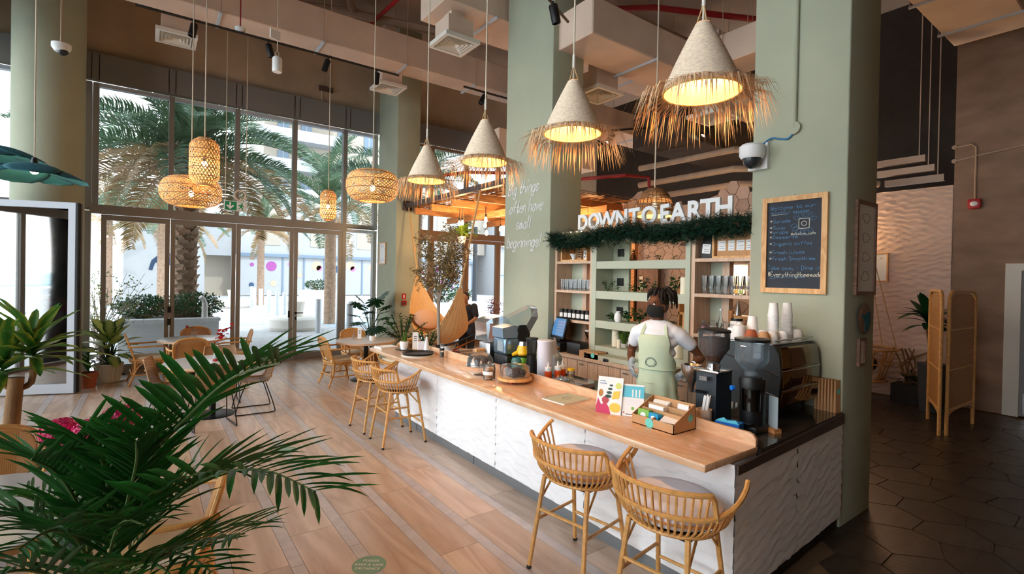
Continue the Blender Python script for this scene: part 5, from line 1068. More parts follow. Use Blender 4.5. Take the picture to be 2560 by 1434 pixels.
for k in range(7): MB().lathe([(0, 0), (.05, 0), (.052, .008), (0, .009)], 18).build('coaster', 'wicker', t, (rnd(-.004, .004), rnd(-.004, .004), .0105*k))
def card(loc, w_, h, label, mat='paper', rz=0, base='oakpale', d=.008, name='menu_card', lines=True):
    t = thing(name, label, 'card', loc, rz); MB().box(-w_/2, -.02, 0, w_/2, .02, .012).build('stand', base, t, smooth=0); MB().box(-w_/2, -d/2, .012, w_/2, d/2, h).build('card', mat, t, smooth=0)
    if lines:
        for k in range(3): MB().box(-w_*.25, -d/2-.001, h*(.5+.12*k), w_*.25, -d/2, h*(.5+.12*k)+.01).build('print_line', 'dkgrey', t, smooth=0)
    return t
card((3.0, 6.36, Z1), .08, .24, 'upright white menu card on the far end of the ledge', rz=rad(-25))
t = thing('napkin_box', 'pale pink napkin box on the far end of the ledge', 'box', (3.04, 6.20, Z1), rad(-20)); MB().box(-.07, -.04, 0, .07, .04, .13).build('box', 'cushion', t, smooth=0); MB().box(-.05, -.042, .1, .05, -.04, .115).build('slot', 'paper', t, smooth=0)
t = thing('white_cone', 'white cone with black tip on the far end of the ledge', 'ornament', (3.03, 6.07, Z1)); MB().lathe([(0, 0), (.045, 0), (.012, .21), (0, .212)], 18).build('cone', 'white', t); MB().lathe([(.012, .205), (.008, .23), (0, .232)], 12).build('tip', 'dkgrey', t)
t = thing('round_tray', 'black round serving tray on a pale board', 'tray', (2.84, 5.93, Z1)); MB().lathe([(0, 0), (.22, 0), (.22, .008), (0, .008)], 36).build('pale_board', 'offwhite', t); MB().lathe([(0, .01), (.19, .01), (.205, .035), (.2, .036), (.186, .016), (0, .016)], 36).build('tray', 'blackplastic', t)
t = thing('pepper_mill', 'clear pepper mill with black collar on the ledge', 'mill', (3.02, 5.62, Z1)); MB().lathe([(0, 0), (.028, 0), (.028, .085), (0, .085)], 18).build('glass_base', 'glassware', t); MB().lathe([(.0, .085), (.03, .085), (.032, .115), (0, .116)], 18).build('collar', 'blackplastic', t); MB().lathe([(.026, .116), (.024, .17), (0, .175)], 18).build('cap', 'glassware', t); MB().lathe([(0, .004), (.024, .004), (.024, .06), (0, .06)], 14).build('peppercorns', 'choc', t)
t = thing('syphon_flask', 'glass syphon flask with red liquid and copper arm', 'flask', (3.28, 5.72, Z2)); MB().ell((0, 0, .06), .05, .05, .052).build('flask', 'glassware', t); MB().ell((0, 0, .045), .043, .043, .033).build('red_liquid', 'red', t); MB().lathe([(.014, .1), (.02, .12), (.014, .14), (.006, .16), (0, .165)], 12).build('stopper', 'blackplastic', t); MB().tube(smooth_path([(-.06, 0, .0), (-.07, -.02, .06), (.02, -.06, .13), (.2, -.1, .2), (.3, -.12, .21)], 4), .012, 7).build('copper_arm', 'copper', t)
t = thing('ladle', 'black ladle resting across the worktop', 'ladle', (3.30, 5.95, Z2)); MB().tube(smooth_path([(-.15, .1, .1), (.05, 0, .13), (.25, -.1, .22), (.42, -.18, .31)], 4), [.012]*13, 7).build('handle', 'blackplastic', t); MB().ell((.44, -.19, .32), .035, .03, .02).build('bowl', 'blackplastic', t); MB().box(-.2, .05, 0, -.1, .15, .1).build('holder', 'dkgrey', t, smooth=0)
t = thing('wooden_tray', 'shallow wooden tray on the worktop by the slush machine', 'tray', (3.45, 5.75, Z2))
for a in ((-.2, -.14, .2, -.12), (-.2, .12, .2, .14), (-.2, -.12, -.18, .12), (.18, -.12, .2, .12)): MB().box(a[0], a[1], 0, a[2], a[3], .05).build('side', 'oakpale', t, smooth=0)
MB().box(-.18, -.12, 0, .18, .12, .01).build('base', 'darkwood', t, smooth=0)
def glass_dome(t, r, h, z, mat='glassware'):
    prof = [(r, z), (r, z+h*.55), (r*.93, z+h*.8), (r*.6, z+h*.96), (.012, z+h)]; MB().lathe(prof, 28, cap=False).build('glass_dome', mat, t)
def muffin(p, s, par, mat='choc', z=0): 
    o = MB().lathe([(0, 0), (.026*s, 0), (.034*s, .035*s), (.042*s, .045*s), (.036*s, .062*s), (.015*s, .072*s), (0, .073*s)], 14).build('muffin', mat, par, p); return o
def loose(o, label, cat, group=None): return tag(o, label, cat, group)
# cake stand with dome and wooden handle
t = thing('cake_stand', 'glass pedestal cake stand with dome and wooden handle', 'cake stand', (2.83, 4.42, Z1)); MB().lathe([(.07, 0), (.06, .006), (.015, .012), (.012, .085), (.05, .092), (.15, .097), (.15, .103), (.0, .101)], 28).build('pedestal_plate', 'glassware', t); MB().lathe([(.14, .103), (.135, .17), (.1, .215), (.04, .235), (0, .237)], 28, cap=False).build('glass_dome', 'glassware', t); MB().rbox(-.06, -.014, .24, .06, .014, .275, .006, 2).build('wooden_handle', 'pine', t)
for dx, dy, rw in ((.04, -.03, 'right'), (-.02, .03, 'left')): o = muffin((2.83+dx, 4.42+dy, Z1+.104), 1.0, None); loose(o, rw+' chocolate muffin under the domed cake stand', 'muffin', 'muffins on the cake stand')
t = thing('cookie_jar', 'glass jar of cookies with white label', 'jar', (2.78, 4.17, Z1)); MB().lathe([(0, .002), (.055, .002), (.062, .01), (.062, .12), (.055, .135), (.058, .14)], 22, cap=False).build('jar', 'glassware', t); MB().lathe([(.06, .14), (.058, .148), (.02, .16), (.02, .175), (0, .178)], 20).build('lid', 'glassware', t); MB().lathe([(.0628, .05), (.0628, .085)], 8, cap=False, a0=pi*.85, a1=pi*1.5).build('paper_label', 'paper', t)
for k in range(5): o = MB().lathe([(0, 0), (.04, 0), (.044, .008), (.038, .016), (0, .018)], 14).build('cookie', 'cookie', None, (2.78+rnd(-.008, .008), 4.17+rnd(-.008, .008), Z1+.008+.021*k), rot=(rnd(-.15, .15), rnd(-.15, .15), 0)); loose(o, '%s cookie from the bottom inside the labelled glass jar' % ORD[k], 'cookie', 'cookies in the jar')
t = thing('cloche_board', 'round wooden board on red feet with glass cloche', 'cake board', (2.92, 3.93, Z1)); MB().lathe([(0, .025), (.165, .025), (.172, .032), (.172, .052), (.165, .055), (0, .05)], 36).build('board', 'pine', t)
for a in (.6, 2.2, 3.8, 5.4): MB().cyl((.11*cos(a), .11*sin(a), 0), (.11*cos(a), .11*sin(a), .026), .01, n=8).build('red_foot', 'red', t)
MB().lathe([(.148, .056), (.148, .15), (.138, .165), (.06, .172), (0, .174)], 30, cap=False).build('glass_cloche', 'glassware', t); MB().ell((0, 0, .192), .026, .026, .02).build('glass_knob', 'glassware', t)
for dx, dy, s, rw in ((-.03, .05, 1.15, 'left'), (.03, 0, 1.2, 'rear middle'), (-.035, -.035, 1.15, 'front middle'), (.05, -.06, 1.0, 'right')): o = muffin((2.92+dx, 3.93+dy, Z1+.056), s, None); loose(o, rw+' dark chocolate muffin under the cloche on the round board', 'muffin', 'muffins under the cloche')
t = thing('spiral_menu', 'sage green spiral-bound menu lying on the ledge', 'menu', (2.89, 3.14, Z1), rad(4)); MB().box(-.165, -.13, 0, .165, .13, .008).build('pages', 'paper', t, smooth=0); MB().box(-.165, -.13, .008, .165, .13, .0095).build('cover', 'sage2', t, smooth=0)
for k in range(20): MB().tube([(-.15+.0158*k, .128, .0), (-.15+.0158*k, .137, .006), (-.15+.0158*k, .124, .013)], .0012, 4).build('spiral_wire', 'dkgrey', t)
MB().tube([(.045*cos(a), .03*sin(a), .0097) for a in [2*pi*k/24 for k in range(24)]], .0012, 4, closed=True).build('oval_emblem', 'dkgrey', t)
# tent cards
def tent(loc, w_, h, rz, label):
    t = thing('tent_card', label, 'flyer', loc, rz); lean = .06
    for s in (-1, 1):
        o = MB().box(-w_/2, -.001, 0, w_/2, .001, math.hypot(h, lean)).build('leaf_front' if s < 0 else 'leaf_back', 'paper', t, (0, s*lean, 0), smooth=0); o.rotation_euler = (-s*math.atan2(-lean, h)*-1 if 0 else s*math.atan2(lean, h), 0, 0)
        if s < 0: fr = o
    return t, fr
t, fr = tent((2.91, 2.66, Z1), .2, .27, rad(-66), 'juice flyer standing on the ledge, with fruit and leaves')
def decal(par, mat, pts, name='print', y=-.0018): MB().prism(pts, 0, .0006, Matrix.Translation((0, y, 0)) @ ROT_NY).build(name, mat, par, smooth=0)
circ = lambda cx, cy, r, n=16, k=1: [(cx+r*cos(2*pi*i/n), cy+r*k*sin(2*pi*i/n)) for i in range(n)]
decal(fr, 'pinkprint' if 'pinkprint' in MATS else M('pinkprint', S(196, 50, 96), .6), [(-.1, .0), (.02, .0), (.0, .05), (-.03, .09), (-.06, .06), (-.09, .11), (-.1, .05)]); decal(fr, 'red', circ(-.03, .1, .028), y=-.0024); decal(fr, 'yellow', circ(.05, .05, .045, k=.8), y=-.0024); decal(fr, 'yellow', [(.02, .11), (.075, .12), (.085, .18), (.03, .17)], y=-.0024)
for k in range(4): decal(fr, 'leafdark', circ(-.01+.006*k, .13+.028*k, .026-.004*k, 10, .5), y=-.003-.0002*k)
decal(fr, M('limeprint', S(206, 216, 120), .6), circ(.065, .215, .024), y=-.0026); decal(fr, 'cookie', circ(-.07, .15, .018, k=1.6), y=-.0026); decal(fr, 'winblue', [(-.085, .22), (-.03, .22), (-.03, .228), (-.085, .228)]); decal(fr, 'winblue', [(-.085, .238), (-.04, .238), (-.04, .246), (-.085, .246)])
t, fr = tent((3.0, 2.51, Z1), .16, .23, rad(-58), 'white flyer with a blue photo at its top, on the ledge')
decal(fr, M('skyprint', S(90, 190, 216), .5), [(-.08, .14), (.08, .14), (.08, .225), (-.08, .225)])
for k in range(3): decal(fr, 'paper', [(-.01+.025*k, .145), (0+.025*k, .145), (0+.025*k, .2), (-.01+.025*k, .2)], y=-.0026)
decal(fr, 'lime', circ(0, .06, .012)); decal(fr, 'dkgrey', [(-.05, .012), (.01, .012), (.01, .018), (-.05, .018)]); decal(fr, 'red', [(-.07, .02), (-.06, .02), (-.06, .03), (-.07, .03)])
for k in range(4): decal(fr, 'cushion', [(-.05, .085+.011*k), (.05, .085+.011*k), (.05, .088+.011*k), (-.05, .088+.011*k)])
# cardboard caddy
t = thing('cardboard_caddy', 'kraft cardboard caddy with compartments and teal stickers', 'caddy', (2.835, 2.03, Z1)); W2, D2 = .35, .245
side = [(0, 0), (D2, 0), (D2, .165), (D2-.02, .17), (.0, .065)]
for y in (0, W2): MB().prism(side, 0, .005, Matrix.Translation((0, y, 0)) @ Matrix(((1, 0, 0), (0, 0, 1), (0, 1, 0))).to_4x4()).build('side_wall', 'kraft', t, smooth=0)
MB().box(0, 0, 0, .005, W2, .065).build('front_wall', 'kraft', t, smooth=0); MB().box(D2-.005, 0, 0, D2, W2, .17).build('back_wall', 'kraft', t, smooth=0); MB().box(0, 0, 0, D2, W2, .006).build('base', 'kraft', t, smooth=0)
MB().box(.10, .005, .006, .105, W2-.005, .105).build('divider', 'kraft', t, smooth=0); MB().box(.17, .005, .006, .175, W2-.005, .13).build('divider', 'kraft', t, smooth=0); MB().box(.0, .17, .006, .17, .175, .075).build('divider', 'kraft', t, smooth=0)
MB().lathe([(.034, 0), (.034, .001), (0, .001)], 20).xf(Matrix.Translation((-.0005, .2, .03)) @ ROT_NX).build('front_sticker', 'stickerteal', t, smooth=0); MB().lathe([(.026, 0), (.026, .001), (0, .001)], 20).xf(Matrix.Translation((D2-.06, -.0005, .085)) @ ROT_NY).build('side_sticker', 'stickerteal', t, smooth=0)
def packet(loc, sx, sy, sz, mat, label, rot=(0, 0, 0), name='sugar_box', extra=None):
    o = MB().rbox(-sx/2, -sy/2, 0, sx/2, sy/2, sz, .003, 1).build(name, mat, None, loc, rot=rot); tag(o, label, 'packet')
    if extra: MB().lathe([(.022, 0), (.022, .0008), (0, .0008)], 16).xf(Matrix.Translation((-sx/2-.0005, 0, sz*.55)) @ ROT_NX).build('round_print', extra, o, smooth=0)
    return o
packet((2.885, 2.315, Z1+.007), .05, .09, .095, 'lime', 'green box with a white face in the caddy', (0, rad(8), rad(8)), extra='white'); packet((2.885, 2.225, Z1+.007), .05, .085, .085, M('cyan', S(20, 150, 200), .5), 'blue box with white circle in the caddy', (0, rad(8), rad(-4)), extra='white'); packet((2.97, 2.27, Z1+.007), .05, .13, .12, 'white', 'white wrapped packet in the caddy', (0, rad(5), 0))
for k in range(4): packet((3.025+.008*k, 2.10+.004*k, Z1+.007), .005, .09, .15, 'paper', '%s napkin sachet from the front in the caddy' % ORD[k], (0, rad(4), 0), 'napkin_sachet')['group'] = 'napkin sachets in the caddy'
for k in range(4): packet((3.025+.008*k, 2.29, Z1+.007), .006, .13, .13+.004*k, 'offwhite', '%s wafer sleeve from the front at back of the caddy' % ORD[k], (0, rad(4), rad(3*k)), 'wafer_sleeve')['group'] = 'wafer sleeves in the caddy'
for k in range(3): packet((2.90+.006*k, 2.11, Z1+.007+.03*k), .09, .13, .004, 'paper' if k != 1 else 'sage2', ('lowest', 'middle', 'topmost')[k]+' paper slip lying in the right compartment of the caddy', (0, rad(-14), rad(6*k)), 'paper_slip')
# ------------------------------------------------------------------ behind the upstand (z = .95)
t = thing('straw_cup', 'birch bark cup with a heart behind the upstand', 'cup', (3.24, 2.07, Z2)); MB().lathe([(0, 0), (.055, 0), (.056, .13), (.05, .13), (.049, .01), (0, .01)], 24).build('cup', 'oakpale', t); MB().tube([(.012*sin(a)**3, .0, .01*cos(a)-.004*cos(2*a)) for a in [2*pi*k/16 for k in range(16)]], .001, 4, closed=True).xf(Matrix.Translation((-.04, -.042, .07)) @ Matrix.Rotation(rad(-40), 4, 'Z')).build('heart_mark', 'choc', t)
for k in range(6): o = MB().cyl((0, 0, 0), (0, 0, .22), .005, n=8).build('paper_straw', 'white', None, (3.24+rnd(-.025, .025), 2.07+rnd(-.025, .025), Z2+.012), rot=(rad(rnd(4, 9)), rad(rnd(0, 7)), 0)); tag(o, 'white paper straw in the birch cup', 'straw', 'paper straws in the birch cup')
t = thing('mask_box', 'bright blue box of masks beside the grinder', 'box', (3.25, 1.88, Z2), rad(-80)); MB().box(-.08, -.045, 0, .08, .045, .085).build('carton', M('maskblue', S(20, 110, 210), .5), t, smooth=0); MB().prism([(-.08, .085), (.08, .085), (.06, .11), (.0, .1), (-.02, .118), (-.06, .1)], 0, .002, Matrix.Translation((0, -.045, 0)) @ ROT_NY).build('torn_flap', 'skyprint', t, smooth=0)
me = text_mesh('SMOKE MASKS', .02); me.transform(Matrix.Translation((0, -.0465, .03)) @ ROT_NY); obj('lettering', me, 'white', t)
# grinder with beans
t = thing('coffee_grinder', 'black coffee grinder with hopper full of beans', 'grinder', (3.38, 2.09, Z2), rad(0))
MB().prism([(-.09, -.08), (.08, -.1), (.1, 0), (.08, .1), (-.09, .08)], 0, .39).build('body', M('grinderblack', S(34, 42, 50), .4), t, smooth=20); MB().rbox(-.1, -.1, .385, .1, .1, .405, .008, 2).build('chrome_deck', 'chrome', t); MB().cyl((0, 0, .405), (0, 0, .445), .05, n=20).build('collar', 'chrome', t)
MB().lathe([(.045, .445), (.05, .47), (.11, .56), (.112, .68)], 28, cap=False).build('hopper', 'glassware', t); MB().lathe([(0, .45), (.043, .452), (.105, .56), (.107, .63), (.06, .64), (0, .645)], 24).build('coffee_beans', 'coffee', t); MB().lathe([(0, .70), (.06, .705), (.116, .69), (.118, .675), (0, .675)][::-1], 28).build('lid', 'blackplastic', t)
ch_ = MB().lathe([(.0, .2), (.02, .2), (.025, .26), (.075, .36), (.078, .41), (.07, .41), (0, .3)], 22, cap=False).build('steel_funnel', 'steel', t, (-.02, .17, 0))
MB().box(-.13, -.03, .33, -.08, .03, .36).build('spout', 'chrome', t, smooth=0); MB().cyl((-.1, 0, .24), (-.2, .02, .26), .012, n=8).build('lever', 'blackplastic', t)
t = thing('coffee_grinder', 'black coffee grinder with empty clear hopper in front', 'grinder', (3.45, 1.84, Z2)); MB().rbox(-.09, -.09, 0, .09, .09, .05, .01, 2).build('base', 'blackplastic', t); MB().cyl((.02, 0, .05), (.02, 0, .37), .085, n=24).build('body', 'blackmetal', t); MB().lathe([(.06, .16), (.062, .31)], 22, cap=False).build('doser_glass', 'smokeglass', t, (-.05, -.03, 0)); MB().lathe([(0, .3), (.075, .3), (.08, .36), (.07, .385), (0, .39)], 24).build('head', 'blackplastic', t, (-.02, -.01, 0))
MB().lathe([(.045, .385), (.045, .42), (.1, .48), (.112, .5), (.112, .635)], 28, cap=False).build('hopper', 'plasticclear', t); MB().lathe([(.114, .63), (.116, .65), (.05, .655), (0, .655)], 28).build('lid', 'blackplastic', t); MB().cyl((-.1, .07, .3), (-.12, .08, .3), .018, n=12).build('blue_knob', 'maskblue', t); MB().box(-.114, -.02, .6, -.113, .02, .607).build('hopper_label', 'white', t, smooth=0)
MB().box(-.1, -.05, .05, -.04, .05, .065).build('fork', 'blackmetal', t, smooth=0)
t = thing('tamper', 'black coffee tamper standing behind the caddy', 'tamper', (3.4, 2.36, Z2)); MB().lathe([(0, 0), (.028, 0), (.028, .015), (.012, .03), (.012, .06), (.022, .09), (.02, .105), (0, .11)], 16).build('tamper', 'blackplastic', t)
# espresso machine
em = thing('espresso_machine', 'large black espresso machine with mirror-gold back panels', 'espresso machine', (0, 0, Z2))
x0, x1, y0, y1 = 3.86, 4.54, 1.86, 2.42
pr = [(1.9, .07), (1.865, .12), (1.845, .33), (1.86, .5), (1.9, .56), (2.38, .56), (2.42, .5), (2.4, .36), (2.32, .3), (2.3, .12), (2.4, .1), (2.4, .07)]
mt = Matrix(((0, 0, 1, 0), (1, 0, 0, 0), (0, 1, 0, 0), (0, 0, 0, 1)))
MB().prism(pr, x0+.03, x1-.03, mt).build('chassis', 'blackplastic', em, smooth=20)
for s, xx in ((0, x0), (1, x1-.03)): MB().prism([(a+( -.012 if a < 2.1 else .012), b) for a, b in pr], xx, xx+.03, mt).build('side_panel', M('machineblack%d' % s, S(38, 44, 50), .35), em, smooth=20)
def bp(za, zb): return MB().grid(lambda u, v: (x0+.032+(x1-x0-.064)*u, 1.83+.03*(((za+(zb-za)*v)-.31)/.25)**2, za+(zb-za)*v), 4, 8)
for za, zb in ((.09, .22), (.226, .37), (.376, .55)): solid(bp(za, zb).build('mirror_panel', 'gold', em), .006)
for z in (.223, .373): MB().tube([(x0+.02, 1.835, z), (x1-.02, 1.835, z)], .005, 6).build('chrome_strip', 'chrome', em)
for p in ([(x0-.004, 1.85, .34), (x0-.004, 2.0, .39), (x0-.004, 2.35, .47)], [(x0-.004, 1.86, .18), (x0-.004, 2.1, .24)]): MB().tube(p, .004, 5).build('chrome_line', 'chrome', em)
MB().rbox(x0+.01, 1.9, .56, x1-.01, 2.4, .575, .005, 1).build('cup_tray', 'steel', em)
MB().tube([(x0+.02, 1.89, .6), (x1-.02, 1.89, .6)], .006, 6).build('tray_rail', 'steel', em)
for x in (x0+.06, x1-.06):
    for y in (1.95, 2.34): MB().cyl((x, y, 0), (x, y, .075), .022, n=12).build('foot', 'blackplastic', em)
for x in (3.98, 4.22, 4.42): MB().cyl((x, 2.42, .3), (x, 2.5, .27), .014, n=8).build('portafilter_handle', 'blackplastic', em)
ZM = Z2+.576
cup0 = None
def paper_stack(x, y, n, label, s=1.0):
    for k in range(n):
        o = MB().lathe([(0, .098), (.028, .1), (.031, .096), (.040, .006), (.043, .004), (.043, 0), (.039, .0)], 18, cap=False).build('paper_cup', 'white', None, (x, y, ZM+.0165*k)); o.scale = (s, s, s); tag(o, '%s paper cup from the bottom of %s' % (ORD[k], label), 'cup', 'upturned paper cups on the espresso machine')
paper_stack(4.19, 2.06, 13, 'the tallest stack on the machine', 1.05); paper_stack(4.36, 2.03, 13, 'the right stack on the machine', 1.05); paper_stack(4.03, 2.15, 6, 'the short left stack on the machine', 1.1)
mug = [(0, .075), (.025, .078), (.03, .07), (.042, .03), (.038, .0), (.034, .0)]
for x, y, m_, l, s in ((3.93, 2.0, 'kraft', 'brown glazed cup upturned at the front of the machine', 1), (3.92, 2.1, 'terracotta', 'cream cup with rust rim upturned on the machine', 1.1), (4.02, 1.98, 'white', 'white tulip cup upturned beside the brown cup', 1), (4.09, 2.0, 'white', 'white tulip cup in the middle of the machine top', 1), (4.15, 1.96, 'white', 'white tulip cup right of the middle of the machine top', 1), (4.03, 2.06, 'white', 'white tulip cup behind the brown cup', 1.05), (3.95, 2.28, 'white', 'white tulip cup at back left of the machine', 1.1), (4.42, 1.97, 'offwhite', 'speckled cup right of the paper cups', 1)):
    o = MB().lathe(mug, 16, cap=False).build('coffee_cup', m_, None, (x, y, ZM)); o.scale = (s,)*3; solid(o, .003); tag(o, l, 'cup', 'ceramic cups on the espresso machine')
for x, y, l in ((4.48, 2.02, 'left clear glass cup upturned at right end of the machine'), (4.5, 2.12, 'right clear glass cup upturned at right end of the machine')): tag(MB().lathe([(0, .1), (.02, .1), (.036, .08), (.038, .0), (.036, .0)], 18, cap=False).build('glass_cup', 'glassware', None, (x, y, ZM)), l, 'cup')
t = thing('white_teapot', 'white lidded pot at left of the machine top', 'pot', (3.92, 2.2, ZM)); MB().lathe([(0, 0), (.05, 0), (.055, .03), (.05, .11), (.02, .125), (.012, .14), (0, .142)], 20).build('pot', 'white', t)
for k in range(7): o = MB().add([(-.06, 0, 0), (.06, 0, 0), (.06, .02, 0), (-.06, .02, 0), (-.06, .006, .26), (.06, .006, .26), (.06, .014, .26), (-.06, .014, .26)], [(0, 3, 2, 1), (4, 5, 6, 7), (0, 1, 5, 4), (1, 2, 6, 5), (2, 3, 7, 6), (3, 0, 4, 7)]).build('paper_bag', 'kraft', None, (4.555+.0*k, 1.70+.024*k, Z2), smooth=0); o.rotation_euler = (0, 0, rad(-90+86)); tag(o, '%s kraft takeaway bag from the front, between machine and column' % ORD[k], 'paper bag', 'kraft bags by the column'); o.scale.x = .7; MB().box(-.03, -.001, .15, .03, 0, .19).build('teal_print', 'stickerteal', o, smooth=0) if k == 0 else None
t = thing('code_stand', 'clear upright acrylic card stand on a wooden foot', 'stand', (3.55, 1.73, Z2), rad(-20)); MB().box(-.03, -.045, 0, .03, .045, .03).build('wooden_foot', 'pinewarm', t, smooth=0); MB().box(-.003, -.04, .03, .003, .04, .25).build('acrylic_card', 'frost', t, smooth=0)
# slush machine
t = thing('slush_machine', 'steel blue slush machine with clear sloping hopper lids', 'slush machine', (3.42, 4.72, Z2), rad(-4))
MB().rbox(-.12, -.15, 0, .2, .15, .16, .015, 2).build('base', 'blackplastic', t)
for k in range(6): MB().box(-.122, -.08, .05+.012*k, -.12, .06, .055+.012*k).build('vent_slot', 'dkgrey', t, smooth=0)
MB().rbox(-.14, -.14, .16, .18, .14, .36, .03, 3).build('housing', M('steelblue', S(120, 146, 166), .25, metal=.7), t); MB().box(-.143, -.09, .2, -.139, .03, .32).build('display', 'frost', t, smooth=0)
sd_ = [(-.16, .37), (-.17, .5), (-.1, .58), (.25, .72), (.3, .7), (.32, .58), (.2, .4), (.12, .36)]
mx = Matrix(((1, 0, 0, 0), (0, 0, 1, 0), (0, 1, 0, 0), (0, 0, 0, 1)))
MB().prism(sd_, -.12, .02, mx).build('clear_lid', 'plasticclear', t, smooth=20); MB().prism([(-.17, .36), (-.18, .47), (-.02, .5), (.1, .46), (.16, .38), (.1, .35)], -.14, .1, mx).build('front_shell', M('shellblue', S(110, 136, 160), .25, coat=.5), t, smooth=20)
MB().cyl((.08, -.145, .44), (.08, -.125, .44), .06, n=20).cyl((.08, -.15, .44), (.08, -.14, .44), .035, n=16).build('dial', 'blackplastic', t); MB().prism([(.02, .36), (.05, .5), (.13, .5), (.19, .4), (.18, .2), (.1, .2)], -.15, -.125, mx).build('side_arm', 'blackplastic', t, smooth=20)
t = thing('slush_hopper', 'clear plastic ice hopper behind the slush machine', 'hopper', (3.42, 5.10, Z2)); MB().rbox(-.1, -.12, 0, .14, .12, .25, .01, 2).build('base', 'steel', t); MB().box(-.102, -.05, .08, -.1, .05, .16).build('grille', 'dkgrey', t, smooth=0)
MB().prism([(-.16, .5), (-.13, .27), (.15, .27), (.2, .5), (.1, .58), (-.1, .54)], -.12, .14, mx).build('clear_tub', 'plasticclear', t, smooth=20)
# juicer, blender, paper towel, bottles
t = thing('citrus_juicer', 'yellow and green citrus juicer with steel top', 'juicer', (3.40, 4.42, Z2)); MB().lathe([(0, 0), (.085, 0), (.08, .03), (.065, .15), (.06, .165), (0, .165)], 24).build('base', 'lime', t); MB().lathe([(.07, .165), (.074, .175), (0, .178)], 24).build('chrome_ring', 'chrome', t); MB().lathe([(.062, .178), (.085, .2), (.06, .29), (0, .29)], 24).build('bowl', 'yellow', t); MB().tube([(-.04, 0, .22), (-.1, .03, .2), (-.125, .04, .185)], [.03, .022, .015], 10).build('spout', 'yellow', t); MB().lathe([(.058, .29), (.05, .335), (0, .337)], 24).build('steel_cap', 'steel', t)
t = thing('bar_blender', 'black bar blender with smoky jug', 'blender', (3.36, 4.22, Z2)); MB().lathe([(0, 0), (.07, 0), (.068, .05), (.05, .2), (.055, .22), (0, .22)], 20).build('base', 'blackplastic', t); MB().lathe([(.05, .22), (.065, .38), (.066, .39)], 20, cap=False).build('jug', 'smokeglass', t); MB().lathe([(.068, .385), (.068, .4), (0, .402)], 20).build('lid', 'blackplastic', t)
t = thing('paper_towel_dispenser', 'tall white pitcher-shaped dispenser on the worktop', 'dispenser', (3.36, 4.0, Z2)); MB().lathe([(0, 0), (.075, 0), (.08, .01), (.08, .36), (.085, .39), (.078, .4), (0, .4)], 26).build('body', M('lilacwhite', S(226, 222, 232), .35), t); MB().prism([(-.02, .24), (.02, .24), (.02, .39), (-.02, .39)], .07, .14, Matrix(((0, 0, 1, 0), (-1, 0, 0, 0), (0, 1, 0, 0), (0, 0, 0, 1)))).build('spout', 'lilacwhite', t, smooth=0)
t = thing('corked_bottle', 'blue grey glass bottle with cork', 'bottle', (3.6, 4.08, Z2)); MB().lathe([(0, .003), (.055, .003), (.06, .015), (.06, .17), (.045, .215), (.022, .235), (.022, .27), (.026, .275)], 22, cap=False).build('bottle', 'frost', t); MB().lathe([(.021, .255), (.026, .3), (0, .302)], 14).build('cork', 'cookie', t); MB().lathe([(0, .15), (.055, .15), (.05, .2), (0, .205)], 16).build('dark_contents', 'smoke', t)
sq = None
for x, y, l in ((3.31, 3.88, 'nearest orange squeeze bottle with white nozzle'), (3.43, 3.87, 'middle orange squeeze bottle with white nozzle'), (3.52, 3.90, 'farthest orange squeeze bottle with white nozzle')):
    if sq is None: sq = thing('squeeze_bottle', l, 'bottle', (x, y, Z2), 0, 'orange squeeze bottles'); MB().lathe([(0, 0), (.033, 0), (.036, .01), (.036, .1), (0, .1)], 18).build('body', 'orange', sq); MB().lathe([(.036, .1), (.036, .135), (.012, .145), (.004, .195), (0, .196)], 18).build('cap_nozzle', 'white', sq)
    else: dup(sq, (x, y, Z2), 0, l)
t = thing('spice_jar', 'glass jar with yellow lid beside the orange bottles', 'jar', (3.57, 3.82, Z2)); MB().lathe([(0, .002), (.038, .002), (.04, .08), (.034, .09)], 18, cap=False).build('jar', 'glassware', t); MB().lathe([(.04, .09), (.04, .115), (0, .117)], 18).build('lid', 'yellow', t); MB().lathe([(0, .004), (.034, .004), (.034, .05), (0, .052)], 14).build('spice', 'cookie', t)
t = thing('glass_lid_box', 'clear box of small crystals behind the upstand', 'box', (3.32, 3.55, Z2)); MB().box(-.12, -.2, 0, .12, .2, .06).build('tray', 'plasticclear', t, smooth=0); MB().box(-.11, -.19, .004, .11, .19, .02).build('wooden_base', 'darkwood', t, smooth=0)
rg = random.Random(9)
for k in range(14): tag(MB().lathe([(.006, 0), (.018, .015), (.01, .03), (0, .032)], 6).build('glass_stopper', 'glassware', None, (3.28+rg.uniform(-.04, .06), 3.62+rg.uniform(-.1, .1), Z2+.062), rot=(rg.uniform(-.4, .4), rg.uniform(-.4, .4), 0)), 'small glass stopper in the heap on the clear box', 'stopper', 'glass stoppers heap')
t = tag(MB().rbox(-.1, -.14, 0, .1, .14, .02, .006, 2).build('chopping_board', 'sage2', None, (3.55, 3.15, Z2)), 'pale green board lying on the worktop', 'board')
tag(MB().lathe([(0, 0), (.05, 0), (.055, .02), (.055, .16), (.045, .18), (.045, .19)], 18, cap=False).build('teal_glass_jar', 'tealglass', None, (3.2, 4.28, Z2)), 'ribbed teal glass jar between the domes', 'jar')
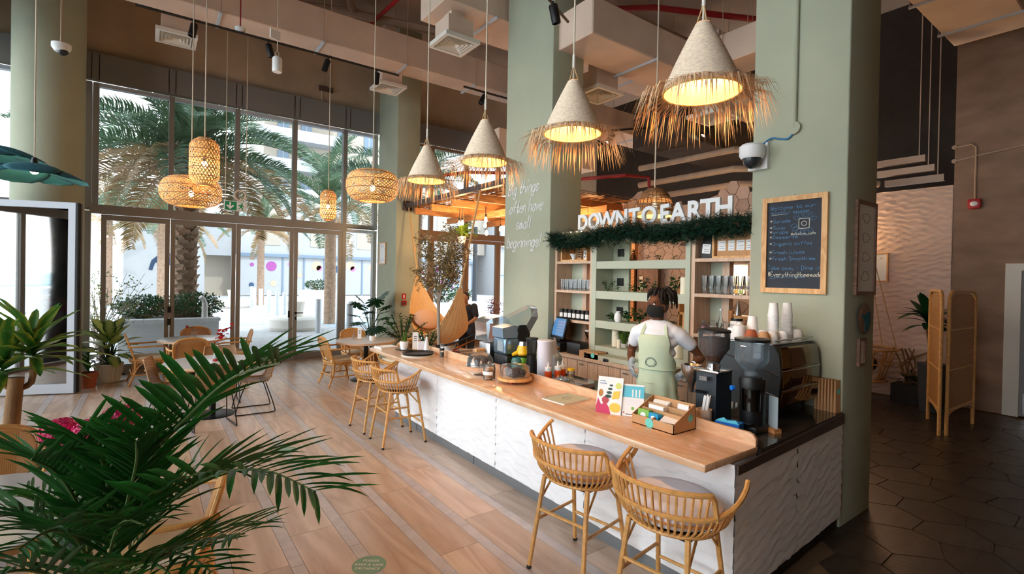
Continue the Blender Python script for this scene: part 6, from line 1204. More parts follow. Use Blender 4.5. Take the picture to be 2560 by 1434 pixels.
# ------------------------------------------------------------------ plants
def leaf_mesh(l, w, fold=.2, droop=.3, n=8, holes=False, wave=0, pt=.8):
    def fn(u, v):
        wv = w*.5*sin(pi*min(1, u*.93+.035))**pt*(1 if u < .999 else .03); x = (-1+2*v)*wv; return (x, l*u*(1-.12*droop*u), abs(x)*fold-droop*l*u*u*.6+wave*sin(u*14)*abs(x))
    return MB().grid(fn, n, 4).mesh('leaf', 60)
def orient(o, base, az, el, roll=0, s=1):
    o.location = base; o.scale = (s,)*3; o.rotation_euler = (Matrix.Rotation(az-pi/2, 3, 'Z') @ Matrix.Rotation(el, 3, 'X') @ Matrix.Rotation(roll, 3, 'Y')).to_euler(); return o
# areca palm in the foreground: fronds with single leaflets
rg = random.Random(21)
LM = [leaf_mesh(.36, .030, .5, .25, 6, pt=.6), leaf_mesh(.32, .028, .5, .5, 6, pt=.6), leaf_mesh(.38, .028, .5, .12, 6, pt=.6)]
for m_ in LM: m_.materials.append(MATS['areca'])
ar = thing('areca_palm', 'large dark green areca palm filling the lower left foreground', 'palm plant', (-.10, 2.30, 0))
MB().lathe([(0, 0), (.19, 0), (.24, .42), (.22, .42), (.2, .38), (0, .38)], 28).build('pot', 'terracotta', ar)
rib = 0
def areca_frond(cp, nl, single, w=1.0, vee=.45):
    global rib
    pts = smooth_path(cp, 5); k = len(pts)-1
    fr = MB().tube(pts, [.009*(1-.8*i/k)+.001 for i in range(k+1)], 6).build('frond', 'arecastem', ar); joined = MB()
    hz = V((pts[-1].x-pts[0].x, pts[-1].y-pts[0].y, 0)); hz = hz.normalized() if hz.length > .05 else V((1, 0, 0)); side0 = V((-hz.y, hz.x, 0))
    for j in range(nl):
        t_ = .30+.70*(j+.5)/nl; x = t_*k; i = min(k-1, int(x)); q = pts[i].lerp(pts[i+1], x-i); T = (pts[i+1]-pts[i]).normalized(); nrm = T.cross(side0).normalized()
        if nrm.z < 0: nrm = -nrm
        for s in (-1, 1):
            ln = (.5+.6*sin(pi*min(1, .18+.78*t_)))*rg.uniform(.85, 1.08)*w; fw_ = .7+.6*t_
            yv = (T*fw_+side0*s*.95+nrm*(vee+rg.uniform(-.12, .12))).normalized(); xv = yv.cross(nrm).normalized(); zv = xv.cross(yv)
            mt = Matrix((xv, yv, zv)).transposed().to_4x4(); mt.translation = q; mt = mt @ Matrix.Scale(ln, 4); me = LM[(j+s) % 3]
            if single and rib < 298:
                o = obj('leaflet', me, None, fr); o.matrix_local = mt; rib += 1
            else: joined.add([mt @ v.co for v in me.vertices], [tuple(f.vertices) for f in me.polygons])
    if joined.v: joined.build('leaflets', 'areca', fr, smooth=60, kind='stuff')
    return fr
AB = V((-.12, 2.78, 0)); ar.location = AB
M('arecastem', S(92, 112, 60), .5)
FR = [([(-.1, 2.72, .75), (.007, 2.5, 1.21), (.129, 2.265, 1.444), (.247, 2.03, 1.62), (.36, 1.80, 1.70)], 26, 1, 1, .55), ([(-.07, 2.7, .71), (.062, 2.46, 1.03), (.205, 2.2, 1.22), (.343, 1.96, 1.29), (.46, 1.72, 1.27)], 26, 1, 1, .35),
      ([(-.18, 2.78, .71), (-.214, 2.66, 1.02), (-.278, 2.56, 1.22), (-.33, 2.43, 1.32)], 20, 1, .95, .5), ([(-.14, 2.75, .71), (-.12, 2.6, 1.05), (-.14, 2.46, 1.28), (-.19, 2.33, 1.40)], 20, 1, .9, .6),
      ([(-.085, 2.71, .69), (.077, 2.445, .86), (.208, 2.2, .98), (.29, 2.0, 1.06)], 20, 1, .8, .3), ([(-.11, 2.73, .71), (-.06, 2.55, 1.05), (-.03, 2.38, 1.26), (-.03, 2.24, 1.38)], 20, 1, .9, .6),
      ([(-.21, 2.8, .69), (-.32, 2.73, .91), (-.40, 2.65, 1.05), (-.47, 2.55, 1.09)], 18, 1, .8, .4), ([(-.1, 2.7, .6), (.02, 2.5, .8), (.12, 2.3, .9), (.2, 2.1, .9)], 16, 0, .8, .4),
      ([(-.14, 2.7, .6), (-.1, 2.45, .95), (-.06, 2.25, 1.1), (.0, 2.05, 1.15)], 18, 0, .8, .4), ([(-.16, 2.75, .6), (-.2, 2.5, .95), (-.26, 2.3, 1.1), (-.32, 2.15, 1.12)], 18, 0, .8, .5),
      ([(-.1, 2.8, .6), (.05, 2.75, .9), (.22, 2.7, 1.05), (.4, 2.66, 1.05)], 18, 0, .8, .4), ([(-.12, 2.85, .6), (-.1, 3.0, .9), (-.05, 3.15, 1.02), (.02, 3.3, 1.0)], 16, 0, .7, .4), ([(-.16, 2.85, .6), (-.25, 3.0, .85), (-.35, 3.1, .95), (-.45, 3.2, .95)], 14, 0, .7, .4),
      ([(-.12, 2.7, .6), (-.02, 2.4, .85), (.05, 2.2, .92), (.12, 2.0, .9)], 16, 0, .75, .4), ([(-.18, 2.7, .6), (-.28, 2.5, .85), (-.38, 2.4, .95), (-.48, 2.3, .95)], 16, 0, .75, .4)]
for cp, nl, sg_, w_, ve in FR: areca_frond([V((AB.x*0, 0, .38))]+[V(p)-AB for p in cp], nl, sg_, w_, ve)

def broad_plant(name, loc, label, leaves, mesh, mat, pot=None, stemmat='leaf', cat='plant', sr=.006):
    t = thing(name, label, cat, loc)
    if pot:
        r, h, pm_ = pot; MB().lathe([(0, 0), (r*.75, 0), (r, h), (r*1.06, h), (r*1.06, h-.03), (r*.96, h-.03), (r*.92, h*.9), (0, h*.9)], 24).build('pot', pm_, t)
        MB().lathe([(0, h*.9), (r*.9, h*.91), (0, h*.915)], 20, cap=False).build('soil', 'soil', t)
    return t
# dieffenbachia in white pot
t = broad_plant('dieffenbachia', (-.55, 11.42, 0), 'variegated dieffenbachia in a white fluted pot by the door', 0, 0, 0, pot=(.2, .33, 'potwhite'), cat='potted plant'); MB().lathe([(0, 0), (.21, 0), (.24, .03), (.225, .03), (.2, .012), (0, .012)], 24).build('saucer', 'potwhite', t)
for k in range(14): a = 2*pi*k/14; MB().tube([(.152*cos(a), .152*sin(a), .02), (.2*cos(a), .2*sin(a), .28)], [.012, .018], 6).build('flute', 'potwhite', t)
lm = leaf_mesh(.36, .16, .15, .45, 8, pt=.7); lm.materials.append(MATS['dief'])
for k in range(26):
    q = k/26; az = k*2.4; el = rad(72-85*q+rg.uniform(-8, 8)); r = .05; zb = .42+.40*(1-q)+rg.uniform(-.03, .03); o = obj('leaf', lm, None, t); orient(o, (cos(az)*.14*(.3+q), sin(az)*.14*(.3+q), zb), az, el, rg.uniform(-.3, .3), rg.uniform(1.0, 1.35))
    MB().tube([(0, 0, .3), (cos(az)*.05, sin(az)*.05, zb*.75), (cos(az)*.14*(.3+q), sin(az)*.14*(.3+q), zb)], [.012, .009, .006], 6).build('stem', 'leaf', t)
t = broad_plant('small_fern_plant', (-.80, 10.98, 0), 'green plant in a terracotta pot between the door leaf and white pot', 0, 0, 0, pot=(.13, .26, 'terracotta'), cat='potted plant')
lm2 = leaf_mesh(.26, .06, .2, .6, 6); lm2.materials.append(MATS['leaf'])
for k in range(18): az = k*2.4; o = obj('leaf', lm2, None, t); orient(o, (0, 0, .25+.02*k), az, rad(rg.uniform(15, 70)), 0, rg.uniform(.8, 1.2))
MB().cyl((0, 0, .22), (0, 0, .6), .012).build('stem', 'leaf', t)
# dracaena at left
t = thing('dracaena', 'dracaena with yellow-edged leaves on a thick sawn trunk', 'potted plant', (-.80, 5.25, 0)); MB().lathe([(0, 0), (.16, 0), (.2, .35), (.18, .35), (.17, .3), (0, .3)], 24).build('pot', 'dkgrey', t)
MB().tube([(-.06, 0, .28), (-.03, .0, .7), (.0, 0, 1.17)], [.055, .05, .047], 12).build('trunk', 'bark', t); MB().tube([(.12, -.02, .28), (.14, -.02, .62)], [.045, .042], 12).build('sawn_stump', 'bark', t)
ld = leaf_mesh(.50, .085, .35, .55, 9, pt=.5, wave=.15); ld.materials.append(MATS['dracaena'])
for hx, hy, hz, n in ((-.07, 0, 1.20, 20), (.09, .02, 1.30, 24)):
    MB().tube(smooth_path([(.0, 0, 1.08), (hx*.9, hy, 1.12), (hx, hy, hz)], 3), .022, 8).build('branch', 'bark', t)
    for k in range(n): az = k*2.4+hx*10; q = k/n; o = obj('leaf', ld, None, t); orient(o, (hx, hy, hz+.10*(1-q)), az, rad(82-85*q+rg.uniform(-8, 8)), rg.uniform(-.4, .4), rg.uniform(.75, 1.1))
# dark foliage plant at lower left
t = broad_plant('dark_leaf_plant', (-1.32, 5.3, 0), 'dark broad-leaved plant below the dracaena', 0, 0, 0, pot=(.16, .3, 'dkgrey'), cat='potted plant')
lk = leaf_mesh(.42, .19, .15, .55, 8); lk.materials.append(MATS['dief'])
for k in range(18): az = k*2.4; o = obj('leaf', lk, None, t); orient(o, (0, 0, .35+.02*k), az, rad(rg.uniform(15, 70)), rg.uniform(-.2, .2), rg.uniform(.7, 1.1))
MB().cyl((0, 0, .25), (0, 0, .7), .015).build('stem', 'leaf', t)
# hydrangea
t = broad_plant('hydrangea', (-.36, 4.75, 0), 'hydrangea with three bright pink flower heads', 0, 0, 0, pot=(.17, .3, 'dkgrey'), cat='potted plant')
lh = leaf_mesh(.22, .13, .2, .5, 6); lh.materials.append(MATS['leafdark'])
for k in range(34): az = k*2.4; q = k/34; o = obj('leaf', lh, None, t); orient(o, (cos(az)*.12*q, sin(az)*.12*q, .72-.34*q), az, rad(rg.uniform(0, 50)), 0, rg.uniform(.8, 1.25))
MB().tube([(0, 0, .25), (0, .01, .75)], .014).build('stem', 'leaf', t)
fm = MB().add([(0, 0, 0), (.02, .012, .004), (.026, 0, .002), (.02, -.012, .004), (-.02, .012, .004), (-.026, 0, .002), (-.02, -.012, .004), (.012, .02, .004), (0, .026, .002), (-.012, .02, .004), (.012, -.02, .004), (0, -.026, .002), (-.012, -.02, .004)], [(0, 3, 2, 1), (0, 4, 5, 6), (0, 7, 8, 9), (0, 12, 11, 10)]).mesh('floret', 0)
for hx, hy, hz, r in ((-.13, .02, .83, .12), (.05, -.08, .82, .13), (.2, .06, .87, .12)):
    fh = MB().ell((0, 0, 0), r*.8, r*.8, r*.6).build('flower_head', 'pink', t, (hx, hy, hz)); fh.data.materials[0] = MATS['pink']; n = 80; jf = MB()
    for k in range(n):
        z = 1-1.7*(k+.5)/n; rr = math.sqrt(max(0, 1-z*z)); a = k*2.4; nr = V((rr*cos(a), rr*sin(a), z)); p = V((nr.x*r, nr.y*r, nr.z*r*.75)); rot = nr.to_track_quat('Z', 'X').to_matrix().to_4x4(); rot.translation = p; jf.add([rot @ (v.co*1.25) for v in fm.vertices], [tuple(f_.vertices) for f_ in fm.polygons])
    jf.build('florets', 'pink', fh, smooth=0, kind='stuff'); MB().tube([(-hx*.8, -hy*.8, -.4), (0, 0, -.05)], .006).build('stalk', 'leaf', fh)
# monstera
def monstera_leaf(s=1):
    pts = []; n = 44
    for i in range(n+1):
        a = -pi/2+2*pi*i/n; r = .5*(1-.32*sin(a))*(1 if abs(a-3*pi/2) > .15 and abs(a+pi/2) > .15 else .55)
        if i % 4 in (2,) and 4 < i < n-4: r *= .52
        pts.append((r*cos(a)*.95, .42+r*sin(a)))
    mb = MB(); mb.add([(0, .35, 0)]+[(x, y, -.12*x*x*4*.3-.25*max(0, y-.4)**2) for x, y in pts], [(0, i+1, i+2) for i in range(n)]); return mb.mesh('leaf', 60)
mo = thing('monstera', 'monstera with big split leaves in a woven pot by the far column', 'potted plant', (3.98, 10.72, 0)); MB().lathe([(0, 0), (.15, 0), (.2, .3), (.19, .36), (.17, .34), (0, .33)], 22).build('woven_pot', 'rattandark', mo)
ml = monstera_leaf(); ml.materials.append(MATS['leafdark']); st_ = MB(); MB().cyl((0, 0, 0), (0, 0, .55), .16, .16).build('stool_stand', 'wicker', mo, (0, 0, -.0)) if 0 else None
for k in range(20):
    az = k*2.4; q = k/20; zb = 1.42-.75*q; ro = .16+.26*q*rg.uniform(.7, 1.1); p = (cos(az)*ro, sin(az)*ro, zb); o = obj('leaf', ml, None, mo); orient(o, p, az, rad(45-80*q), rg.uniform(-.3, .3), rg.uniform(.3, .44)); st_.tube(smooth_path([(0, 0, .3), (cos(az)*.06, sin(az)*.06, zb*.7), p], 3), .006, 5)
st_.build('stems', 'leaf', mo)
# zz plants by the hammock
def zz(loc, label, n, h, seed):
    t = broad_plant('zz_plant', loc, label, 0, 0, 0, pot=(.15, .26, 'dkgrey'), cat='potted plant'); r_ = random.Random(seed); l_ = leaf_mesh(.085, .042, .2, .2, 4); l_.materials.append(MATS['leafdark'])
    for k in range(n):
        az = k*2.4; lean = r_.uniform(.15, .75); pts = smooth_path([(0, 0, .22), (cos(az)*h*.2*lean, sin(az)*h*.2*lean, .22+h*.5), (cos(az)*h*.75*lean, sin(az)*h*.75*lean, .22+h*(1-.25*lean))], 5); f_ = MB().tube(pts, [.009]*len(pts), 5).build('frond', 'leaf', t)
        for j in range(3, len(pts)):
            for s in (-1, 1): o = obj('leaflet', l_, None, f_); orient(o, pts[j], az+s*1.25, rad(25), 0, 1.1)
    return t
zz((4.25, 9.6, 0), 'glossy zz plant left of the hammock', 12, 1.0, 3); zz((4.3, 8.62, 0), 'spreading zz plant behind the far end of the bar', 10, .75, 4)
# olive tree behind the bar end
ol = thing('olive_tree', 'slim dry olive tree with sparse brown-green crown', 'tree', (3.72, 7.05, 0)); MB().lathe([(0, 0), (.2, 0), (.23, .4), (.21, .4), (0, .36)], 22).build('pot', 'dkgrey', ol); MB().tube(smooth_path([(0, 0, .3), (.01, 0, .9), (-.01, .0, 1.5), (.0, 0, 1.72)], 4), [.027]*13, 8).build('trunk', 'greybark', ol)
lo = MB(); r_ = random.Random(12)
for k in range(16):
    a = r_.uniform(0, 6.28); e = V((cos(a)*r_.uniform(.2, .46), sin(a)*r_.uniform(.2, .46), r_.uniform(2.0, 2.72))); b_ = [V((0, 0, 1.5+.02*k)), V((e.x*.45, e.y*.45, 1.5+.5*(e.z-1.5))), e]; br = MB().tube(smooth_path(b_, 3), [.012, .011, .01, .008, .006, .004, .003], 5).build('branch', 'greybark', ol)
    for j in range(18):
        p = b_[1].lerp(e, r_.random()); q = p+V((r_.uniform(-.2, .2), r_.uniform(-.2, .2), r_.uniform(-.12, .2)))
        for z in range(16):
            c = p.lerp(q, r_.random())+V((r_.gauss(0, .02), r_.gauss(0, .02), r_.gauss(0, .02))); u = V((r_.uniform(-1, 1), r_.uniform(-1, 1), r_.uniform(-1, .8))).normalized()*.065; v = u.orthogonal().normalized()*.01; lo.add([c, c+u*.5+v, c+u, c+u*.5-v], [(0, 1, 2, 3)])
lo.build('foliage', 'olive', ol, smooth=0, kind='stuff')
# hanging ferns
def fern(loc, label, ztop, seed):
    t = thing('hanging_fern', label, 'hanging plant', loc); MB().lathe([(0, 0), (.07, 0), (.1, .16), (.09, .16), (0, .14)], 20).build('pot', 'potwhite', t); r_ = random.Random(seed); lf = frond_mesh(L=.46, n=18, lw=.026, ll=.075, droop=1.1, seed=seed, rach=.003, vee=.1); lf.materials.append(MATS['fern'])
    for k in range(44): az = k*2.4; o = obj('frond', lf, None, t, (0, 0, .14)); o.rotation_euler = (Matrix.Rotation(az, 3, 'Z') @ Matrix.Rotation(-rad(r_.uniform(5, 85)), 3, 'Y')).to_euler(); o.scale = (r_.uniform(.7, 1.1),)*3
    for a in (0, 2.1, 4.2): MB().tube([(.1*cos(a), .1*sin(a), .15), (0, 0, ztop-loc[2])], .004, 5).build('hanging_cord', 'rope', t)
    return t
fern((5.6, 9.6, 2.72), 'hanging fern in a white pot under the pergola', 3.6, 2); fern((6.3, 7.9, 2.85), 'second hanging fern half hidden by the quote column', 3.6, 4)
# table vases
t = thing('rose_vase', 'small square glass vase with one dark red rose', 'vase', (.70, 11.02, .751)); MB().box(-.05, -.05, 0, .05, .05, .13).build('vase', 'glassware', t, smooth=0); MB().box(-.046, -.046, .004, .046, .046, .05).build('water', 'glassware', t, smooth=0); MB().tube(smooth_path([(.02, 0, .01), (0, 0, .15), (-.06, 0, .2), (-.1, 0, .21)], 3), .003, 5).build('stem', 'leaf', t); MB().ell((-.11, 0, .215), .025, .025, .028).build('rose', 'redleaf', t)
lr = leaf_mesh(.06, .03); lr.materials.append(MATS['leaf'])
for k in range(6): o = obj('leaf', lr, None, t); orient(o, (-.01*k, 0, .15+.01*k), k*1.3, .3)
t = thing('red_leaf_vase', 'slim white bottle vase with branch of dark red leaves', 'vase', (.78, 8.08, .751)); MB().lathe([(0, 0), (.035, 0), (.04, .05), (.025, .12), (.018, .2), (.022, .21)], 18, cap=False).build('vase', 'frost', t); MB().lathe([(.041, .0), (.043, .02), (.041, .03)], 18, cap=False).build('red_band', 'red', t); lr2 = leaf_mesh(.07, .06, .1, .2, 5); lr2.materials.append(MATS['redleaf']); pts = smooth_path([(0, 0, .05), (.02, 0, .28), (.08, .02, .4), (.2, .03, .48)], 5); MB().tube(pts, .003, 5).build('branch', 'bark', t)
for k in range(30): p = pts[rg.randint(5, len(pts)-1)]; o = obj('leaf', lr2, None, t); orient(o, p+V((rg.uniform(-.04, .04), rg.uniform(-.03, .03), rg.uniform(-.05, .05))), rg.uniform(0, 6.28), rg.uniform(-.8, 1), 0, rg.uniform(.6, 1.1))
card((3.28, 9.42, .751), .07, .22, 'upright white card on the table near the monstera', rz=rad(-30), base='pinewarm')
t = thing('succulent_pot', 'tiny succulent in a white pot on the table near the monstera', 'plant', (3.44, 9.18, .751)); MB().lathe([(0, 0), (.05, 0), (.058, .09), (.052, .09), (0, .08)], 18).build('pot', 'white', t); lu = leaf_mesh(.07, .025, .3, -.2, 4); lu.materials.append(MATS['leafdark'])
for k in range(14): o = obj('leaf', lu, None, t); orient(o, (0, 0, .08), k*2.4, rad(rg.uniform(20, 80)))
t = tag(MB().lathe([(0, 0), (.018, 0), (.018, .09), (.008, .11), (.008, .13), (0, .13)], 14).build('sanitizer_bottle', 'glassware', None, (3.2, 9.5, .751)), 'small clear pump bottle behind the white card', 'bottle')
# yellow orchid beyond the door glass
t = thing('yellow_orchid', 'yellow orchid stem behind the glass door leaf', 'plant', (-1.78, 11.02, 0)); MB().lathe([(0, 0), (.1, 0), (.12, .25), (0, .24)], 18).build('pot', 'potwhite', t); MB().tube(smooth_path([(0, 0, .2), (-.02, 0, .7), (.1, 0, .95), (.3, 0, .93)], 4), .006, 5).build('stem', 'leaf', t); ly = leaf_mesh(.08, .07, .1, .2, 4); ly.materials.append(MATS['yellowpetal'])
for k in range(18): o = obj('petal', ly, None, t); orient(o, (.05+.014*k, rg.uniform(-.03, .03), .95+rg.uniform(-.05, .02)), rg.uniform(0, 6.28), rg.uniform(-.5, 1))
# ------------------------------------------------------------------ single-stroke lettering
GL = dict(a="4525140312324345 4542", b="0802 0415354443321203", c="4435150403123243", d="4842 4435150403123243", e="044435150403123243", f="47382722 0545", g="4435150403123243 4541301001", h="0802 0415354442", i="2522 2728", j="252110 2728", k="0802 4503 1342", l="2822", m="0502 04152422 24354442", n="0502 0415354442", o="150403123243443515", p="0500 0415354443321203", r="0502 04153544", s="4435150443321203", t="28233243 0545", u="0503123243 4542", v="052245", w="0512243245", x="0542 4502", y="0522 4510", z="05450242",
          B="0802 083847463505 354443322202", W="0812253248", S="47381807064443321203", D="08022244462808", O="180703123243473818", F="480802 0535", T="0848 2822", E="48080242 0535", H="0802 4842 0545")
GL.update({'*': "2327 0446 0644", '#': "1218 3238 0444 0646", '@': "352523333533444637170603123 2".replace(' ', ''), '_': "0242", '-': "1535", '!': "2824 2322"})
def strokes(txt, sx, sy, r, shear=0, smooth=True, n=4, jit=0):
    mb = MB(); x = 0; rg = random.Random(len(txt)*7)
    for ch in txt:
        if ch == ' ': x += 3.5; continue
        nar = ch in 'il!j'; dx = x-(1 if nar else 0)
        for s in GL[ch].split():
            p = [V(((dx+int(s[i])+rg.uniform(-jit, jit))*sx + (int(s[i+1])-2)*sy*shear, (int(s[i+1])-2+rg.uniform(-jit, jit))*sy, 0)) for i in range(0, len(s)-1, 2)]
            if len(p) < 2: continue
            mb.tube(smooth_path(p, 3) if smooth and len(p) > 2 else p, r, n)
        x += 3.6 if nar else 5.7
    return mb, x*sx
def write(par, txt, mat, origin, R_, sx, sy, r, **k):
    mb, w_ = strokes(txt, sx, sy, r, **k); mb.xf(Matrix.Translation(origin) @ R_); return mb.build('lettering', mat, par, smooth=0)
for txt, y, z in (('Big things', 6.44, 3.28), ('often have', 6.40, 2.99), ('small', 6.22, 2.74), ('beginnings!', 6.46, 2.46)): write(colB, txt, 'white', (4.594, y, z), ROT_NX, .0152, .031, .0088, shear=.28)

# blackboard
bb = thing('blackboard', 'framed blackboard menu with blue and white chalk writing', 'blackboard', (4.598, 2.37, 1.905)); W_, H_ = .55, .86
for a in ((0, 0, .045, H_), (W_-.045, 0, W_, H_)): MB().box(-.03, -a[2], a[1], 0, -a[0], a[3]).build('frame_stile', 'pine', bb, smooth=0)
for z in (0, H_-.045): MB().box(-.028, -W_+.045, z, 0, -.045, z+.045).build('frame_rail', 'pine', bb, smooth=0)
MB().box(-.012, -W_+.045, .045, -.002, -.045, H_-.045).build('slate', 'blackboard', bb, smooth=0)
MB().ell((-.008, -W_*.48, H_+.012), .006).build('hook', 'white', bb)
def chalk(txt, yo, z, sx, sy, mat='chalkblue', r=.0016): write(bb, txt, mat, (-.0135, -yo, z), ROT_NX, sx, sy, r, jit=.25)
chalk('Welcome to our', .075, .748, .0052, .0058); chalk('mindful space', .08, .706, .0048, .005); MB().tube([(-.0135, -.08, .699), (-.0135, -.22, .705)], .0014, 4).build('underline', 'chalkwhite', bb)
for txt, z in (('Salads', .630), ('Soup', .572), ('wraps', .532), ('Desserts', .486), ('Organic coffee', .426), ('Fresh juices', .350), ('Fresh Smoothies', .292)): chalk('*', .068, z, .0052, .0055, 'chalkwhite'); chalk(txt, .098, z, .0045 if len(txt) > 9 else .0048, .005)
chalk('Take away - Dine in', .058, .208, .0047, .006); chalk('#EverythingHomemade', .06, .148, .0043, .0066, 'chalkwhite', .002); MB().tube(smooth_path([(-.0135, -.07, .128), (-.0135, -.2, .142), (-.0135, -.38, .14)], 4), .0016, 4).build('underline', 'chalkblue', bb); chalk('@alkaline_cafe', .255, .512, .0028, .004, 'chalkwhite', .0014)
cx, cz, s = -.36, .61, .042; MB().tube(smooth_path([(-.0135, cx+a*s, cz+b*s) for a, b in ((-1, .8), (-.8, 1), (.8, 1), (1, .8), (1, -.8), (.8, -1), (-.8, -1), (-1, -.8))], 3, True), .0028, 5, closed=True).build('camera_outline', 'chalkwhite', bb)
MB().tube([(-.0135, cx+.02*cos(a), cz+.02*sin(a)) for a in [2*pi*k/16 for k in range(16)]], .0025, 5, closed=True).build('camera_ring', 'chalkwhite', bb)
for k in range(11):
    a = (rad(40+28*k) if k < 5 else rad(230+24*(k-5))); b0 = V((cx+cos(a)*.055, 0, cz+sin(a)*.05)); d = V((cos(a), 0, sin(a))); n_ = V((-d.z, 0, d.x)); 
    pts = [V((-.0135, p.x, p.z)) for p in (b0, b0+d*.03+n_*.014, b0+d*.06, b0+d*.03-n_*.014)]; MB().tube(smooth_path(pts, 3, True), .0012, 4, closed=True).build('chalk_leaf', 'chalkblue', bb)
# frames and plate on the dark side of the blackboard column
def frame(loc, w_, h, R_, label, fm_='darkwood', inner='offwhite', fw_=.03, marks=0, cat='picture frame', markmat='dkgrey'):
    t = thing('picture_frame', label, cat, loc); t.matrix_world = Matrix.Translation(loc) @ R_
    for a in ((0, 0, fw_, h), (w_-fw_, 0, w_, h), (fw_, 0, w_-fw_, fw_), (fw_, h-fw_, w_-fw_, h)): MB().box(a[0], a[1], 0, a[2], a[3], .025).build('frame_bar', fm_, t, smooth=0)
    MB().box(fw_, fw_, .004, w_-fw_, h-fw_, .012).build('print', inner, t, smooth=0)
    for k in range(marks):
        cy = h*(.82-.62*k/max(1, marks-1)); MB().tube([(w_*.5+.18*w_*cos(a)*(1+.3*sin(3*a+k)), cy+.05*h*sin(a), .0125) for a in [2*pi*i/18 for i in range(18)]], .0018, 4, closed=True).build('drawn_mark', markmat, t)
    return t
frame((4.755, 1.688, 1.905), .43, .80, ROT_NY, 'tall dark wood frame with faint sketches on the column side', marks=4)
t = thing('wall_plate', 'round wooden plate with teal resin hung below the tall frame', 'plate', (4.96, 1.672, 1.70)); MB().lathe([(0, 0), (.125, .0), (.135, .008), (.12, .014), (0, .01)], 28).xf(ROT_NY).build('plate_rim', 'darkwood', t); MB().prism([(-.1, .05), (-.02, .03), (.03, .06), (.09, .06), (.1, -.02), (.05, -.1), (-.03, -.11), (.0, -.04)], .011, .016, ROT_NY).build('teal_resin', 'teal', t, smooth=0)
frame((4.86, 1.688, 1.30), .14, .235, ROT_NY, 'small dark framed notice at the bottom of the column side', marks=0, fw_=.02); 
frame((4.598, 11.86, 2.25), .42, .53, ROT_NX, 'small pale framed print on the far column', 'pine', 'white', .025, 2)
frame((XR-.006, 3.62, 2.04), .33, .53, ROT_NX, 'pine framed print on the pink rippled wall', 'pine', 'white', .025, 1)
# fire call point + sign on far column, alarm on right wall
t = thing('fire_call_point', 'red fire alarm call point with sign on the far column', 'fire alarm', (4.82, 10.88, 1.30)); MB().box(-.05, -.05, 0, .05, 0, .11).build('box', 'red', t, smooth=0); MB().box(-.03, -.053, .02, .03, -.05, .07).build('glass_window', 'dkgrey', t, smooth=0); MB().box(-.05, -.006, .14, .05, -.001, .27).build('sign_plate', 'red', t, smooth=0); MB().box(-.015, -.008, .16, .015, -.006, .24).build('sign_symbol', 'white', t, smooth=0)
t = thing('fire_sounder', 'red fire alarm sounder with conduit on the bare wall', 'fire alarm', (XR-.004, 2.14, 3.25)); MB().rbox(-.08, -.08, 0, 0, .08, .16, .02, 2).build('box', 'red', t); MB().ell((-.08, 0, .08), .02, .05, .04).build('strobe', 'white', t); MB().tube([(-.015, 0, .16), (-.015, 0, 1.0), (-.015, .06, 1.06), (-.015, .25, 1.05)], .014, 6).build('conduit', 'pipe', t); MB().tube([(-.015, .27, .82), (-.015, 0, .86), (-.015, -1.2, 1.0)], .014, 6).build('side_conduit', 'pipe', t)
for z in (1.05, .82): MB().lathe([(.035, 0), (.035, .03), (0, .03)], 12).xf(Matrix.Translation((0, .27, z)) @ ROT_NX).build('junction_disc', 'pipe', t)
# ------------------------------------------------------------------ cane folding screen and things by the pink wall
fs = thing('folding_screen', 'tall folding screen of woven cane with rattan frame', 'folding screen', (8.72, 2.0, 0))
def panel(p0, p1):
    p0, p1 = V(p0), V(p1); d = p1-p0; L_ = d.length; d.normalize(); P = lambda u, z: p0+d*u+V((0, 0, z)); Hs = 1.93
    MB().tube([P(.02, 0), P(.02, 1.78)]+[P(.02+.14*(1-cos(a)), 1.78+.14*sin(a)) for a in (.4, .8, 1.2, 1.57)]+[P(L_-.02-.14*(1-cos(a)), 1.78+.14*sin(a)) for a in (1.57, 1.2, .8, .4)]+[P(L_-.02, 1.78), P(L_-.02, 0)], .022, 8).build('panel_frame', 'rattan', fs)
    for z in (.33, .86, 1.4): MB().tube([P(.02, z), P(L_-.02, z)], .014, 7).build('cross_rail', 'rattan', fs)
    MB().tube(smooth_path([P(.03, .1), P(.06, .26), P(L_*.3, .31), P(L_*.7, .31), P(L_-.06, .26), P(L_-.03, .1)], 4), .012, 7).build('apron_arch', 'rattan', fs)
    o = MB().grid(lambda u, v: P(.03+(L_-.06)*u, .33+1.56*v-(.1*max(0, abs(u-.5)-.33)/.17 if v > .99 else 0)), 8, 10).build('cane_panel', 'canedark', fs, smooth=0); uvproj(o, lambda c: (c-p0).dot(d)*.5, lambda c: c.z*.5)
panel((-.2, -.02, 0), (.75, .34, 0)); panel((-.12, -.07, 0), (1.0, -.12, 0))
# hanging rattan cradle
t = thing('rattan_cradle', 'rattan cradle basket with cushions hanging by the pink wall', 'cradle', (10.3, 3.5, .32)); ring = [(.3, -.4), (.3, .5), (-.3, .5), (-.3, -.4)]
for z, s in ((0, .72), (.3, .9), (.56, 1.05)): MB().tube(smooth_path([(x*s, y*s, z) for x, y in ring], 3, True), .02 if z != .3 else .012, 7, closed=True).build('hoop', 'rattan', t)
for k in range(22): u = k/22*4; i = int(u); q = u-i; a = V((*ring[i % 4], 0)).lerp(V((*ring[(i+1) % 4], 0)), q); MB().tube([(a.x*.72, a.y*.72, 0), (a.x*1.05+.03*(-1)**k, a.y*1.05+.05*(-1)**k, .56)], .009, 5).build('lattice_cane', 'rattan', t)
MB().rbox(-.2, -.28, .0, .2, .34, .1, .04, 2).build('mattress', 'offwhite', t); MB().ell((-.02, .05, .28), .2, .3, .2).build('green_cushion', 'dkgrey', t); MB().ell((-.1, -.1, .5), .14, .2, .07).build('throw', 'offwhite', t)
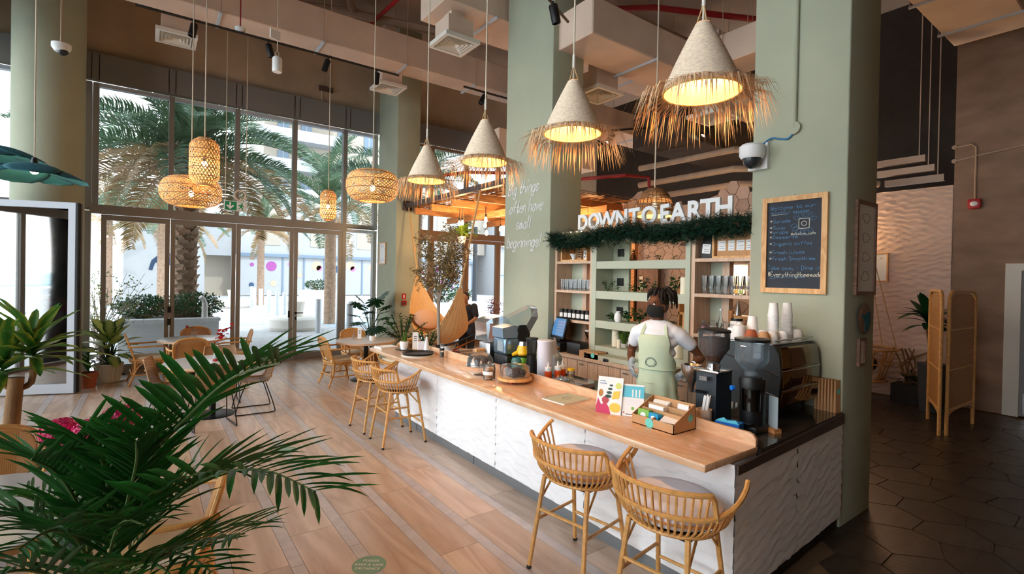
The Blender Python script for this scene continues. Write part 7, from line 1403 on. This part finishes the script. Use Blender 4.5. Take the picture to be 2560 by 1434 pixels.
for x, y in ring: MB().tube([(x*1.05, y*1.05, .56), (0, .05, 3.0)], .008, 5).build('hanging_rope', 'rope', t)
t = thing('corner_plant', 'tall dark-leaved plant in a grey pot behind the cane screen', 'potted plant', (10.12, 2.45, 0)); MB().lathe([(0, 0), (.16, 0), (.2, .75), (.18, .75), (0, .7)], 20).build('pot', 'dkgrey', t); MB().tube([(0, 0, .7), (-.05, .03, 1.1), (-.1, .05, 1.35)], .035, 8).build('trunk', 'bark', t); lq = leaf_mesh(.5, .12, .25, .6, 7); lq.materials.append(MATS['leafdark'])
for k in range(24): o = obj('leaf', lq, None, t); orient(o, (-.1, .05, 1.35+.008*k), k*2.4, rad(rg.uniform(-10, 75)), 0, rg.uniform(.7, 1.1))
t = thing('crate_planter', 'dark crate of bare cuttings on the floor by the pink wall', 'planter', (10.58, 2.86, 0)); MB().box(-.2, -.2, 0, .2, .22, .3).build('crate', 'blackplastic', t, smooth=0)
for k in range(8): MB().tube(smooth_path([(rg.uniform(-.1, .1), rg.uniform(-.15, .15), .28), (rg.uniform(-.15, .15), rg.uniform(-.2, .2), .6), (rg.uniform(-.2, .2), rg.uniform(-.3, .3), .9)], 3), .012, 5).build('cutting', 'bark', t)
for k in range(10): o = obj('leaf', lq, None, t); orient(o, (rg.uniform(-.1, .1), rg.uniform(-.1, .1), .35), k*2.4, rad(rg.uniform(10, 60)), 0, .6)
# rattan side chair half hidden behind the column
t = thing('rattan_side_chair', 'small rattan chair half hidden behind the blackboard column', 'chair', (5.50, 2.05, 0), rad(200)); MB().lathe([(0, .43), (.18, .435), (.2, .45), (.18, .46), (0, .455)], 24).build('seat', 'rattan', t)
for sx in (-1, 1):
    for sy in (-1, 1): MB().tube([(sx*.14, sy*.14, .43), (sx*.17, sy*.17, .02)], .016, 8).build('leg', 'rattan', t); MB().cyl((sx*.17, sy*.17, 0), (sx*.168, sy*.168, .05), .022, n=8).build('foot_wrap', 'rattandark', t)
MB().tube(smooth_path([(-.14, -.16, .43), (-.2, -.2, .65), (-.22, 0, .85), (-.2, .2, .65), (-.14, .16, .43)], 4), .013, 7).build('back_hoop', 'rattan', t)
t = thing('wall_sconce', 'warm wall lamp on the pink wall behind the blackboard column', 'wall lamp', (XR-.02, 4.15, 2.55)); MB().lathe([(.06, 0), (.06, .02), (0, .02)], 16).xf(ROT_NX).build('back_plate', 'offwhite', t); MB().lathe([(.05, -.1), (.09, .1)], 18, cap=False).build('shade', 'offwhite', t, (-.14, 0, 0)); MB().tube([(0, 0, 0), (-.14, 0, .0)], .01, 6).build('arm', 'gold', t); MB().ell((-.14, 0, 0), .035).build('bulb', 'bulb', t); lamp_light(t, (-.14, 0, .12), 30, (1, .66, .34), .06)
# ------------------------------------------------------------------ hex-stone wall behind the shelves with lit kitchen niche
hw = struct(MB().box(8.02, 4.0, 0, 8.15, 4.38, 3.4).box(8.02, 4.98, 0, 8.15, 7.75, 3.4).box(8.02, 4.38, 2.28, 8.15, 4.98, 3.4).box(8.02, 4.38, 0, 8.15, 4.98, 1.75).build('wall_middle', 'hexgrout', smooth=0))
for cy, cz, po in honey(4.1, 7.7, 1.15, 3.75, .122, .03, .005, seed=8):
    if 4.25 < cy < 5.1 and 1.65 < cz < 2.4: continue
    if cz > 3.45+.35*sin(cy*3.1)*.5+.12*(cy-4.5)*.6: continue
    MB().prism([(-a, b) for a, b in po], 0, .03, ROT_NX).build('stone_tile', 'hextile', hw, (8.02, cy, cz), smooth=0)
t = thing('kitchen_niche', 'warm lit kitchen hatch seen through the right shelf', 'hatch', (8.05, 4.68, 1.75)); MB().box(-.06, -.29, 0, .4, .29, .02).build('sill', 'pine', t, smooth=0); MB().box(.4, -.3, 0, .42, .3, .53).build('back_board', M('nichecream', S(240, 220, 180), .8), t, smooth=0)
for k in range(6): MB().lathe([(0, 0), (.03, 0), (.03, .1), (0, .1)], 10).build('canister', ('pine', 'white', 'lime')[k % 3], t, (.2, -.24+.09*k, 0))
lamp_light(t, (.15, 0, .48), 14, (1, .8, .5), .05)
t = thing('wooden_door_panel', 'brown wooden door panel seen through the green niches', 'panel', (7.85, 6.55, 0)); MB().box(0, -.5, 0, .05, .45, 2.3).build('panel', 'darkwood', t, smooth=0); MB().box(-.01, .0, .1, 0, .02, 2.25).build('brass_bar', 'gold', t, smooth=0)
for k in range(5): MB().box(-.02, -.16, 1.6+.1*k, 0, -.08, 1.67+.1*k).build('plaque', 'candle', t, smooth=0)
# tables and items behind right shelf
t = thing('back_ledge', 'wooden ledge with steel cones behind the right shelf', 'shelf', (6.2, 3.6, 0)); MB().box(-.15, -.8, 1.52, .15, .7, 1.56).build('board', 'pine', t, smooth=0); MB().box(-.15, -.8, 1.9, .15, .7, 1.94).build('board', 'pine', t, smooth=0)
for y in (-.8, .68): MB().box(-.15, y, 0, .15, y+.02, 2.0).build('upright', 'pine', t, smooth=0)
for y in (-.3, -.1, .1): MB().lathe([(0, 1.56), (.045, 1.56), (.006, 1.76), (0, 1.762)], 14).build('steel_cone', 'steel', t, (0, y, 0))

# ------------------------------------------------------------------ pergola, bulbs, hammock
pg = thing('pergola', 'wooden pergola with twig canopy and steel edge beam', 'pergola', (0, 0, 0)); MB().box(4.80, 6.55, 3.56, 4.90, 10.87, 3.66).build('edge_beam', 'steelbeam', pg, smooth=0); MB().box(4.75, 10.8, 3.5, 4.95, 10.878, 3.72).build('bracket', 'steelbeam', pg, smooth=0)
for y in (7.0, 7.9, 8.8, 9.7, 10.5): MB().box(4.9, y, 3.40, 7.9, y+.07, 3.54).build('rafter', 'pinewarm', pg, smooth=0)
for x in (5.9, 7.0, 7.83): MB().box(x, 6.6, 3.27, x+.07, 10.85, 3.40).build('purlin', 'pinewarm', pg, smooth=0)
rp = random.Random(6)
for k in range(110): x = 4.92+2.9*k/110; a = rp.uniform(-.1, .1); MB().tube([(x+rp.uniform(-.05, .05), 6.6+rp.uniform(0, .3), 3.55+rp.uniform(0, .05)), (x+a*.5, 8.6, 3.56+rp.uniform(0, .05)), (x+a, 10.8-rp.uniform(0, .3), 3.55+rp.uniform(0, .05))], .008, 4).build('twig', 'rattandark', pg, smooth=0)
for k in range(26): y = 6.7+4.0*k/26; MB().tube([(4.95, y, 3.56), (6.4, y+rp.uniform(-.2, .2), 3.6), (7.88, y+rp.uniform(-.3, .3), 3.57)], .007, 4).build('twig', 'rattandark', pg, smooth=0)
for x, y in ((7.86, 6.64), (7.86, 10.75)): MB().box(x-.05, y-.05, 0, x+.05, y+.05, 3.3).build('post', 'pinewarm', pg, smooth=0)
k = 0
for x, y, z, lit, l in ((5.35, 8.25, 3.12, 1, 'bulb nearest the quote column under the pergola'), (5.5, 8.5, 3.05, 0, 'low-hung bulb under the pergola'), (5.2, 8.9, 3.1, 0, 'bulb right of the hanging fern'), (5.3, 9.2, 3.12, 1, 'bulb just beside the hanging fern cords'), (5.6, 7.6, 3.2, 0, 'bulb touching the edge of the quote column'), (5.6, 8.6, 2.9, 0, 'lowest bulb under the pergola'), (6.6, 7.2, 3.1, 1, 'bulb seen above the first letters of the sign'), (6.9, 7.0, 3.1, 0, 'second bulb seen above the sign letters'), (6.5, 9.4, 3.1, 1, 'bulb deep under the far pergola corner'), (7.2, 8.2, 3.1, 1, 'bulb over the middle of the pergola seat')):
    t = thing('edison_bulb', 'bare filament '+l, 'bulb', (x, y, z), 0, 'bare bulbs under the pergola'); MB().lathe([(0, -.06), (.025, -.045), (.032, -.015), (.02, .03), (.013, .05)], 14, cap=False).build('glass', 'bulb', t); MB().lathe([(.014, .05), (.016, .1), (0, .11)], 10).build('socket', 'blackplastic', t); MB().cyl((0, 0, .1), (0, 0, 3.42-z), .004, n=5).build('cord', 'blackplastic', t)
    if lit: lamp_light(t, (0, 0, -.09), 16, (1, .6, .28), .03)
hm = thing('hammock_chair', 'woven cream hammock slung from the pergola beam', 'hammock', (4.85, 0, 0))
cp = smooth_path([(0, 10.22, 2.0), (0, 10.1, 1.55), (0, 9.85, 1.05), (0, 9.4, .72), (0, 8.95, .62), (0, 8.6, .85), (0, 8.42, 1.3), (0, 8.34, 1.76)], 5); n = len(cp)-1
def hf(u, v):
    i = u*n; k_ = min(n-1, int(i)); p = cp[k_].lerp(cp[k_+1], i-k_); w_ = .05+.42*sin(pi*u)**1.4; s = -1+2*v; return (s*w_, p.y, p.z+.22*s*s*sin(pi*u)**1.3+.012*sin(v*40)*(1-sin(pi*u)))
o = MB().grid(hf, 36, 40).build('sling_fabric', 'hammock', hm, smooth=80); solid(o, .008)
for a, b in (((0, 10.75, 3.56), (0, 10.22, 2.0)), ((0, 7.68, 3.56), (0, 8.34, 1.76))): MB().tube([a, V(a).lerp(V(b), .5)+V((0, 0, -.02)), b], .018, 7).build('rope', 'rope', hm); m_ = V(a).lerp(V(b), .62); MB().ell(m_, .04, .04, .07).build('knot', 'rope', hm)
for k in range(22):
    u = .12+.8*k/22; p = V(hf(u, 0)); q = V(hf(u+.03, 0)); MB().tube([p, p.lerp(q, .5)+V((-.03, 0, -.10)), q], .006, 4).build('macrame_loop', 'rope', hm); MB().lathe([(.004, 0), (.016, -.05), (0, -.06)], 6, cap=False).build('tassel', 'rope', hm, p.lerp(q, .5)+V((-.03, 0, -.09)))
o = MB().ell((0, 0, 0), .34, .11, .24, 18, 12).build('pillow', 'pillow', None, (4.83, 9.66, 1.07), rot=(rad(-40), 0, rad(12))); tag(o, 'blush pillow lying in the hammock', 'pillow')
# side table + wicker chair behind hammock
t = thing('wicker_lounge_chair', 'woven wicker chair behind the slush machine', 'chair', (4.95, 7.35, 0), rad(140)); MB().rbox(-.25, -.25, .38, .25, .25, .46, .03, 2).build('seat', 'cushion', t)
for k in range(16): a = rad(100+160*k/15); MB().tube([(.27*cos(a), .27*sin(a), .36), (.3*cos(a+.1), .3*sin(a+.1), .62), (.29*cos(a-.05), .29*sin(a-.05), .82)], .01, 5).build('wicker_loop', 'rattandark', t)
for z in (.36, .62, .82): MB().tube([(.29*cos(a), .29*sin(a), z) for a in [rad(100+160*k/16) for k in range(17)]], .014, 6).build('rail', 'rattandark', t)
for sx in (-1, 1):
    for sy in (-1, 1): MB().tube([(sx*.2, sy*.2, .38), (sx*.22, sy*.22, 0)], .016, 7).build('leg', 'blackmetal', t)
t = thing('dried_flowers', 'vase of dried pink flowers left of the quote column', 'vase', (4.75, 7.0, 0)); MB().lathe([(0, 0), (.12, 0), (.15, .5), (.1, .9), (.07, 1.15), (.08, 1.2)], 18, cap=False).build('floor_vase', 'terracotta', t); fl_ = MB(); r_ = random.Random(5); stt = MB()
for k in range(60):
    a = r_.uniform(0, 6.28); e = V((cos(a)*r_.uniform(0, .16), sin(a)*r_.uniform(0, .16), 1.2+r_.uniform(.15, .42))); 
    if k < 20: stt.tube([(0, 0, 1.15), e], .003, 4)
    for j in range(5): c = e+V((r_.gauss(0, .02), r_.gauss(0, .02), r_.gauss(0, .02))); u = V((r_.uniform(-1, 1), r_.uniform(-1, 1), r_.uniform(-1, 1))).normalized()*.03; v = u.orthogonal().normalized()*.012; fl_.add([c, c+u*.5+v, c+u, c+u*.5-v], [(0, 1, 2, 3)])
stt.build('stems', 'bark', t); fl_.build('blossoms', 'pinkdry', t, smooth=0, kind='stuff')
# floor stickers
def sticker(loc, r, label, rz):
    t = thing('floor_sticker', label, 'sticker', loc, rz); MB().lathe([(r, 0), (r, .0012), (0, .0012)], 36).build('disc', M('stickergreen', S(120, 158, 138), .6) if 'stickergreen' not in MATS else 'stickergreen', t, smooth=0)
    for tx, y in (('KEEP A SAFE', .0), ('DISTANCE', -.045), ('PLEASE', .05)): me = text_mesh(tx, .036); me.transform(Matrix.Translation((0, y-.01, .0016))); obj('lettering', me, 'paper', t)
    return t
sticker((1.25, 3.32, .0005), .115, 'round green distance sticker on the floor near the bar', rad(-36)); sticker((1.28, 6.0, .0005), .115, 'round green distance sticker farther off, by the palm tips', rad(-36)); sticker((.35, 7.55, .0005), .115, 'round green distance sticker under the wire chairs', rad(-36))
# ------------------------------------------------------------------ people
def blend(parts, name, voxel=.009, smooth=6):
    mb = MB()
    for p in parts:
        if p[0] == 'e': mb.ell(p[1], *p[2], nu=20, nv=14, rot=p[3] if len(p) > 3 else None)
        else:
            a, b, ra, rb = V(p[1]), V(p[2]), p[3], p[4]; k = 6; mb.tube([a.lerp(b, i/k) for i in range(k+1)], [ra+(rb-ra)*i/k for i in range(k+1)], 14); mb.ell(a, ra, nu=14, nv=10); mb.ell(b, rb, nu=14, nv=10)
    me = mb.mesh(name, 0); o = bpy.data.objects.new(name, me); col.objects.link(o)
    r = o.modifiers.new('r', 'REMESH'); r.mode = 'VOXEL'; r.voxel_size = voxel; r.use_smooth_shade = True
    s = o.modifiers.new('s', 'SMOOTH'); s.factor = .6; s.iterations = smooth
    dg = bpy.context.evaluated_depsgraph_get(); m2 = bpy.data.meshes.new_from_object(o.evaluated_get(dg)); bpy.data.objects.remove(o); m2.name = name
    m2.polygons.foreach_set('use_smooth', [True]*len(m2.polygons)); return m2
def lerp_limb(*pts): return [('c', pts[i][0], pts[i+1][0], pts[i][1], pts[i+1][1]) for i in range(len(pts)-1)]
def hand(wr, dirv, upv, s=1, curl=.5):
    d = V(dirv).normalized(); u = V(upv); u = (u-d*u.dot(d)).normalized(); sd = d.cross(u); out = []; wr = V(wr)
    out += [('c', wr, wr+d*.045*s, .021*s, .026*s), ('e', wr+d*.055*s, (.024*s, .024*s, .024*s))]
    for k, (off, ln) in enumerate(((-.027, .066), (-.009, .076), (.009, .072), (.026, .058))):
        b = wr+d*.07*s+sd*off*s; m_ = b+(d*(1-curl*.3)+u*(-curl*.5)).normalized()*ln*.5*s; e = m_+(d*(1-curl)+u*(-curl)).normalized()*ln*.5*s
        out += [('c', wr+d*.05*s+sd*off*.8*s, b, .0105*s, .0095*s), ('c', b, m_, .0095*s, .0085*s), ('c', m_, e, .0085*s, .007*s)]
    b = wr+d*.02*s-sd*.024*s; m_ = b+(d*.6-sd*.8).normalized()*.035*s; e = m_+(d*.95-sd*.2-u*.2).normalized()*.03*s; out += [('c', b, m_, .012*s, .0105*s), ('c', m_, e, .0105*s, .008*s)]
    return out
def rotz(parts, a, c):
    m_ = Matrix.Translation(c) @ Matrix.Rotation(a, 4, 'Z') @ Matrix.Translation(-V(c)); out = []
    for p in parts:
        if p[0] == 'e': out.append(('e', m_ @ V(p[1]), p[2], Euler((0, 0, a)) if len(p) < 4 else (Matrix.Rotation(a, 3, 'Z') @ p[3].to_matrix()).to_euler()))
        else: out.append(('c', m_ @ V(p[1]), m_ @ V(p[2]), p[3], p[4]))
    return out
TOR = [(.93, .115, .165), (1.0, .12, .168), (1.1, .112, .15), (1.2, .115, .152), (1.3, .125, .168), (1.4, .132, .182), (1.48, .12, .185), (1.54, .09, .165)]
def tor(z):
    for (a, b), (c, d) in zip([(t[0], t) for t in TOR], [(t[0], t) for t in TOR[1:]]):
        if z <= c: q = max(0, (z-a)/(c-a)); return b[1]+(d[1]-b[1])*q, b[2]+(d[2]-b[2])*q
    return TOR[-1][1:]
hc = V((.015, 0, 1.65)); HY = rad(-32)
head = [('e', (.012, 0, 1.775), (.098, .076, .105)), ('e', (.045, 0, 1.705), (.062, .058, .075)), ('e', (-.02, 0, 1.76), (.085, .078, .09)), ('e', (.098, 0, 1.735), (.02, .016, .028)), ('e', (.095, 0, 1.79), (.02, .055, .014)), ('e', (.06, .035, 1.725), (.03, .025, .03)), ('e', (.06, -.035, 1.725), (.03, .025, .03)), ('e', (.09, 0, 1.685), (.018, .028, .012)), ('e', (.0, .08, 1.735), (.022, .012, .034)), ('e', (.0, -.08, 1.735), (.022, .012, .034)), ('e', (.08, 0, 1.652), (.028, .028, .022))]
parts = rotz(head, HY, hc)+lerp_limb(((-.01, 0, 1.5), .062), ((.0, 0, 1.6), .056), ((.008, 0, 1.68), .055))
for z, a, b in TOR: parts.append(('e', (-.0, 0, z), (a*.93, b*.93, .075)))
Rw, Lw = V((.03, -.25, 1.17)), V((-.03, .26, 1.15))
parts += lerp_limb(((-.01, -.165, 1.50), .06), ((-.04, -.215, 1.47), .058), ((-.16, -.32, 1.27), .042), ((-.10, -.30, 1.23), .042), (tuple(Rw), .027)); parts += lerp_limb(((-.01, .155, 1.50), .06), ((-.03, .205, 1.47), .058), ((-.2, .37, 1.28), .043), ((-.18, .36, 1.25), .043), (tuple(Lw), .028))
parts += hand(Rw, (.35, .25, -.9), (.6, -.6, .2)); parts += hand(Lw, (.35, -.55, -.7), (.6, .6, .2))
for s in (-1, 1): parts += lerp_limb(((0, s*.09, .92), .09), ((.01, s*.1, .5), .06), ((-.01, s*.105, .12), .042)); parts += [('c', (-.03, s*.105, .05), (.13, s*.12, .035), .045, .035)]
YAWP = rad(200)
pe = bpy.data.objects.new('person', blend(parts, 'person', .0085)); col.objects.link(pe); pe.data.materials.append(MATS['skin']); pe.location = (4.0, 3.07, 0); pe.rotation_euler = (0, 0, YAWP)
tag(pe, 'barista in white t-shirt, pale green apron and black mask behind the bar', 'person')
# t-shirt
tp = []
for z, a, b in TOR: tp.append(('e', (0, 0, z), (a*1.07, b*1.06, .08)))
tp += lerp_limb(((-.01, -.15, 1.50), .073), ((-.04, -.212, 1.47), .074), ((-.09, -.262, 1.385), .066)); tp += lerp_limb(((-.01, .15, 1.50), .073), ((-.035, .205, 1.47), .074), ((-.105, .277, 1.39), .066)); tp += lerp_limb(((-.01, 0, 1.5), .085), ((0, 0, 1.565), .075))
obj('tshirt', blend(tp, 'tshirt', .01, 4), 'tshirt', pe)
tr = []
for s in (-1, 1): tr += lerp_limb(((0, s*.085, .95), .108), ((.01, s*.1, .5), .08), ((-.01, s*.105, .1), .07))
tr += [('e', (0, 0, .96), (.128, .175, .1))]; obj('trousers', blend(tr, 'trousers', .012, 4), 'trouser', pe)
sh = []
for s in (-1, 1): sh += [('c', (-.05, s*.108, .055), (.15, s*.122, .045), .055, .042)]
obj('shoes', blend(sh, 'shoes', .01, 3), 'blackplastic', pe)
# apron: bib and skirt hugging the front
def ap(u, v):
    z = .50+.98*v; a, b = tor(max(.93, min(1.53, z))); a *= 1.07; b *= 1.06
    half = rad(118) if z < 1.15 else rad(118)-(rad(118)-rad(48))*min(1, (z-1.15)/.16)
    if z > 1.40: half *= 1-.18*(z-1.40)/.08
    if z < .95: a += .05*(.95-z)/.45; b += .06*(.95-z)/.45
    th = (-1+2*u)*half; fold = .010*sin(th*9+z*3)*max(0, min(1, (1.15-z)/.3)); r = 1+fold*6
    return (cos(th)*(a+.014)*r, sin(th)*(b+.014)*r, z-.03*abs(-1+2*u)**2*(v < .02))
o = solid(MB().grid(ap, 44, 44).build('apron', 'apron', pe, smooth=80), .004, 1)
for s in (-1, 1): MB().tube(smooth_path([ap(.5+s*.42, .985), (.095, s*.105, 1.53), (.045, s*.085, 1.585), (-.03, s*.07, 1.605), (-.075, s*.02, 1.6)], 4), .017, 6, flat=.3).build('neck_strap', 'apron', pe)
MB().tube([V(ap(u, .66))+V((.006, 0, 0)) for u in [k/16 for k in range(17)]], .012, 5, flat=.3).build('waist_tie', 'apron', pe)
pts = [(V(ap(.47+.1*cos(a), .735+.045*sin(a)))+V((.006, 0, 0))) for a in [2*pi*k/24 for k in range(24)]]; MB().tube(pts, .0022, 5, closed=True).build('oval_emblem', 'dkgrey', pe); pts = [(V(ap(.47+.085*cos(a)+.012*sin(9*a), .735+.039*sin(a)+.005*cos(9*a)))+V((.006, 0, 0))) for a in [2*pi*k/48 for k in range(48)]]; MB().tube(pts, .0016, 5, closed=True).build('oval_emblem', 'dkgrey', pe)
pts = [V(ap(.36+.17*u, .53-.0*u))+V((.007, 0, 0)) for u in [k/6 for k in range(7)]]; MB().tube(pts, .003, 4).build('pocket_seam', 'sage2', pe)
# head pieces in head space, turned with the head
hm_ = Matrix.Translation(hc) @ Matrix.Rotation(HY, 4, 'Z') @ Matrix.Translation(-hc)
def hpiece(mb, name, mat, smooth=60): return mb.xf(hm_).build(name, mat, pe, smooth=smooth)
def mk(u, v):
    th = rad(-88+176*u); z = 1.645+.105*v; bul = 1-.18*(2*v-1)**2; rx = .108*bul+.018*math.exp(-(th/.5)**2)*(1-abs(2*v-1)**2*.5); ry = .083*(.86+.14*v); return (cos(th)*rx+.012-.012*(1-v), sin(th)*ry, z+.012*math.exp(-(th/.45)**2)*(v > .5))
o = hpiece(MB().grid(mk, 20, 8), 'face_mask', 'maskblack'); solid(o, .004, 1)
for s in (-1, 1): hpiece(MB().tube(smooth_path([(.012, s*.082, 1.742), (-.01, s*.092, 1.755), (-.025, s*.092, 1.73), (.0, s*.086, 1.66)], 3), .002, 5), 'ear_loop', 'maskblack')
for s in (-1, 1):
    hpiece(MB().ell((.089, s*.034, 1.768), .012, .014, .009), 'eye', 'paper'); hpiece(MB().ell((.0985, s*.034-.003, 1.768), .004, .006, .006), 'iris', 'choc'); hpiece(MB().tube([(.099, s*.016, 1.792), (.1, s*.034, 1.797), (.088, s*.054, 1.79)], .0045, 5), 'eyebrow', 'hair')
    hpiece(MB().tube([(.0965, s*.02, 1.775), (.101, s*.034, 1.779), (.09, s*.05, 1.774)], .004, 5), 'eyelid', 'skin')
hpiece(MB().lathe([(max(1e-3, sin(pi*i/12)), -cos(pi*i/12)) for i in range(5, 13)], 20, cap=False).xf(Matrix.Translation((-.008, 0, 1.79)) @ Matrix.Rotation(rad(-14), 4, 'Y') @ Matrix.Diagonal((.097, .084, .105, 1))), 'hair_cap', 'hair')
rd_ = random.Random(8)
for k in range(46):
    a = rd_.uniform(0, 6.28); r0_ = rd_.uniform(.0, .06); p0 = V((-.03+r0_*cos(a), r0_*sin(a), 1.885-.5*r0_)); out = V((cos(a)-.5, sin(a), 0)).normalized(); l = rd_.uniform(.10, .20); lift = rd_.uniform(.02, .05)
    if cos(a) > .35: l *= .55
    p1 = p0+out*.035+V((0, 0, lift)); p2 = p1+out*.045+V((0, 0, -.02)); p3 = p2+out*.012+V((0, 0, -l*.75)); hpiece(MB().tube(smooth_path([p0, p1, p2, p3], 3), [.009]*8+[.007, .005], 6), 'dreadlock', 'hair', 80)
gm = blend(hand(Rw, (.35, .25, -.9), (.6, -.6, .2), 1.08)+[('c', Rw-V((.01, -.01, -.03)), Rw, .034, .031)], 'glove', .006, 3); obj('glove', gm, 'frost', pe); gm = blend(hand(Lw, (.35, -.55, -.7), (.6, .6, .2), 1.08)+[('c', Lw+V((-.03, .045, .035)), Lw, .035, .032)], 'glove', .006, 3); obj('glove', gm, 'frost', pe)
MB().tube([Lw+V((-.045, .062, .05))+V((cos(a)*.02, cos(a)*.018, 0))+V((-.3, .3, -.5)).cross(V((0, 0, 1))).normalized()*0+V((0, 0, sin(a)*.033))+V((.02, .02, 0))*cos(a) for a in [2*pi*k/16 for k in range(16)]], .007, 6, closed=True).build('wrist_band', 'white', pe)
# second person, bending over a table behind the hammock
p2 = [('e', (.14, 0, 1.56), (.1, .08, .11)), ('e', (.2, 0, 1.50), (.06, .055, .07)), ('e', (.24, 0, 1.53), (.02, .016, .025))]+lerp_limb(((.05, 0, 1.36), .06), ((.12, 0, 1.5), .055))+[('e', (-.05, 0, .98), (.13, .17, .12)), ('e', (-.02, 0, 1.15), (.125, .165, .14)), ('e', (.03, 0, 1.3), (.12, .19, .12))]
h2 = V((.34, -.14, 1.0)); h3 = V((.34, .14, 1.0))
p2 += lerp_limb(((.04, -.19, 1.36), .06), ((.12, -.26, 1.12), .045), (tuple(h2), .028))+lerp_limb(((.04, .19, 1.36), .06), ((.12, .26, 1.12), .045), (tuple(h3), .028))+hand(h2, (1, .2, -.3), (0, 0, 1))+hand(h3, (1, -.2, -.3), (0, 0, 1))
for s in (-1, 1): p2 += lerp_limb(((-.05, s*.09, .95), .09), ((.0, s*.1, .5), .062), ((-.04, s*.1, .1), .043)); p2 += [('c', (-.05, s*.1, .05), (.1, s*.11, .035), .042, .035)]
q = bpy.data.objects.new('person', blend(p2, 'person', .011)); col.objects.link(q); q.data.materials.append(M('skin2', S(150, 104, 78), .5)); q.location = (5.5, 9.15, 0); q.rotation_euler = (0, 0, rad(215)); tag(q, 'person in black clothes bending down behind the hammock', 'person')
ts = [('e', (-.05, 0, .98), (.14, .18, .12)), ('e', (-.02, 0, 1.15), (.138, .178, .14)), ('e', (.03, 0, 1.3), (.132, .2, .12))]+lerp_limb(((.04, -.18, 1.36), .075), ((.10, -.25, 1.18), .062))+lerp_limb(((.04, .18, 1.36), .075), ((.10, .25, 1.18), .062)); obj('tshirt', blend(ts, 'tshirt', .013, 3), 'maskblack', q)
ts = []
for s in (-1, 1): ts += lerp_limb(((-.05, s*.09, .97), .105), ((.0, s*.1, .5), .078), ((-.04, s*.1, .1), .062))
obj('trousers', blend(ts, 'trousers', .014, 3), 'trouser', q); obj('hair', blend([('e', (.12, 0, 1.6), (.1, .085, .09)), ('e', (.07, 0, 1.55), (.06, .08, .08))], 'hair', .012, 3), 'hair', q); obj('shoes', blend([('c', (-.06, s*.1, .05), (.12, s*.11, .04), .05, .042) for s in (-1, 1)], 'shoes', .012, 2), 'blackplastic', q)
